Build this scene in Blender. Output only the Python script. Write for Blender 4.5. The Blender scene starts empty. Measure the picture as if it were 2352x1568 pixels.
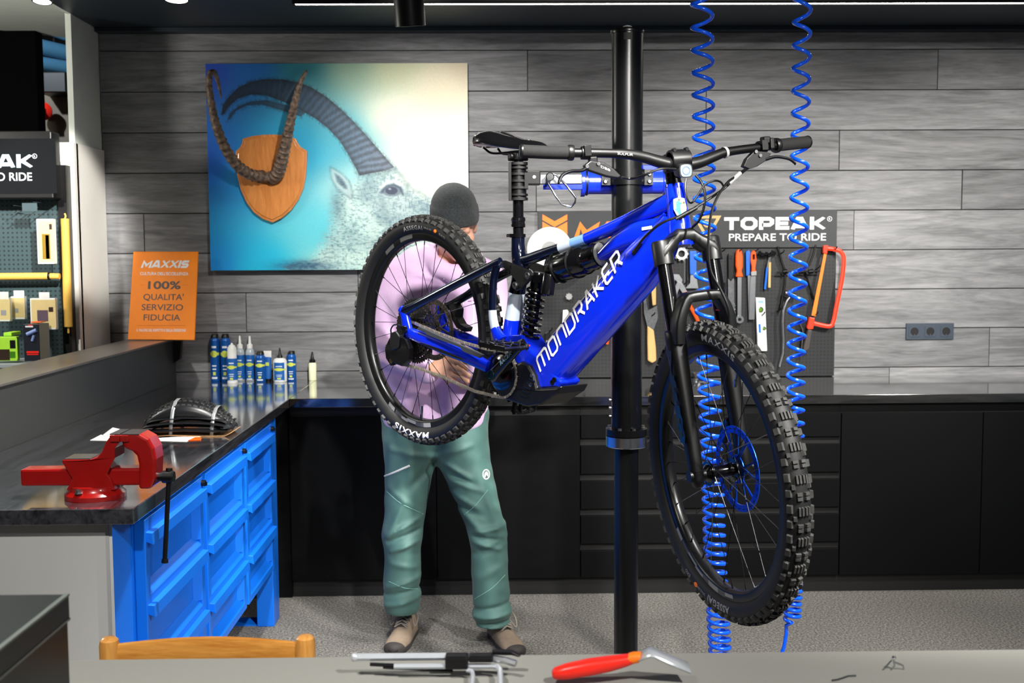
import bpy, bmesh, math, random
import numpy as np
from mathutils import Vector, Matrix, Euler

random.seed(7)
rng = np.random.default_rng(11)
PI = math.pi
scene = bpy.context.scene
COL = scene.collection

# ------------------------------------------------------------------ camera
EYE = Vector((0.0, 0.0, 1.555))
FPX = 2560.0                                   # focal length for a 2352 px wide frame
_yaw, _pit, _rol = math.radians(0.92), math.radians(4.45), math.radians(0.31)
C_F = Vector((math.sin(_yaw) * math.cos(_pit), math.cos(_yaw) * math.cos(_pit), -math.sin(_pit)))
_r = C_F.cross(Vector((0, 0, 1))).normalized()
_u = _r.cross(C_F)
C_R = _r * math.cos(_rol) - _u * math.sin(_rol)
C_U = _u * math.cos(_rol) + _r * math.sin(_rol)
cam_data = bpy.data.cameras.new('camera')
cam_data.sensor_width = 36.0
cam_data.lens = 36.0 * FPX / 2352.0
cam_data.clip_start = 0.05
cam_data.clip_end = 100
cam_data.dof.use_dof = True
cam_data.dof.focus_distance = 3.1
cam_data.dof.aperture_fstop = 6.3
cam = bpy.data.objects.new('camera', cam_data)
cam.matrix_world = Matrix(((C_R.x, C_U.x, -C_F.x, EYE.x), (C_R.y, C_U.y, -C_F.y, EYE.y),
                           (C_R.z, C_U.z, -C_F.z, EYE.z), (0, 0, 0, 1)))
COL.objects.link(cam)
scene.camera = cam

# ------------------------------------------------------------------ world, room lamps and added fills, exposure
world = bpy.data.worlds.new('shop_ambient')
scene.world = world
world.use_nodes = True
world.node_tree.nodes['Background'].inputs['Color'].default_value = (0.86, 0.93, 1.0, 1)
world.node_tree.nodes['Background'].inputs['Strength'].default_value = 0.055
scene.view_settings.view_transform = 'Standard'
scene.view_settings.look = 'None'
scene.view_settings.gamma = 1.0
scene.view_settings.use_curve_mapping = False
scene.view_settings.exposure = 0.55


def spot_light(name, loc, aim, watts, deg, radius=0.05, blend=0.6, col=(1, .97, .92)):
    ld = bpy.data.lights.new(name, 'SPOT')
    ld.energy = watts
    ld.spot_size = math.radians(deg)
    ld.spot_blend = blend
    ld.shadow_soft_size = radius
    ld.color = col
    o = bpy.data.objects.new(name, ld)
    o.location = loc
    o.rotation_euler = (Vector(aim) - Vector(loc)).to_track_quat('-Z', 'Y').to_euler()
    COL.objects.link(o)
    return o


# spots at ceiling height, only the first has a fixture; added fills are marked
spot_light('overhead_spot_light', (-0.33, 3.66, 2.585), (-0.34, 5.72, 1.56), 155, 61, 0.018, 0.85)
spot_light('overhead_spot_light', (1.45, 3.0, 2.66), (1.25, 5.72, 1.15), 250, 58, 0.04, 0.8)
spot_light('overhead_spot_light', (2.75, 2.9, 2.66), (2.55, 5.72, 1.15), 265, 58, 0.04, 0.8)
spot_light('overhead_spot_light', (0.40, 1.95, 2.66), (-0.15, 4.1, 0.88), 300, 44, 0.03, 0.6)
spot_light('overhead_spot_light', (-0.75, 1.0, 2.66), (-0.80, 2.6, 0.25), 120, 72, 0.05)  # added front fill, mainly for the pale counter end panel
spot_light('overhead_spot_light', (1.7, 1.3, 2.66), (0.75, 3.0, 0.8), 330, 58, 0.04)
spot_light('overhead_spot_light', (-0.50, 3.05, 2.66), (-1.05, 3.35, 0.7), 190, 74, 0.04)
spot_light('overhead_spot_light', (1.2, 0.5, 2.66), (1.0, 1.6, 0.9), 190, 84, 0.06)
spot_light('overhead_spot_light', (-2.3, 3.0, 2.72), (-2.35, 5.2, 1.15), 120, 44, 0.05)
spot_light('overhead_spot_light', (-0.85, 3.2, 2.66), (-2.14, 5.38, 1.72), 430, 19, 0.03, 0.5)  # added narrow beam that brightens the left pillar, no such lamp known
spot_light('shop_fill_spot', (-3.3, 5.4, 3.4), (-3.05, 7.2, 2.3), 160, 60, 0.05, 0.6, (0.8, 0.9, 1.0))  # added to light the far shop, has no fixture
spot_light('overhead_spot_light', (0.9, -0.9, 2.66), (1.05, 3.2, 1.95), 300, 38, 0.06, 0.8)  # added behind the camera to brighten hose tops and post
spot_light('overhead_spot_light', (1.6, 3.2, 2.66), (1.0, 4.3, 0.0), 150, 80, 0.05)


pl = bpy.data.lights.new('shop_fill_point', 'POINT')  # unseen point fill, added to brighten soffit and display
pl.energy = 38
pl.shadow_soft_size = 0.12
pl.color = (1, .97, .9)
plo = bpy.data.objects.new('shop_fill_point', pl)
plo.location = (-3.0, 4.4, 2.25)
COL.objects.link(plo)


def ray(px, py):
    return C_F + C_R * ((px - 1176.0) / FPX) - C_U * ((py - 784.0) / FPX)


def at_y(px, py, Y):
    d = ray(px, py)
    return EYE + d * (Y / d.y)


def at_z(px, py, Z):
    d = ray(px, py)
    return EYE + d * ((Z - EYE.z) / d.z)


def at_x(px, py, X):
    d = ray(px, py)
    return EYE + d * (X / d.x)


def on_plane(px, py, p0, n):
    d = ray(px, py)
    return EYE + d * ((p0 - EYE).dot(n) / d.dot(n))


# ------------------------------------------------------------------ materials
def lin(c):
    if isinstance(c, str):
        c = c.lstrip('#')
        c = [int(c[i:i + 2], 16) / 255 for i in (0, 2, 4)]
    return tuple(x / 12.92 if x <= 0.04045 else ((x + 0.055) / 1.055) ** 2.4 for x in c[:3]) + (1.0,)


def new_mat(name):
    m = bpy.data.materials.new(name)
    m.use_nodes = True
    nt = m.node_tree
    b = nt.nodes['Principled BSDF']
    return m, nt, b


def pm(name, col, rough=0.5, metal=0.0, noise=0.0, scale=40, bump=0.0, bscale=200, coat=0.0, spec=0.5, sheen=0.0,
       rvar=0.0, stretch=None, trans=0.0, emit=None, estr=0.0, sss=0.0):
    """plain procedural material: colour with noise variation and fine bump"""
    m, nt, b = new_mat(name)
    c = lin(col)
    b.inputs['Base Color'].default_value = c
    b.inputs['Roughness'].default_value = rough
    b.inputs['Metallic'].default_value = metal
    b.inputs['Specular IOR Level'].default_value = spec
    b.inputs['Coat Weight'].default_value = coat
    b.inputs['Coat Roughness'].default_value = 0.06
    b.inputs['Sheen Weight'].default_value = sheen
    b.inputs['Transmission Weight'].default_value = trans
    if sss:
        b.inputs['Subsurface Weight'].default_value = sss
        b.inputs['Subsurface Radius'].default_value = (0.01, 0.004, 0.002)
    if emit:
        b.inputs['Emission Color'].default_value = lin(emit)
        b.inputs['Emission Strength'].default_value = estr
    tc = nt.nodes.new('ShaderNodeTexCoord')
    mp = nt.nodes.new('ShaderNodeMapping')
    nt.links.new(tc.outputs['Object'], mp.inputs['Vector'])
    if stretch:
        mp.inputs['Scale'].default_value = stretch
    n = nt.nodes.new('ShaderNodeTexNoise')
    n.inputs['Scale'].default_value = scale
    n.inputs['Detail'].default_value = 5
    nt.links.new(mp.outputs['Vector'], n.inputs['Vector'])
    r = nt.nodes.new('ShaderNodeValToRGB')
    k = noise if noise else 0.03
    r.color_ramp.elements[0].position = 0.3
    r.color_ramp.elements[1].position = 0.7
    r.color_ramp.elements[0].color = tuple(x * (1 - k) for x in c[:3]) + (1,)
    r.color_ramp.elements[1].color = tuple(min(1, x * (1 + k)) for x in c[:3]) + (1,)
    nt.links.new(n.outputs['Fac'], r.inputs['Fac'])
    nt.links.new(r.outputs['Color'], b.inputs['Base Color'])
    if rvar:
        mr = nt.nodes.new('ShaderNodeMapRange')
        mr.inputs['To Min'].default_value = max(0, rough - rvar)
        mr.inputs['To Max'].default_value = rough + rvar
        nt.links.new(n.outputs['Fac'], mr.inputs['Value'])
        nt.links.new(mr.outputs['Result'], b.inputs['Roughness'])
    if bump:
        n2 = nt.nodes.new('ShaderNodeTexNoise')
        n2.inputs['Scale'].default_value = bscale
        n2.inputs['Detail'].default_value = 3
        nt.links.new(mp.outputs['Vector'], n2.inputs['Vector'])
        bp = nt.nodes.new('ShaderNodeBump')
        bp.inputs['Strength'].default_value = bump
        bp.inputs['Distance'].default_value = 0.004
        nt.links.new(n2.outputs['Fac'], bp.inputs['Height'])
        nt.links.new(bp.outputs['Normal'], b.inputs['Normal'])
    return m


def wood_mat(name, dark, light, axis='X', scale=3.0, rough=0.6, bump=0.25, rnd=0.25, knots=True, coat=0.0):
    """long-grain timber; grain runs along the given axis of the object, every piece shifted by its object's random value"""
    m, nt, b = new_mat(name)
    N, Lk = nt.nodes.new, nt.links.new
    tc = N('ShaderNodeTexCoord')
    oi = N('ShaderNodeObjectInfo')
    off = N('ShaderNodeVectorMath'); off.operation = 'SCALE'
    cmb = N('ShaderNodeCombineXYZ')
    for k in range(3):
        Lk(oi.outputs['Random'], cmb.inputs[k])
    Lk(cmb.outputs[0], off.inputs[0]); off.inputs['Scale'].default_value = 37.0
    add = N('ShaderNodeVectorMath'); add.operation = 'ADD'
    Lk(tc.outputs['Object'], add.inputs[0]); Lk(off.outputs[0], add.inputs[1])
    mp = N('ShaderNodeMapping')
    sc = {'X': (0.10, 1, 1), 'Y': (1, 0.10, 1), 'Z': (1, 1, 0.10)}[axis]
    mp.inputs['Scale'].default_value = tuple(s * scale for s in sc)
    Lk(add.outputs[0], mp.inputs['Vector'])
    warp = N('ShaderNodeTexNoise'); warp.inputs['Scale'].default_value = 2.2; warp.inputs['Detail'].default_value = 3
    Lk(mp.outputs[0], warp.inputs['Vector'])
    ws = N('ShaderNodeVectorMath'); ws.operation = 'SCALE'; ws.inputs['Scale'].default_value = 0.8
    Lk(warp.outputs['Color'], ws.inputs[0])
    wa = N('ShaderNodeVectorMath'); wa.operation = 'ADD'
    Lk(mp.outputs[0], wa.inputs[0]); Lk(ws.outputs[0], wa.inputs[1])
    g = N('ShaderNodeTexNoise'); g.inputs['Scale'].default_value = 9.0; g.inputs['Detail'].default_value = 8; g.inputs['Roughness'].default_value = 0.65
    Lk(wa.outputs[0], g.inputs['Vector'])
    fine = N('ShaderNodeTexNoise'); fine.inputs['Scale'].default_value = 60; fine.inputs['Detail'].default_value = 4
    Lk(mp.outputs[0], fine.inputs['Vector'])
    mix = N('ShaderNodeMath'); mix.operation = 'MULTIPLY_ADD'; mix.inputs[1].default_value = 0.3
    Lk(fine.outputs['Fac'], mix.inputs[0]); Lk(g.outputs['Fac'], mix.inputs[2])
    r = N('ShaderNodeValToRGB')
    r.color_ramp.elements[0].position = 0.42; r.color_ramp.elements[0].color = lin(dark)
    r.color_ramp.elements[1].position = 0.86; r.color_ramp.elements[1].color = lin(light)
    Lk(mix.outputs[0], r.inputs['Fac'])
    last = r.outputs['Color']
    if knots:
        mk = N('ShaderNodeMapping')
        ks = {'X': (1.3, 3.2, 3.2), 'Y': (3.2, 1.3, 3.2), 'Z': (3.2, 3.2, 1.3)}[axis]
        mk.inputs['Scale'].default_value = ks
        Lk(wa.outputs[0], mk.inputs['Vector'])
        v = N('ShaderNodeTexVoronoi'); v.inputs['Scale'].default_value = 0.55
        Lk(mk.outputs[0], v.inputs['Vector'])
        kr = N('ShaderNodeValToRGB')
        kr.color_ramp.elements[0].position = 0.03; kr.color_ramp.elements[0].color = (0.12, 0.12, 0.12, 1)
        kr.color_ramp.elements[1].position = 0.10; kr.color_ramp.elements[1].color = (1, 1, 1, 1)
        Lk(v.outputs['Distance'], kr.inputs['Fac'])
        mm = N('ShaderNodeMixRGB'); mm.blend_type = 'MULTIPLY'; mm.inputs['Fac'].default_value = 0.7
        Lk(last, mm.inputs['Color1']); Lk(kr.outputs['Color'], mm.inputs['Color2'])
        last = mm.outputs['Color']
    hs = N('ShaderNodeHueSaturation')
    mr = N('ShaderNodeMapRange')
    mr.inputs['To Min'].default_value = 1 - rnd; mr.inputs['To Max'].default_value = 1 + rnd
    Lk(oi.outputs['Random'], mr.inputs['Value'])
    Lk(mr.outputs[0], hs.inputs['Value'])
    Lk(last, hs.inputs['Color'])
    Lk(hs.outputs['Color'], b.inputs['Base Color'])
    b.inputs['Roughness'].default_value = rough
    b.inputs['Coat Weight'].default_value = coat
    bp = N('ShaderNodeBump'); bp.inputs['Strength'].default_value = bump; bp.inputs['Distance'].default_value = 0.003
    Lk(mix.outputs[0], bp.inputs['Height']); Lk(bp.outputs['Normal'], b.inputs['Normal'])
    return m


def vcol_mat(name, attr='paint', rough=0.6):
    m, nt, b = new_mat(name)
    a = nt.nodes.new('ShaderNodeVertexColor'); a.layer_name = attr
    nt.links.new(a.outputs['Color'], b.inputs['Base Color'])
    b.inputs['Roughness'].default_value = rough
    return m


# ------------------------------------------------------------------ mesh helpers
def V(*a):
    return Vector(a)


def basis(d, up=None):
    d = Vector(d).normalized()
    up = Vector(up) if up is not None else Vector((0, 0, 1))
    if abs(d.dot(up.normalized())) > 0.98:
        up = Vector((1, 0, 0)) if abs(d.x) < 0.9 else Vector((0, 1, 0))
    a = d.cross(up).normalized()
    b = a.cross(d).normalized()
    return d, a, b


class MB:
    """collects shapes and links them as ONE mesh object"""

    def __init__(self):
        self.v, self.f, self.mi = [], [], []
        self.cur = 0

    def add(self, vs, fs):
        o = len(self.v)
        self.v.extend([tuple(p) for p in vs])
        self.f.extend([tuple(o + i for i in f) for f in fs])
        self.mi.extend([self.cur] * len(fs))
        return self

    def box(self, c, s, rot=None):
        hx, hy, hz = s[0] / 2, s[1] / 2, s[2] / 2
        R = rot.to_3x3() if rot is not None else None
        vs = []
        for x in (-hx, hx):
            for y in (-hy, hy):
                for z in (-hz, hz):
                    p = Vector((x, y, z))
                    if R is not None:
                        p = R @ p
                    vs.append(p + Vector(c))
        return self.add(vs, [(0, 1, 3, 2), (4, 6, 7, 5), (0, 4, 5, 1), (2, 3, 7, 6), (0, 2, 6, 4), (1, 5, 7, 3)])

    def span(self, a, b):
        a, b = Vector(a), Vector(b)
        return self.box((a + b) / 2, [abs(b[i] - a[i]) for i in range(3)])

    def bar(self, p0, p1, w, h, up=None):
        """rectangular bar between two points, w across, h along up"""
        p0, p1 = Vector(p0), Vector(p1)
        d, a, b = basis(p1 - p0, up)
        vs = []
        for p in (p0, p1):
            for sx, sy in ((-1, -1), (1, -1), (1, 1), (-1, 1)):
                vs.append(p + a * (sx * w / 2) + b * (sy * h / 2))
        return self.add(vs, [(0, 1, 2, 3), (7, 6, 5, 4), (0, 4, 5, 1), (1, 5, 6, 2), (2, 6, 7, 3), (3, 7, 4, 0)])

    def cyl(self, p0, p1, r0, r1=None, n=20, caps=True):
        r1 = r0 if r1 is None else r1
        return self.lathe([(0, r0), ((Vector(p1) - Vector(p0)).length, r1)], p0, Vector(p1) - Vector(p0), n, caps)

    def lathe(self, prof, p0=(0, 0, 0), axis=(0, 0, 1), n=24, caps=True, closed=False, arc=None):
        """prof: list of (distance along axis, radius)"""
        d, a, b = basis(axis)
        p0 = Vector(p0)
        vs, fs = [], []
        m = len(prof)
        for t, r in prof:
            for i in range(n):
                w = 2 * PI * i / n
                vs.append(p0 + d * t + a * (math.cos(w) * r) + b * (math.sin(w) * r))
        mm = m if closed else m - 1
        for j in range(mm):
            k = (j + 1) % m
            for i in range(n):
                i2 = (i + 1) % n
                fs.append((j * n + i, j * n + i2, k * n + i2, k * n + i))
        if caps and not closed:
            if prof[0][1] > 1e-6:
                fs.append(tuple(reversed(range(n))))
            if prof[-1][1] > 1e-6:
                fs.append(tuple((m - 1) * n + i for i in range(n)))
        return self.add(vs, fs)

    def tube(self, pts, r, n=8, closed=False, caps=True, up=None, flat=None):
        """round tube along points; r a number or a list; flat=(sa, sb) scales the section"""
        pts = [Vector(p) for p in pts]
        m = len(pts)
        rs = list(r) if hasattr(r, '__len__') else [r] * m
        vs, fs = [], []
        na = None
        for i, p in enumerate(pts):
            if closed:
                t = pts[(i + 1) % m] - pts[i - 1]
            else:
                t = pts[min(i + 1, m - 1)] - pts[max(i - 1, 0)]
            if t.length < 1e-9:
                t = Vector((0, 0, 1))
            t.normalize()
            if na is None:
                _, na, _ = basis(t, up)
            else:
                na = (na - t * na.dot(t))
                if na.length < 1e-6:
                    _, na, _ = basis(t, up)
                na.normalize()
            nb = t.cross(na)
            sa, sb = flat if flat else (1, 1)
            for k in range(n):
                w = 2 * PI * k / n
                vs.append(p + na * (math.cos(w) * rs[i] * sa) + nb * (math.sin(w) * rs[i] * sb))
        for i in range(m if closed else m - 1):
            j = (i + 1) % m
            for k in range(n):
                k2 = (k + 1) % n
                fs.append((i * n + k, i * n + k2, j * n + k2, j * n + k))
        if caps and not closed:
            fs.append(tuple(reversed(range(n))))
            fs.append(tuple((m - 1) * n + k for k in range(n)))
        return self.add(vs, fs)

    def loft(self, rings, caps=True, closed=False):
        """rings: lists of equally many points"""
        n = len(rings[0])
        m = len(rings)
        vs = [p for r in rings for p in r]
        fs = []
        for i in range(m if closed else m - 1):
            j = (i + 1) % m
            for k in range(n):
                k2 = (k + 1) % n
                fs.append((i * n + k, i * n + k2, j * n + k2, j * n + k))
        if caps and not closed:
            fs.append(tuple(reversed(range(n))))
            fs.append(tuple((m - 1) * n + k for k in range(n)))
        return self.add(vs, fs)

    def prism(self, pts, vec, holes=None):
        """outline (3-D points in a plane) pushed along vec; concave outlines are triangulated"""
        from mathutils.geometry import tessellate_polygon
        loops = [[Vector(p) for p in pts]] + [[Vector(p) for p in h] for h in (holes or [])]
        tris = tessellate_polygon(loops)
        flat = [p for l in loops for p in l]
        vec = Vector(vec)
        n = len(flat)
        vs = flat + [p + vec for p in flat]
        nrm = Vector((0, 0, 0))
        t0 = tris[0]
        fs = []
        for t in tris:
            a, b, c = (flat[i] for i in t)
            up = (b - a).cross(c - a).dot(vec) > 0
            fs.append(tuple(reversed(t)) if up else tuple(t))
            fs.append(tuple(i + n for i in (t if up else reversed(t))))
        o = 0
        for l in loops:
            k = len(l)
            for i in range(k):
                j = (i + 1) % k
                fs.append((o + i, o + j, o + j + n, o + i + n))
            o += k
        return self.add(vs, fs)

    def ball(self, c, r, n=12, m=8, rot=None):
        """ellipsoid, r a number or three"""
        rr = (r, r, r) if not hasattr(r, '__len__') else r
        R = rot.to_3x3() if rot is not None else None
        vs, fs = [], []
        c = Vector(c)

        def tr(p):
            return c + (R @ p if R is not None else p)
        vs.append(tr(Vector((0, 0, rr[2]))))
        for j in range(1, m):
            t = PI * j / m
            for i in range(n):
                w = 2 * PI * i / n
                vs.append(tr(Vector((math.sin(t) * math.cos(w) * rr[0], math.sin(t) * math.sin(w) * rr[1], math.cos(t) * rr[2]))))
        vs.append(tr(Vector((0, 0, -rr[2]))))
        for i in range(n):
            fs.append((0, 1 + i, 1 + (i + 1) % n))
        for j in range(m - 2):
            for i in range(n):
                a = 1 + j * n + i
                b2 = 1 + j * n + (i + 1) % n
                fs.append((a, a + n, b2 + n, b2))
        l = len(vs) - 1
        for i in range(n):
            fs.append((l, 1 + (m - 2) * n + (i + 1) % n, 1 + (m - 2) * n + i))
        return self.add(vs, fs)

    def xf(self, M):
        self.v = [tuple(M @ Vector(p)) for p in self.v]
        return self

    def mesh(self, name, recalc=True):
        me = bpy.data.meshes.new(name)
        me.from_pydata(self.v, [], self.f)
        if any(self.mi):
            me.polygons.foreach_set('material_index', self.mi)
        if recalc:
            bm = bmesh.new(); bm.from_mesh(me)
            bmesh.ops.recalc_face_normals(bm, faces=bm.faces)
            bm.to_mesh(me); bm.free()
        return me

    def build(self, name, mat, parent=None, smooth=35, bevel=0.0, world=True, matrix=None, seg=2, recalc=True, kind=None, label=None):
        return link_mesh(name, self.mesh(name, recalc), mat, parent, smooth, bevel, world, matrix, seg, kind, label)


FRAME = {}                                     # object name -> world matrix of its frame


def link_mesh(name, me, mat, parent=None, smooth=35, bevel=0.0, world=True, matrix=None, seg=2, kind=None, label=None):
    if parent is not None and world and parent.name in FRAME:
        me.transform(FRAME[parent.name].inverted())
    for m in (mat if isinstance(mat, (list, tuple)) else [mat]):
        me.materials.append(m)
    if smooth:
        me.polygons.foreach_set('use_smooth', [True] * len(me.polygons))
        if smooth < 180:
            me.set_sharp_from_angle(angle=math.radians(smooth))
    me.update()
    o = bpy.data.objects.new(name, me)
    COL.objects.link(o)
    if parent is not None:
        o.parent = parent
        if parent.name in FRAME:
            FRAME[o.name] = FRAME[parent.name]
    if matrix is not None:
        o.matrix_local = matrix
        FRAME[o.name] = (FRAME[parent.name] if parent is not None and parent.name in FRAME else Matrix.Identity(4)) @ matrix
    if bevel:
        b = o.modifiers.new('bevel', 'BEVEL')
        b.width = bevel
        b.segments = seg
        b.limit_method = 'ANGLE'
        b.angle_limit = math.radians(40)
    if kind:
        o['kind'] = kind
    if label:
        o['label'] = label
    return o


def thing(name, label, cat, loc=(0, 0, 0), rz=0.0, group=None, matrix=None, kind=None):
    o = bpy.data.objects.new(name, None)
    COL.objects.link(o)
    M = matrix if matrix is not None else Matrix.Translation(Vector(loc)) @ Matrix.Rotation(rz, 4, 'Z')
    o.matrix_world = M
    o.empty_display_size = 0.05
    FRAME[o.name] = M
    return tag(o, label, cat, group, kind)


def tag(o, label, cat, group=None, kind=None):
    if label:
        o['label'] = label
    if cat:
        o['category'] = cat
    if group:
        o['group'] = group
    if kind:
        o['kind'] = kind
    return o


def struct(o):
    o['kind'] = 'structure'
    return o


def dup(root, M, label=None, group=None):
    """copy of a thing with its parts and sub-parts, placed at world matrix M"""
    r = root.copy(); COL.objects.link(r)
    r.matrix_world = M
    FRAME[r.name] = M
    if label:
        r['label'] = label
    if group:
        r['group'] = group
    for ch in list(root.children):
        c = ch.copy(); COL.objects.link(c); c.parent = r
        for g in list(ch.children):
            d = g.copy(); COL.objects.link(d); d.parent = c
    return r


def superring(c, a, b, ra, rb, n=24, e=2.0):
    """rounded-box section: centre c, axes a and b, half sizes ra rb, exponent e"""
    out = []
    for k in range(n):
        w = 2 * PI * k / n
        cw, sw = math.cos(w), math.sin(w)
        x = math.copysign(abs(cw) ** (2 / e), cw) * ra
        y = math.copysign(abs(sw) ** (2 / e), sw) * rb
        out.append(Vector(c) + Vector(a) * x + Vector(b) * y)
    return out


def spline(pts, n=8, closed=False):
    """Catmull-Rom through points"""
    P = [Vector(p) for p in pts]
    m = len(P)
    out = []
    for i in range(m if closed else m - 1):
        if closed:
            p0, p1, p2, p3 = P[i - 1], P[i], P[(i + 1) % m], P[(i + 2) % m]
        else:
            p1, p2 = P[i], P[i + 1]
            p0 = P[i - 1] if i > 0 else p1 * 2 - p2
            p3 = P[i + 2] if i + 2 < m else p2 * 2 - p1
        for k in range(n):
            t = k / n
            out.append(0.5 * ((2 * p1) + (p2 - p0) * t + (2 * p0 - 5 * p1 + 4 * p2 - p3) * t * t + (3 * p1 - p0 - 3 * p2 + p3) * t ** 3))
    if not closed:
        out.append(P[-1].copy())
    return out


# ---- lettering: built-in font turned into flat meshes
def text_mesh(s, size=1.0, bold=0.0, shear=0.0, align='LEFT', spacing=1.0, extrude=0.0):
    c = bpy.data.curves.new('lettering', 'FONT')
    c.body = s
    c.size = size
    c.offset = bold
    c.shear = shear
    c.align_x = align
    c.space_character = spacing
    c.extrude = extrude
    c.resolution_u = 4
    o = bpy.data.objects.new('lettering', c)
    COL.objects.link(o)
    dg = bpy.context.evaluated_depsgraph_get()
    me = bpy.data.meshes.new_from_object(o.evaluated_get(dg))
    bpy.data.objects.remove(o)
    bpy.data.curves.remove(c)
    return me


def letters(s, mat, parent, origin, xdir, ydir, height, width=None, bold=0.0, shear=0.0, align='LEFT', name='lettering', lift=0.0006, spacing=1.0):
    """flat print standing a hair off a surface; height = capital height, width = forced total width"""
    me = text_mesh(s, 1.0, bold, shear, 'LEFT', spacing)
    co = np.empty(len(me.vertices) * 3)
    me.vertices.foreach_get('co', co)
    co = co.reshape(-1, 3)
    if len(co) == 0:
        return None
    x0, x1 = co[:, 0].min(), co[:, 0].max()
    y0, y1 = co[:, 1].min(), co[:, 1].max()
    capy = 0.69 + bold
    k = height / capy
    kx = k if width is None else width / (x1 - x0)
    tx = {'LEFT': -x0, 'CENTER': -(x0 + x1) / 2, 'RIGHT': -x1}[align]
    xd, yd = Vector(xdir).normalized(), Vector(ydir).normalized()
    nd = xd.cross(yd).normalized()
    o0 = Vector(origin) + nd * lift
    pts = np.array(o0)[None, :] + (co[:, 0:1] + tx) * kx * np.array(xd)[None, :] + co[:, 1:2] * k * np.array(yd)[None, :]
    me.vertices.foreach_set('co', pts.ravel())
    return link_mesh(name, me, mat, parent, smooth=0)


def stroke_letters(strokes, thick):
    """polylines (lists of 2-D points) -> flat ribbon faces with mitred joints"""
    vs, fs = [], []
    for pl in strokes:
        closed = pl[0] == pl[-1]
        P = [Vector((p[0], p[1])) for p in (pl[:-1] if closed else pl)]
        m = len(P)
        L, R = [], []
        for i in range(m):
            if closed:
                a, b, c = P[i - 1], P[i], P[(i + 1) % m]
            else:
                a, b, c = P[max(i - 1, 0)], P[i], P[min(i + 1, m - 1)]
            d1 = (b - a).normalized() if (b - a).length > 1e-9 else (c - b).normalized()
            d2 = (c - b).normalized() if (c - b).length > 1e-9 else d1
            n1 = Vector((-d1.y, d1.x)); n2 = Vector((-d2.y, d2.x))
            nn = (n1 + n2)
            nn = nn.normalized() if nn.length > 1e-6 else n1
            k = thick / 2 / max(0.5, nn.dot(n1))
            L.append(b + nn * k); R.append(b - nn * k)
        o = len(vs)
        vs += L + R
        for i in range(m if closed else m - 1):
            j = (i + 1) % m
            fs.append((o + i, o + j, o + m + j, o + m + i))
    return vs, fs


HEAVY = {
    'T': (1.0, [[(.0, .86), (1.0, .86)], [(.5, .9), (.5, 0)]]), 'O': (1.12, [[(.14, .34), (.14, .66), (.34, .86), (.78, .86), (.98, .66), (.98, .34), (.78, .14), (.34, .14), (.14, .34)]]),
    'P': (1.0, [[(.14, 0), (.14, .86), (.70, .86), (.86, .74), (.86, .52), (.70, .38), (.2, .38)]]), 'E': (.92, [[(.92, .86), (.14, .86), (.14, .14), (.92, .14)], [(.2, .5), (.84, .5)]]),
    'A': (1.16, [[(.12, 0), (.46, .86), (.70, .86), (1.04, 0)], [(.3, .26), (.86, .26)]]), 'K': (1.06, [[(.14, 0), (.14, 1)], [(.94, 1), (.36, .5), (.96, 0)], [(.2, .5), (.5, .5)]]),
    'M': (1.26, [[(.14, 0), (.14, .9), (.63, .3), (1.12, .9), (1.12, 0)]]), 'X': (1.06, [[(.10, 1), (.96, 0)], [(.10, 0), (.96, 1)]]), 'I': (.30, [[(.15, 0), (.15, 1)]]),
    'S': (.98, [[(.90, .86), (.24, .86), (.14, .76), (.14, .62), (.26, .50), (.72, .50), (.84, .38), (.84, .24), (.74, .14), (.06, .14)]]),
}


def heavy_word(s, mat, parent, origin, xdir, ydir, height, width, shear=0.0, align='LEFT', name='lettering', lift=0.0006, gap=.10, thick=.28):
    """broad block capitals made of strokes"""
    tot = sum(HEAVY[c][0] for c in s) + gap * (len(s) - 1)
    xd, yd = Vector(xdir).normalized(), Vector(ydir).normalized()
    nd = xd.cross(yd).normalized()
    k = width / tot
    x0 = {'LEFT': 0, 'CENTER': -width / 2, 'RIGHT': -width}[align]
    mb = MB(); x = 0.0; j = 0
    for c in s:
        w, st = HEAVY[c]
        for pl in st:
            vs, fs = stroke_letters([pl], thick)
            mb.add([Vector(origin) + nd * (lift + .00003 * j) + xd * (x0 + (x + v.x) * k + v.y * height * shear) + yd * (max(-.0, min(1.0, v.y)) * height) for v in vs], fs)
            j += 1
        x += w + gap
    return mb.build(name, mat, parent, smooth=0, recalc=False)
# ================================================================== materials
M = {}
M['plank'] = wood_mat('grey_stained_planks', '#575859', '#969698', 'X', 2.2, 0.62, 0.25, 0.20)
M['black_wood'] = wood_mat('black_worktop', '#0b0b0c', '#2e2e2e', 'X', 3.0, 0.10, 0.012, 0.0, knots=False)
M['black_wood_y'] = wood_mat('black_worktop_long', '#121214', '#4a4b52', 'Y', 3.0, 0.13, 0.02, 0.0, knots=False)  # lightened grain stands in for reflected light on this length
for _m in (M['black_wood'], M['black_wood_y']):
    _b = _m.node_tree.nodes['Principled BSDF']
    _b.inputs['Coat Weight'].default_value = 1.0
    _b.inputs['Coat IOR'].default_value = 2.1
    _b.inputs['Coat Roughness'].default_value = 0.09
    _b.inputs['Specular IOR Level'].default_value = 0.8
M['ceiling'] = pm('dark_ceiling_paint', '#1f2a33', 0.45, noise=0.08, scale=8)
M['cream'] = pm('cream_paint', '#dfe3da', 0.7, noise=0.03, scale=12, bump=0.05)
M['cream2'] = pm('pale_laminate', '#e4e1d8', 0.5, noise=0.03, scale=6)
M['greywhite'] = pm('light_grey_laminate', '#c6c6c4', 0.5, noise=0.02, scale=300)
M['anthracite'] = pm('anthracite_laminate', '#050607', 0.6, spec=0.12, noise=0.06, scale=300, bump=0.05, bscale=600)
M['dark_gap'] = pm('black_shadow_gap', '#050506', 0.6)
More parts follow.
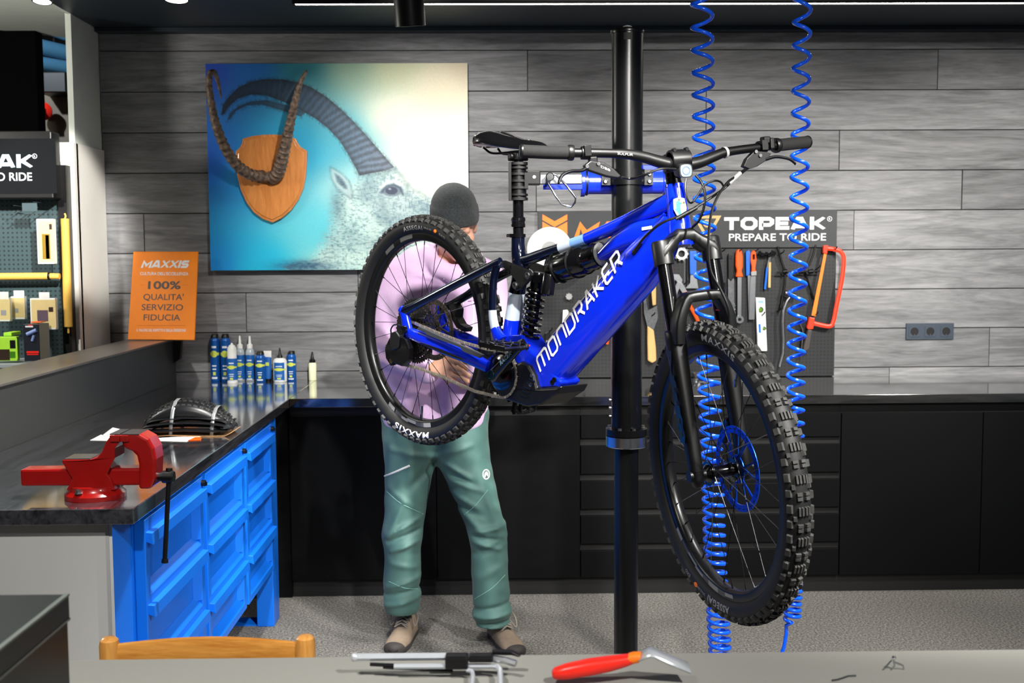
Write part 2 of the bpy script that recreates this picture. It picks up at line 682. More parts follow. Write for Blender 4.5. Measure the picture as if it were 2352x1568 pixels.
M['parti'] = pm('dark_grey_screen', '#3c3d3c', 0.42, noise=0.04, scale=200)
M['ledge'] = pm('brushed_grey_ledge', '#6d6863', 0.30, 0.25, noise=0.05, scale=50, stretch=(1, .05, 1))
M['black_pl'] = pm('black_plastic', '#070708', 0.40, noise=0.1, spec=0.4)
M['black_gl'] = pm('gloss_black', '#08080a', 0.16, coat=0.5)
M['black_rub'] = pm('black_rubber', '#121314', 0.62, noise=0.2, scale=60, bump=0.1, bscale=500)
M['dark_metal'] = pm('dark_anodised_metal', '#16171a', 0.33, 0.6, noise=0.1)
M['steel'] = pm('steel', '#b9bcc0', 0.28, 1.0, noise=0.05, scale=80)
M['steel_dk'] = pm('worn_steel', '#77797c', 0.35, 1.0, noise=0.2, scale=90)
M['chrome'] = pm('chrome', '#e0e2e5', 0.12, 1.0)
M['white_print'] = pm('white_print', '#e8e8e6', 0.5)
M['grey_print'] = pm('grey_print', '#9a9a9a', 0.5)
M['black_print'] = pm('dark_print', '#2a1608', 0.5)
M['orange_print'] = pm('orange_print', '#ff7a10', 0.5)
M['gold_print'] = pm('gold_print', '#d9b070', 0.5)
M['white_pl'] = pm('white_plastic', '#ecece8', 0.35)
M['paper'] = pm('white_paper', '#f1f0ec', 0.8)
M['card'] = pm('brown_cardboard', '#b58a5c', 0.85, noise=0.08)
M['yellow'] = pm('matt_yellow', '#e0b04e', 0.5)
M['lime'] = pm('lime_green_card', '#a8e03a', 0.5)
M['cab_blue'] = pm('painted_blue_steel', '#0a6fe6', 0.38, noise=0.03, scale=5, coat=0.15)
M['vise_red'] = pm('red_enamel', '#960f0c', 0.25, noise=0.06, scale=30, coat=0.6)
M['orange_pl'] = pm('orange_plastic', '#ff5a12', 0.35)
M['red_pl'] = pm('red_plastic', '#f0281a', 0.35)
M['blue_pl'] = pm('blue_plastic', '#1668d8', 0.38)
M['pine'] = wood_mat('honey_pine', '#b8742a', '#e0a456', 'Z', 5, 0.35, 0.08, 0.06, knots=False, coat=0.4)
M['pine_x'] = wood_mat('honey_pine_rail', '#b06a22', '#e0a04c', 'X', 5, 0.35, 0.08, 0.06, knots=False, coat=0.4)
M['beech'] = pm('light_wood', '#d9b070', 0.5, noise=0.1, scale=30, stretch=(1, 1, .1))


def carpet_mat():
    m, nt, b = new_mat('speckled_grey_carpet')
    N, Lk = nt.nodes.new, nt.links.new
    tc = N('ShaderNodeTexCoord')
    n = N('ShaderNodeTexNoise'); n.inputs['Scale'].default_value = 110; n.inputs['Detail'].default_value = 5; n.inputs['Roughness'].default_value = 0.85
    Lk(tc.outputs['Object'], n.inputs['Vector'])
    r = N('ShaderNodeValToRGB')
    e = r.color_ramp.elements
    e[0].position = 0.36; e[0].color = lin('#302f2b')
    e[1].position = 0.66; e[1].color = lin('#b4b1a9')
    k = e.new(0.5); k.color = lin('#767470')
    Lk(n.outputs['Fac'], r.inputs['Fac'])
    Lk(r.outputs['Color'], b.inputs['Base Color'])
    b.inputs['Roughness'].default_value = 0.95
    b.inputs['Specular IOR Level'].default_value = 0.1
    bp = N('ShaderNodeBump'); bp.inputs['Strength'].default_value = 0.6; bp.inputs['Distance'].default_value = 0.01
    Lk(n.outputs['Fac'], bp.inputs['Height']); Lk(bp.outputs['Normal'], b.inputs['Normal'])
    return m


M['carpet'] = carpet_mat()


def perf_mat(name, col, hole, pitch=0.0185, rad=0.30, rough=0.5):
    """perforated sheet: round holes on a square pitch in the board's own x and z"""
    m, nt, b = new_mat(name)
    N, Lk = nt.nodes.new, nt.links.new
    tc = N('ShaderNodeTexCoord')
    mp = N('ShaderNodeMapping'); mp.inputs['Scale'].default_value = (1 / pitch, 0, 1 / pitch)
    Lk(tc.outputs['Object'], mp.inputs['Vector'])
    fr = N('ShaderNodeVectorMath'); fr.operation = 'FRACTION'; Lk(mp.outputs[0], fr.inputs[0])
    sb = N('ShaderNodeVectorMath'); sb.operation = 'SUBTRACT'; sb.inputs[1].default_value = (0.5, 0, 0.5); Lk(fr.outputs[0], sb.inputs[0])
    ln = N('ShaderNodeVectorMath'); ln.operation = 'LENGTH'; Lk(sb.outputs[0], ln.inputs[0])
    r = N('ShaderNodeValToRGB')
    r.color_ramp.elements[0].position = rad; r.color_ramp.elements[0].color = lin(hole)
    r.color_ramp.elements[1].position = rad + 0.06; r.color_ramp.elements[1].color = lin(col)
    Lk(ln.outputs['Value'], r.inputs['Fac'])
    Lk(r.outputs['Color'], b.inputs['Base Color'])
    b.inputs['Roughness'].default_value = rough
    return m


M['peg'] = perf_mat('black_perforated_board', '#14171b', '#020203')
M['peg_shop'] = perf_mat('teal_perforated_board', '#2f4448', '#10191a', 0.021, 0.20)

WALL_Y = 5.72
X_CORNER = -1.972

# ================================================================== setting
fl = MB(); fl.span((-7, -2.5, -0.05), (5, 10, 0)); floor = struct(fl.build('floor', M['carpet'], smooth=0))
ce = MB(); ce.span((X_CORNER, -2.5, 2.69), (5, 6.0, 2.75)); struct(ce.build('ceiling', M['ceiling'], smooth=0))
# narrow dark cover strip in the corner of ceiling and timber wall
tr = MB(); tr.span((X_CORNER, 5.66, 2.668), (5, 5.72, 2.69)); struct(tr.build('trim_1', M['ceiling'], smooth=0, bevel=0.003))

wb = MB(); wb.span((X_CORNER, WALL_Y + 0.018, 0), (5, WALL_Y + 0.12, 2.69))
wall_back = struct(wb.build('wall_back', M['dark_gap'], smooth=0))
rows = [2.67]
z = 2.583
while z > 0.85:
    rows.append(z)
    z -= 0.2025
rows.append(0.86)
joints = {0: [0.62, 2.9], 1: [1213, 2146], 2: [640, 1620], 3: [1925], 4: [640, 1232, 2208], 5: [330, 1962], 6: [820, 2420], 7: [560, 1700], 8: [1180, 2280], 9: [700, 2050]}
for i in range(len(rows) - 1):
    z1, z0 = rows[i], rows[i + 1]
    js = [at_y(j, 500, WALL_Y).x if j > 10 else j for j in joints.get(i, [])]
    xs = [X_CORNER] + js + [5.0]
    for a, b2 in zip(xs[:-1], xs[1:]):
        dy = random.uniform(-0.003, 0.003)
        c = Vector(((a + b2) / 2, WALL_Y + 0.009 + dy, (z0 + z1) / 2))
        p = MB(); p.box((0, 0, 0), (b2 - a - 0.003, 0.018, z1 - z0 - 0.004))
        o = p.build('plank', M['plank'], wall_back, smooth=0, bevel=0.0015, seg=1, matrix=Matrix.Translation(c))

# return wall on the left: painted pillar above, pale panel below
wl = MB(); wl.span((X_CORNER - 0.03, 5.36, 0), (X_CORNER - 0.003, 5.84, 2.95)); wall_left = struct(wl.build('wall_left', M['cream'], smooth=0))
pz = at_y(228, 345, 5.70).z
pa = MB(); pa.span((X_CORNER - 0.003, 5.33, 0), (X_CORNER + 0.012, 5.712, pz)); pa.span((X_CORNER - 0.10, 5.30, 0), (X_CORNER + 0.012, 5.356, pz))
pa.build('panel', M['cream2'], wall_left, smooth=0, bevel=0.002, label='pale laminate panel on the lower pillar')
# pale soffit above the shop side
so = MB()
a, b2 = at_z(0, 17, 2.78), at_z(163, 88, 2.78)
so.prism([(X_CORNER, a.y - 0.3, 2.78), (X_CORNER, b2.y + 0.4, 2.78), (b2.x, b2.y, 2.78), (a.x - 1.6, a.y - 0.5, 2.78), (a.x - 1.6, a.y - 1.2, 2.78), (X_CORNER, a.y - 2.2, 2.78)], (0, 0, 0.1))
struct(so.build('ceiling_soffit', M['cream'], smooth=0))
so2 = MB(); so2.span((X_CORNER - 0.02, -2.5, 2.69), (X_CORNER, 5.4, 2.95)); struct(so2.build('trim_2', M['cream'], smooth=0))
bw = MB(); bw.span((-7, 8.6, 0), (X_CORNER - 0.3, 8.7, 3.6)); struct(bw.build('wall_shop_rear', pm('dark_shop_wall', '#0c0f11', 0.8), smooth=0))
bw = MB(); bw.span((-7, -2.5, 3.6), (X_CORNER - 0.02, 8.7, 3.65)); struct(bw.build('ceiling_shop', pm('dark_shop_ceiling', '#0a0d0e', 0.8), smooth=0))
bw = MB(); bw.span((-7.1, -2.5, 0), (-7, 8.7, 3.6)); struct(bw.build('wall_shop_left', pm('dark_shop_wall_side', '#0c0f11', 0.8), smooth=0))

# ================================================================== ceiling lamps
def ceiling_spot(px, py_bottom, Y, label, tilt, lit=True, dia=0.098, glow=6.0):
    p = at_y(px, py_bottom, Y)
    t = thing('ceiling_spotlight', label, 'spotlight', p, group='cylinder spotlights under the ceiling')
    ax = Vector((math.sin(tilt[0]), math.sin(tilt[1]), 1)).normalized()
    r = dia / 2
    b = MB(); b.lathe([(0.0, r * 0.80), (0.0, r), (0.20, r), (0.205, r * .96)], p, ax, 32); b.build('housing', M['black_pl'], t)
    top = p + ax * 0.205
    s = MB(); s.cyl(top - ax * .002, (top.x, top.y, 2.69), 0.011, n=12); s.build('stem', M['black_pl'], t)
    l = MB(); l.lathe([(0.012, 0.001), (0.012, r * 0.9)], p - ax * 0.013, ax, 32)
    l.build('lens', pm('lamp_lens', '#fff8ee', 0.4, emit='#fff6ea', estr=glow) if lit else M['black_gl'], t)
    return t


ceiling_spot(943, 60, 3.65, 'black cylinder spotlight hanging in front of the ibex picture', (-0.05, -0.20), lit=False)
ceiling_spot(405, -1, 4.6, 'lit spotlight at the top edge above the ibex horns', (0.0, 0.10))
lamp_p = at_y(97, 4, 3.9)
t = thing('ceiling_spotlight', 'lit spotlight under the pale soffit above the shop display', 'spotlight', lamp_p, group='cylinder spotlights under the ceiling')
b = MB(); b.lathe([(0, 0.030), (0, 0.034), (0.22, 0.034)], lamp_p, (0, 0.15, 1), 24); b.build('housing', M['black_pl'], t)
b = MB(); b.lathe([(0, 0.001), (0, 0.0295)], lamp_p, (0, 0.15, 1), 24); b.build('lens', pm('lamp_lens_small', '#fff8ee', 0.4, emit='#eef4ff', estr=4.0), t)

lz = 2.62
la, lb = at_z(678, 12, lz), at_z(2352, 8, lz)
ly = (la.y + lb.y) / 2
t = thing('linear_ceiling_lamp', 'long thin glowing strip lamp under the dark ceiling', 'lamp', (la.x, ly, lz))
b = MB(); b.span((la.x - 0.01, ly - 0.022, lz + 0.006), (4.2, ly + 0.022, lz + 0.069)); b.span((la.x - 0.01, ly - 0.022, lz), (4.2, ly - 0.017, lz + 0.006)); b.span((la.x - 0.01, ly + 0.017, lz), (4.2, ly + 0.022, lz + 0.006)); b.build('housing', M['black_pl'], t, smooth=0, bevel=0.002)
b = MB(); b.span((la.x, ly - 0.016, lz + 0.0042), (4.19, ly + 0.016, lz + 0.0055)); b.build('diffuser', pm('strip_diffuser', '#ffffff', 0.5, emit='#fff9f0', estr=26.0), t, smooth=0)

# ================================================================== worktop (one L-shaped slab in two lengths)
t = thing('worktop', 'glossy black wooden worktop running round the corner', 'worktop', (-0.915, 4.95, 0.88))
b = MB(); b.span((-1.62, 2.79, 0.88), (-0.915, WALL_Y - 0.001, 0.92)); b.build('slab', M['black_wood_y'], t, smooth=0, bevel=0.002)
b = MB(); b.span((-0.9145, 4.95, 0.88), (2.9, WALL_Y - 0.001, 0.92)); b.build('slab', M['black_wood'], t, smooth=0, bevel=0.002)

# dark screen with ledge along the outer side of the worktop
t = thing('counter_screen', 'dark grey screen with a brushed ledge behind the worktop', 'partition', (-1.64, 4.2, 0))
b = MB(); b.span((-1.80, 2.79, 0), (-1.622, 5.68, 1.132)); b.build('panel', M['parti'], t, smooth=0)
b = MB(); b.span((-1.835, 2.7, 1.133), (-1.612, 5.60, 1.143)); b.build('ledge', M['ledge'], t, smooth=0, bevel=0.002)
b = MB(); b.prism([(-1.615, 5.62, 1.132), (-1.575, 5.62, 1.132), (-1.585, 5.62, 1.04), (-1.615, 5.62, 1.02)], (0, 0.03, 0)); b.build('bracket', M['black_pl'], t, smooth=0)

# light grey end of the worktop base
t = thing('counter_end_panel', 'light grey side panel closing the near end of the worktop', 'panel', (-1.3, 2.84, 0))
b = MB(); b.span((-1.618, 2.83, 0), (-0.992, 2.86, 0.879)); b.build('board', M['greywhite'], t, smooth=0)
b = MB(); b.span((-0.992, 2.832, 0), (-0.982, 2.866, 0.879)); b.build('edge_strip', M['white_pl'], t, smooth=0)

# ================================================================== blue steel cabinet under the left worktop
XF = -0.945
t = thing('blue_cabinet', 'bright blue steel cabinet with three ribbed doors under the worktop', 'cabinet', (-1.2, 3.8, 0))
b = MB(); b.span((-1.55, 2.87, 0.24), (XF - 0.002, 4.60, 0.874)); b.build('body', M['cab_blue'], t, smooth=0)
b = MB(); b.prism([(XF - 0.028, 2.80, 0.0), (XF - 0.004, 2.865, 0.0), (XF - 0.004, 2.872, 0.0), (XF - 0.034, 2.872, 0.0)], (0, 0, 0.875)); b.build('end_flange', M['cab_blue'], t, smooth=0)
b = MB(); b.span((XF - 0.06, 4.60, 0), (XF + 0.012, 4.72, 0.874)); b.build('leg', M['cab_blue'], t, smooth=0, bevel=0.003)
b = MB(); b.span((-1.55, 4.60, 0), (-1.48, 4.72, 0.874)); b.build('leg', M['cab_blue'], t, smooth=0, bevel=0.003)
b = MB(); b.span((XF - 0.34, 4.61, 0.0), (XF - 0.061, 4.71, 0.006)); b.build('foot_plate', M['cab_blue'], t, smooth=0)
for (y0, y1) in ((2.885, 3.470), (3.505, 4.040), (4.075, 4.560)):
    d = MB()
    x0, x1 = XF - 0.0015, XF + 0.027
    zb, zt = 0.262, 0.868
    st = 0.036
    lips = (0.829, 0.634, 0.441)
    d.span((x0, y0, zb), (x0 + 0.006, y1, zt))                                # back skin
    d.span((x0, y0, zb), (x1, y0 + st, zt)); d.span((x0, y1 - st, zb), (x1, y1, zt))
    d.span((x0, y0 + st, lips[0]), (x1, y1 - st, zt))
    for k, lz2 in enumerate(lips):
        zlow = (lips[k + 1] if k < 2 else zb) + 0.0
        top = lz2
        bot = zlow + 0.042
        d.span((x0, y0 + st, zlow), (x1, y1 - st, bot - 0.016))
        # sloping sill below each recess
        d.prism([(x0 + 0.006, y0 + st, bot - 0.016), (x1, y0 + st, bot - 0.016), (x0 + 0.006, y0 + st, bot + 0.012)], (0, y1 - y0 - 2 * st, 0))
        # slanted cheek at the far side of each recess
        d.prism([(x0 + 0.006, y1 - st, top), (x1, y1 - st, top), (x0 + 0.006, y1 - st - 0.03, top)], (0, 0, bot - top))
    door = d.build('door', M['cab_blue'], t, smooth=0, bevel=0.0012, seg=1)
    for lz2 in lips:
        l = MB(); l.prism([(x1 - 0.002, y0 + 0.012, lz2 + 0.004), (x1 + 0.016, y0 + 0.012, lz2 + 0.002), (x1 + 0.018, y0 + 0.012, lz2 - 0.030), (x1 - 0.002, y0 + 0.012, lz2 - 0.022)], (0, y1 - y0 - 0.024, 0))
        l.build('pull_ledge', M['cab_blue'], door, smooth=0, bevel=0.001, seg=1)
    k = MB(); k.cyl((x1, y1 - 0.012, 0.848), (x1 + 0.012, y1 - 0.012, 0.848), 0.010, n=14); k.box((x1 + 0.014, y1 - 0.012, 0.846), (0.006, 0.004, 0.012)); k.build('lock', M['dark_metal'], door)

# ================================================================== black base cabinets along the back wall
FY = 4.985
def base_cab(label, x0, x1, kind):
    t = thing('base_cabinet' if kind != 'drawers' else 'drawer_cabinet', label, 'cabinet', ((x0 + x1) / 2, FY, 0), group='black cabinets under the rear worktop')
    b = MB(); b.span((x0 + 0.0005, FY + 0.021, 0.08), (x1 - 0.0005, WALL_Y - 0.01, 0.877)); b.build('carcass', M['dark_gap'], t, smooth=0)
    b = MB(); b.span((x0, FY + 0.03, 0), (x1, FY + 0.05, 0.08)); b.build('plinth', M['dark_gap'], t, smooth=0)
    if kind == 'door':
        b = MB(); b.span((x0 + 0.002, FY, 0.084), (x1 - 0.002, FY + 0.02, 0.830)); b.build('door', M['anthracite'], t, smooth=0, bevel=0.001, seg=1)
    else:
        for z0, z1 in ((0.725, 0.830), (0.562, 0.691), (0.401, 0.530), (0.240, 0.369), (0.084, 0.208)):
            b = MB(); b.span((x0 + 0.002, FY, z0), (x1 - 0.002, FY + 0.02, z1)); b.build('drawer_front', M['anthracite'], t, smooth=0, bevel=0.0015, seg=1)
    return t


base_cab('plain black cabinet beside the blue steel leg', -0.927, -0.266, 'door')
base_cab('plain black cabinet behind the standing person', -0.266, 0.387, 'door')
base_cab('black cabinet with five drawers behind the front wheel', 0.387, 1.572, 'drawers')
base_cab('plain black cabinet next to the drawers', 1.572, 2.22, 'door')
base_cab('plain black cabinet cut by the picture edge', 2.22, 2.87, 'door')
b = MB(); b.span((-0.99, 5.0, 0.0), (-0.929, 5.02, 0.879)); tag(b.build('filler_panel', M['anthracite'], smooth=0), 'narrow black filler strip in the cabinet corner', 'panel')
# ================================================================== orange notice on the ledge
Yb, Yt = 5.50, 5.60
zl = 1.1435
A = at_z(293, 773, zl); A = at_y(293, 773.5, Yb); B = at_y(447, 775, Yb); Cc = at_y(455, 571.5, Yt); D = at_y(306, 571.5, Yt)
dz = zl - min(A.z, B.z)
A, B, Cc, D = (p + Vector((0, 0, dz)) for p in (A, B, Cc, D))
M['orange_board'] = pm('glossy_orange_board', '#ff8a00', 0.5, spec=0.25)
t = thing('notice_board', 'glossy orange notice with white and dark lettering on the ledge', 'sign', (A + B) / 2)
b = MB(); b.prism([A, B, Cc, D], Vector((0, 0.012, 0))); b.build('board', M['orange_board'], t, smooth=0, bevel=0.003)
xd = ((B - A) + (Cc - D)).normalized(); yd0 = ((D - A) + (Cc - B)) / 2


def on_sign(px, py):
    return on_plane(px, py, A - Vector((0, 0, dz)), xd.cross(yd0)) + Vector((0, 0, dz))


def sign_text(s, xc, ybase, capx, widthpx, mat, bold=0.0, shear=0.0):
    k = Yb / FPX
    letters(s, mat, t, on_sign(xc, ybase), xd, yd0, capx * k, widthpx * k, bold, shear, 'CENTER')


heavy_word('MAXXIS', M['white_print'], t, on_sign(377, 609), xd, yd0, 18 * Yb / FPX, 108 * Yb / FPX, 0.28, 'CENTER', gap=.05)
sign_text("CULTURA DELL'ECCELLENZA", 377, 625.5, 7, 111, M['white_print'], 0.02)
sign_text('100%', 377, 657, 18, 75, M['black_print'], 0.025)
sign_text("QUALITA'", 375, 682.5, 14, 92, M['black_print'], 0.008)
sign_text('SERVIZIO', 372.5, 706, 14, 95, M['black_print'], 0.008)
sign_text('FIDUCIA', 371.5, 729.5, 14, 84, M['black_print'], 0.008)
sign_text("IL VALORE DEL RISPETTO E DELLA DEDIZIONE", 370, 755, 6, 112, M['white_print'], 0.02)
for x0, x1, y in ((322, 332, 648), (420, 431, 648), (316, 426, 741)):
    m = MB(); p, q = on_sign(x0, y), on_sign(x1, y)
    m.bar(p + Vector((0, -0.0006, 0)), q + Vector((0, -0.0006, 0)), 0.0006, 0.0016); m.build('printed_rule', pm('rule_print', '#e06a10', 0.5), t, smooth=0)

# ================================================================== bottles on the worktop
M['can_blue'] = pm('blue_lacquered_can', '#1257a8', 0.30, 0.2)
M['lab_blue'] = pm('blue_label', '#155fae', 0.45)
M['lab_yellow'] = pm('yellow_green_print', '#cfdc58', 0.5)
M['lab_white'] = pm('white_label_print', '#dfe8ee', 0.5)
M['clear_pl'] = pm('cloudy_plastic', '#c9d4da', 0.2, trans=0.35)
M['milky'] = pm('milky_plastic', '#e6e8e6', 0.3)
M['lemon'] = pm('pale_yellow_plastic', '#eef0c8', 0.4)


def bottle(name, label, px0, px1, base, prof, mat, cap, capmat, lab=None, style='round'):
    """prof/cap: (pixel height above the base, half width in px); drawn at the bottle's own depth"""
    P = at_z((px0 + px1) / 2, base, 0.9205)
    r0 = (px1 - px0) / 2
    P.y = min(P.y, WALL_Y - 0.012 - r0 * 5.6 / FPX)
    k = P.y / FPX
    t = thing(name, label, 'bottle', P, group='care products beside the wall')
    b = MB(); b.lathe([(0, 0.001)] + [(h * k, w * k) for h, w in prof], P, (0, 0, 1), 28); b.build('body', mat, t, smooth=50)
    c = MB(); c.lathe([(h * k, w * k) for h, w in cap] + [(cap[-1][0] * k + 0.0002, 0.0005)], P, (0, 0, 1), 24)
    if style == 'spray':
        top = cap[-1][0] * k
        c.box(P + Vector((0.006, -0.004, top - 0.004)), (0.022, 0.012, 0.008)); c.box(P + Vector((0.015, -0.004, top - 0.012)), (0.006, 0.010, 0.018))
    c.build('cap', capmat, t, smooth=50)
    if lab:
        for nm, h0, h1, w, col in lab:
            m = MB()
            rr = max(w2 for h2, w2 in prof) * k + 0.0005
            n = 24
            ang = w if isinstance(w, (int, float)) else 0
            if col == 'badge':                                   # round emblem with a band, wrapped on the bottle
                mid, hh = (h0 + h1) / 2 * k, (h1 - h0) / 2 * k
                vs, fs = [], []
                for i in range(n + 1):
                    u = -1.15 + 2.3 * i / n
                    half = max(hh * 0.42, math.sqrt(max(0, 1 - (u / 0.72) ** 2)) * hh)
                    if abs(u) > 0.95:
                        half = hh * 0.42
                    for s in (-1, 1):
                        vs.append(P + Vector((math.sin(u) * rr, -math.cos(u) * rr, mid + s * half)))
                for i in range(n):
                    fs.append((2 * i, 2 * i + 2, 2 * i + 3, 2 * i + 1))
                m.add(vs, fs)
                m.build(nm, M['lab_yellow'], t, recalc=False)
            else:
                vs, fs = [], []
                for i in range(n + 1):
                    u = -ang + 2 * ang * i / n
                    for h in (h0, h1):
                        vs.append(P + Vector((math.sin(u) * (rr - 0.0002), -math.cos(u) * (rr - 0.0002), h * k)))
                for i in range(n):
                    fs.append((2 * i, 2 * i + 2, 2 * i + 3, 2 * i + 1))
                m.add(vs, fs)
                m.build(nm, col, t, recalc=False)
    return t


def prints(h):
    """small lines of print on a label of pixel height h"""
    return [('printed_line', h * .80, h * .85, 0.5, M['lab_white']), ('emblem', h * .58, h * .74, 1, 'badge'), ('printed_line', h * .36, h * .39, 0.45, M['lab_white']),
            ('printed_line', h * .28, h * .31, 0.4, M['lab_white']), ('printed_mark', h * .15, h * .23, 0.28, M['lab_yellow']), ('printed_line', h * .06, h * .11, 0.6, M['lab_white'])]


def can(name, label, x0, x1, base, top, shoulder, mat=M['can_blue']):
    r = (x1 - x0) / 2
    H = base - shoulder
    bottle(name, label, x0, x1, base, [(0, r * .96), (1.5, r), (H - 3, r), (H, r * .96), (H + 5, r * .62)], mat,
           [(H + 4.5, r * .80), (base - top - 5, r * .76), (base - top, r * .5)], M['black_pl'], prints(H), 'spray')


can('spray_can', 'tall blue spray can at the far end of the bottle row', 484.5, 506.5, 874.7, 766, 779)
can('spray_can', 'tall blue spray can half hidden by a white bottle', 508.5, 531, 875, 766, 779)
r = 10.5
bottle('foam_bottle', 'white bottle with blue label in front of the tall cans', 524, 545, 879, [(0, r * 1.15), (4, r * 1.15), (5, r), (78, r), (83, r * .9)], M['white_pl'],
       [(82, r * .75), (86, r * .7), (89, 2.5), (92, 2)], M['white_pl'], [('label', 8, 57, 1.5, M['lab_blue'])] + prints(56))
r = 10.5
for lab, a0, a1, tp in (('clear dropper bottle with blue label beside the white bottle', 543.5, 564, 769.6), ('clear dropper bottle between its twin and a small can', 565.5, 587, 771)):
    H = 873.7 - tp
    bottle('dropper_bottle', lab, a0, a1, 873.7, [(0, r * .95), (2, r), (64, r), (70, r * .9), (75, r * .6)], M['clear_pl'],
           [(75, 6.5), (83, 6.5), (85, 3.5), (103, 2.0), (H, 1.4)], M['white_pl'], [('label', 4, 60, 1.5, M['lab_blue'])] + prints(58))
can('small_spray_can', 'short blue spray can left of the white capped tube', 587.5, 611, 876, 806, 818)
P = at_z(621, 872, 0.9205); P.y = 5.66; k = P.y / FPX
t = thing('grease_tube', 'blue tube with white crimped end between short can and white bottle', 'tube', P, group='care products beside the wall')
b = MB(); b.loft([superring(P + Vector((0, 0, h * k)), (1, 0, 0), (0, 1, 0), w * k, d * k, 24, 2.2) for h, w, d in ((6, 7, 7), (20, 8, 7), (56, 8.5, 2.5))]); b.build('body', M['lab_blue'], t, smooth=50)
b = MB(); b.lathe([(0, 7 * k), (7 * k, 7 * k)], P, (0, 0, 1), 20); b.build('cap', M['black_pl'], t)
b = MB(); b.span(P + Vector((-9 * k, -0.004, 55 * k)), P + Vector((9 * k, 0.004, 70 * k))); b.build('crimp', M['white_pl'], t, smooth=0)
b = MB(); b.box(P + Vector((0, -7.2 * k, 40 * k)), (9 * k, 0.001, 8 * k)); b.build('emblem', M['lab_yellow'], t, smooth=0)
r = 15.5
bottle('oil_bottle', 'white bottle with blue label and black pointed tip', 628.5, 659.5, 876, [(0, r * .95), (2, r), (48, r), (53, r * .8), (55, r * .4)], M['milky'],
       [(54, 6), (60, 6), (62, 4), (72, 2.0), (78, 1.4)], M['black_pl'], [('label', 4, 45, 0.85, M['lab_blue'])] + prints(44))
can('small_spray_can', 'short blue spray can at the near end of the bottle row', 659.5, 681, 873.7, 805, 816)
r = 8.8
bottle('sealant_bottle', 'small pale yellow bottle with black tip standing alone', 709.6, 727.2, 873, [(0, r * .95), (1.5, r), (38, r), (41, r * .8)], M['lemon'],
       [(41, 7), (47, 7), (49, 4), (60, 2.5), (66, 1.6)], M['black_pl'])

# ================================================================== folded tyre in its card sleeve
c0 = at_z(432, 1000, 0.921)
k = c0.y / FPX
Yc = c0.y + 0.055
t = thing('folded_tyre', 'folded black knobbly tyre tied with grey straps on the worktop', 'tyre', (c0.x, Yc, 0.921))
M['tyre_new'] = pm('shiny_new_rubber', '#141518', 0.34, noise=0.1)
x0, x1 = (325 - 432) * k, (533 - 432) * k


def hgt(u):                                                   # arch of the top, u 0..1
    return (8 + 70 * math.sin(PI * min(1, max(0, u)) ** 0.92) ** 0.75) * k


rings = []
for i in range(25):
    u = i / 24
    x = x0 + (x1 - x0) * u
    w = 0.062 * (0.35 + 0.65 * math.sin(PI * (0.06 + 0.88 * u)) ** 0.6)
    h = hgt(0.04 + 0.92 * u)
    lo = h * (0.30 + 0.22 * math.sin(PI * u))
    rings.append([Vector((c0.x + x, Yc + yy * w, 0.923 + zz)) for yy, zz in ((-1.0, lo + .004), (-1.12, lo + (h - lo) * .35), (-0.92, lo + (h - lo) * .75), (-0.5, h * .97), (0, h), (0.5, h * .97), (0.92, lo + (h - lo) * .75), (1.12, lo + (h - lo) * .35), (1.0, lo + .004), (0, lo + .012))])
b = MB(); b.loft(rings); b.build('casing', M['tyre_new'], t, smooth=60)
kn = MB()
for i in range(30):
    u = 0.03 + 0.94 * i / 29
    x = x0 + (x1 - x0) * u
    w = 0.062 * (0.35 + 0.65 * math.sin(PI * (0.06 + 0.88 * u)) ** 0.6)
    h = hgt(0.04 + 0.92 * u)
    h2 = hgt(0.04 + 0.92 * (u + 0.02))
    sl = math.atan2(h2 - h, 0.02 * (x1 - x0))
    for yy, zf, ss in ((-0.80, .86, .8), (-0.46, .965, 1), (-0.1, .995, 1), (0.28, .985, 1), (0.62, .93, 1)):
        kn.box((c0.x + x + (0.003 if (i + int(yy * 10)) % 2 else -0.001), Yc + yy * w, 0.923 + h * zf + 0.002), (0.0065, 0.010, 0.006), Matrix.Rotation(-sl, 3, 'Y') @ Matrix.Rotation(yy * 0.7, 3, 'X'))
kn.build('tread', M['black_rub'], t, smooth=0, kind='stuff')
b = MB()                                                       # folded bead layers seen from the side
for j, (xa, xb, hz, th) in enumerate(((334, 530, 21, 3.0), (341, 522, 34, 1.8), (352, 506, 12, 2.2), (372, 500, 24, 1.6))):
    loop = []
    ra = 8 + j * 1.0
    for i in range(40):
        w = 2 * PI * i / 40
        cx, sx = math.cos(w), math.sin(w)
        xx = (xa + xb) / 2 + (xb - xa) / 2 * math.copysign(abs(cx) ** .55, cx)
        arch = 10 * math.sin(PI * (xx - xa) / (xb - xa))
        loop.append(Vector((c0.x + (xx - 432) * k, Yc - 0.066 + 0.006 * j, 0.925 + (hz * .7 + arch * .6 + math.copysign(abs(sx) ** .6, sx) * ra) * k)))
    b.tube(loop, th * k, 8, closed=True, flat=(1.0, 6.0), up=(0, 1, 0))
b.build('bead_layers', M['tyre_new'], t, smooth=60)
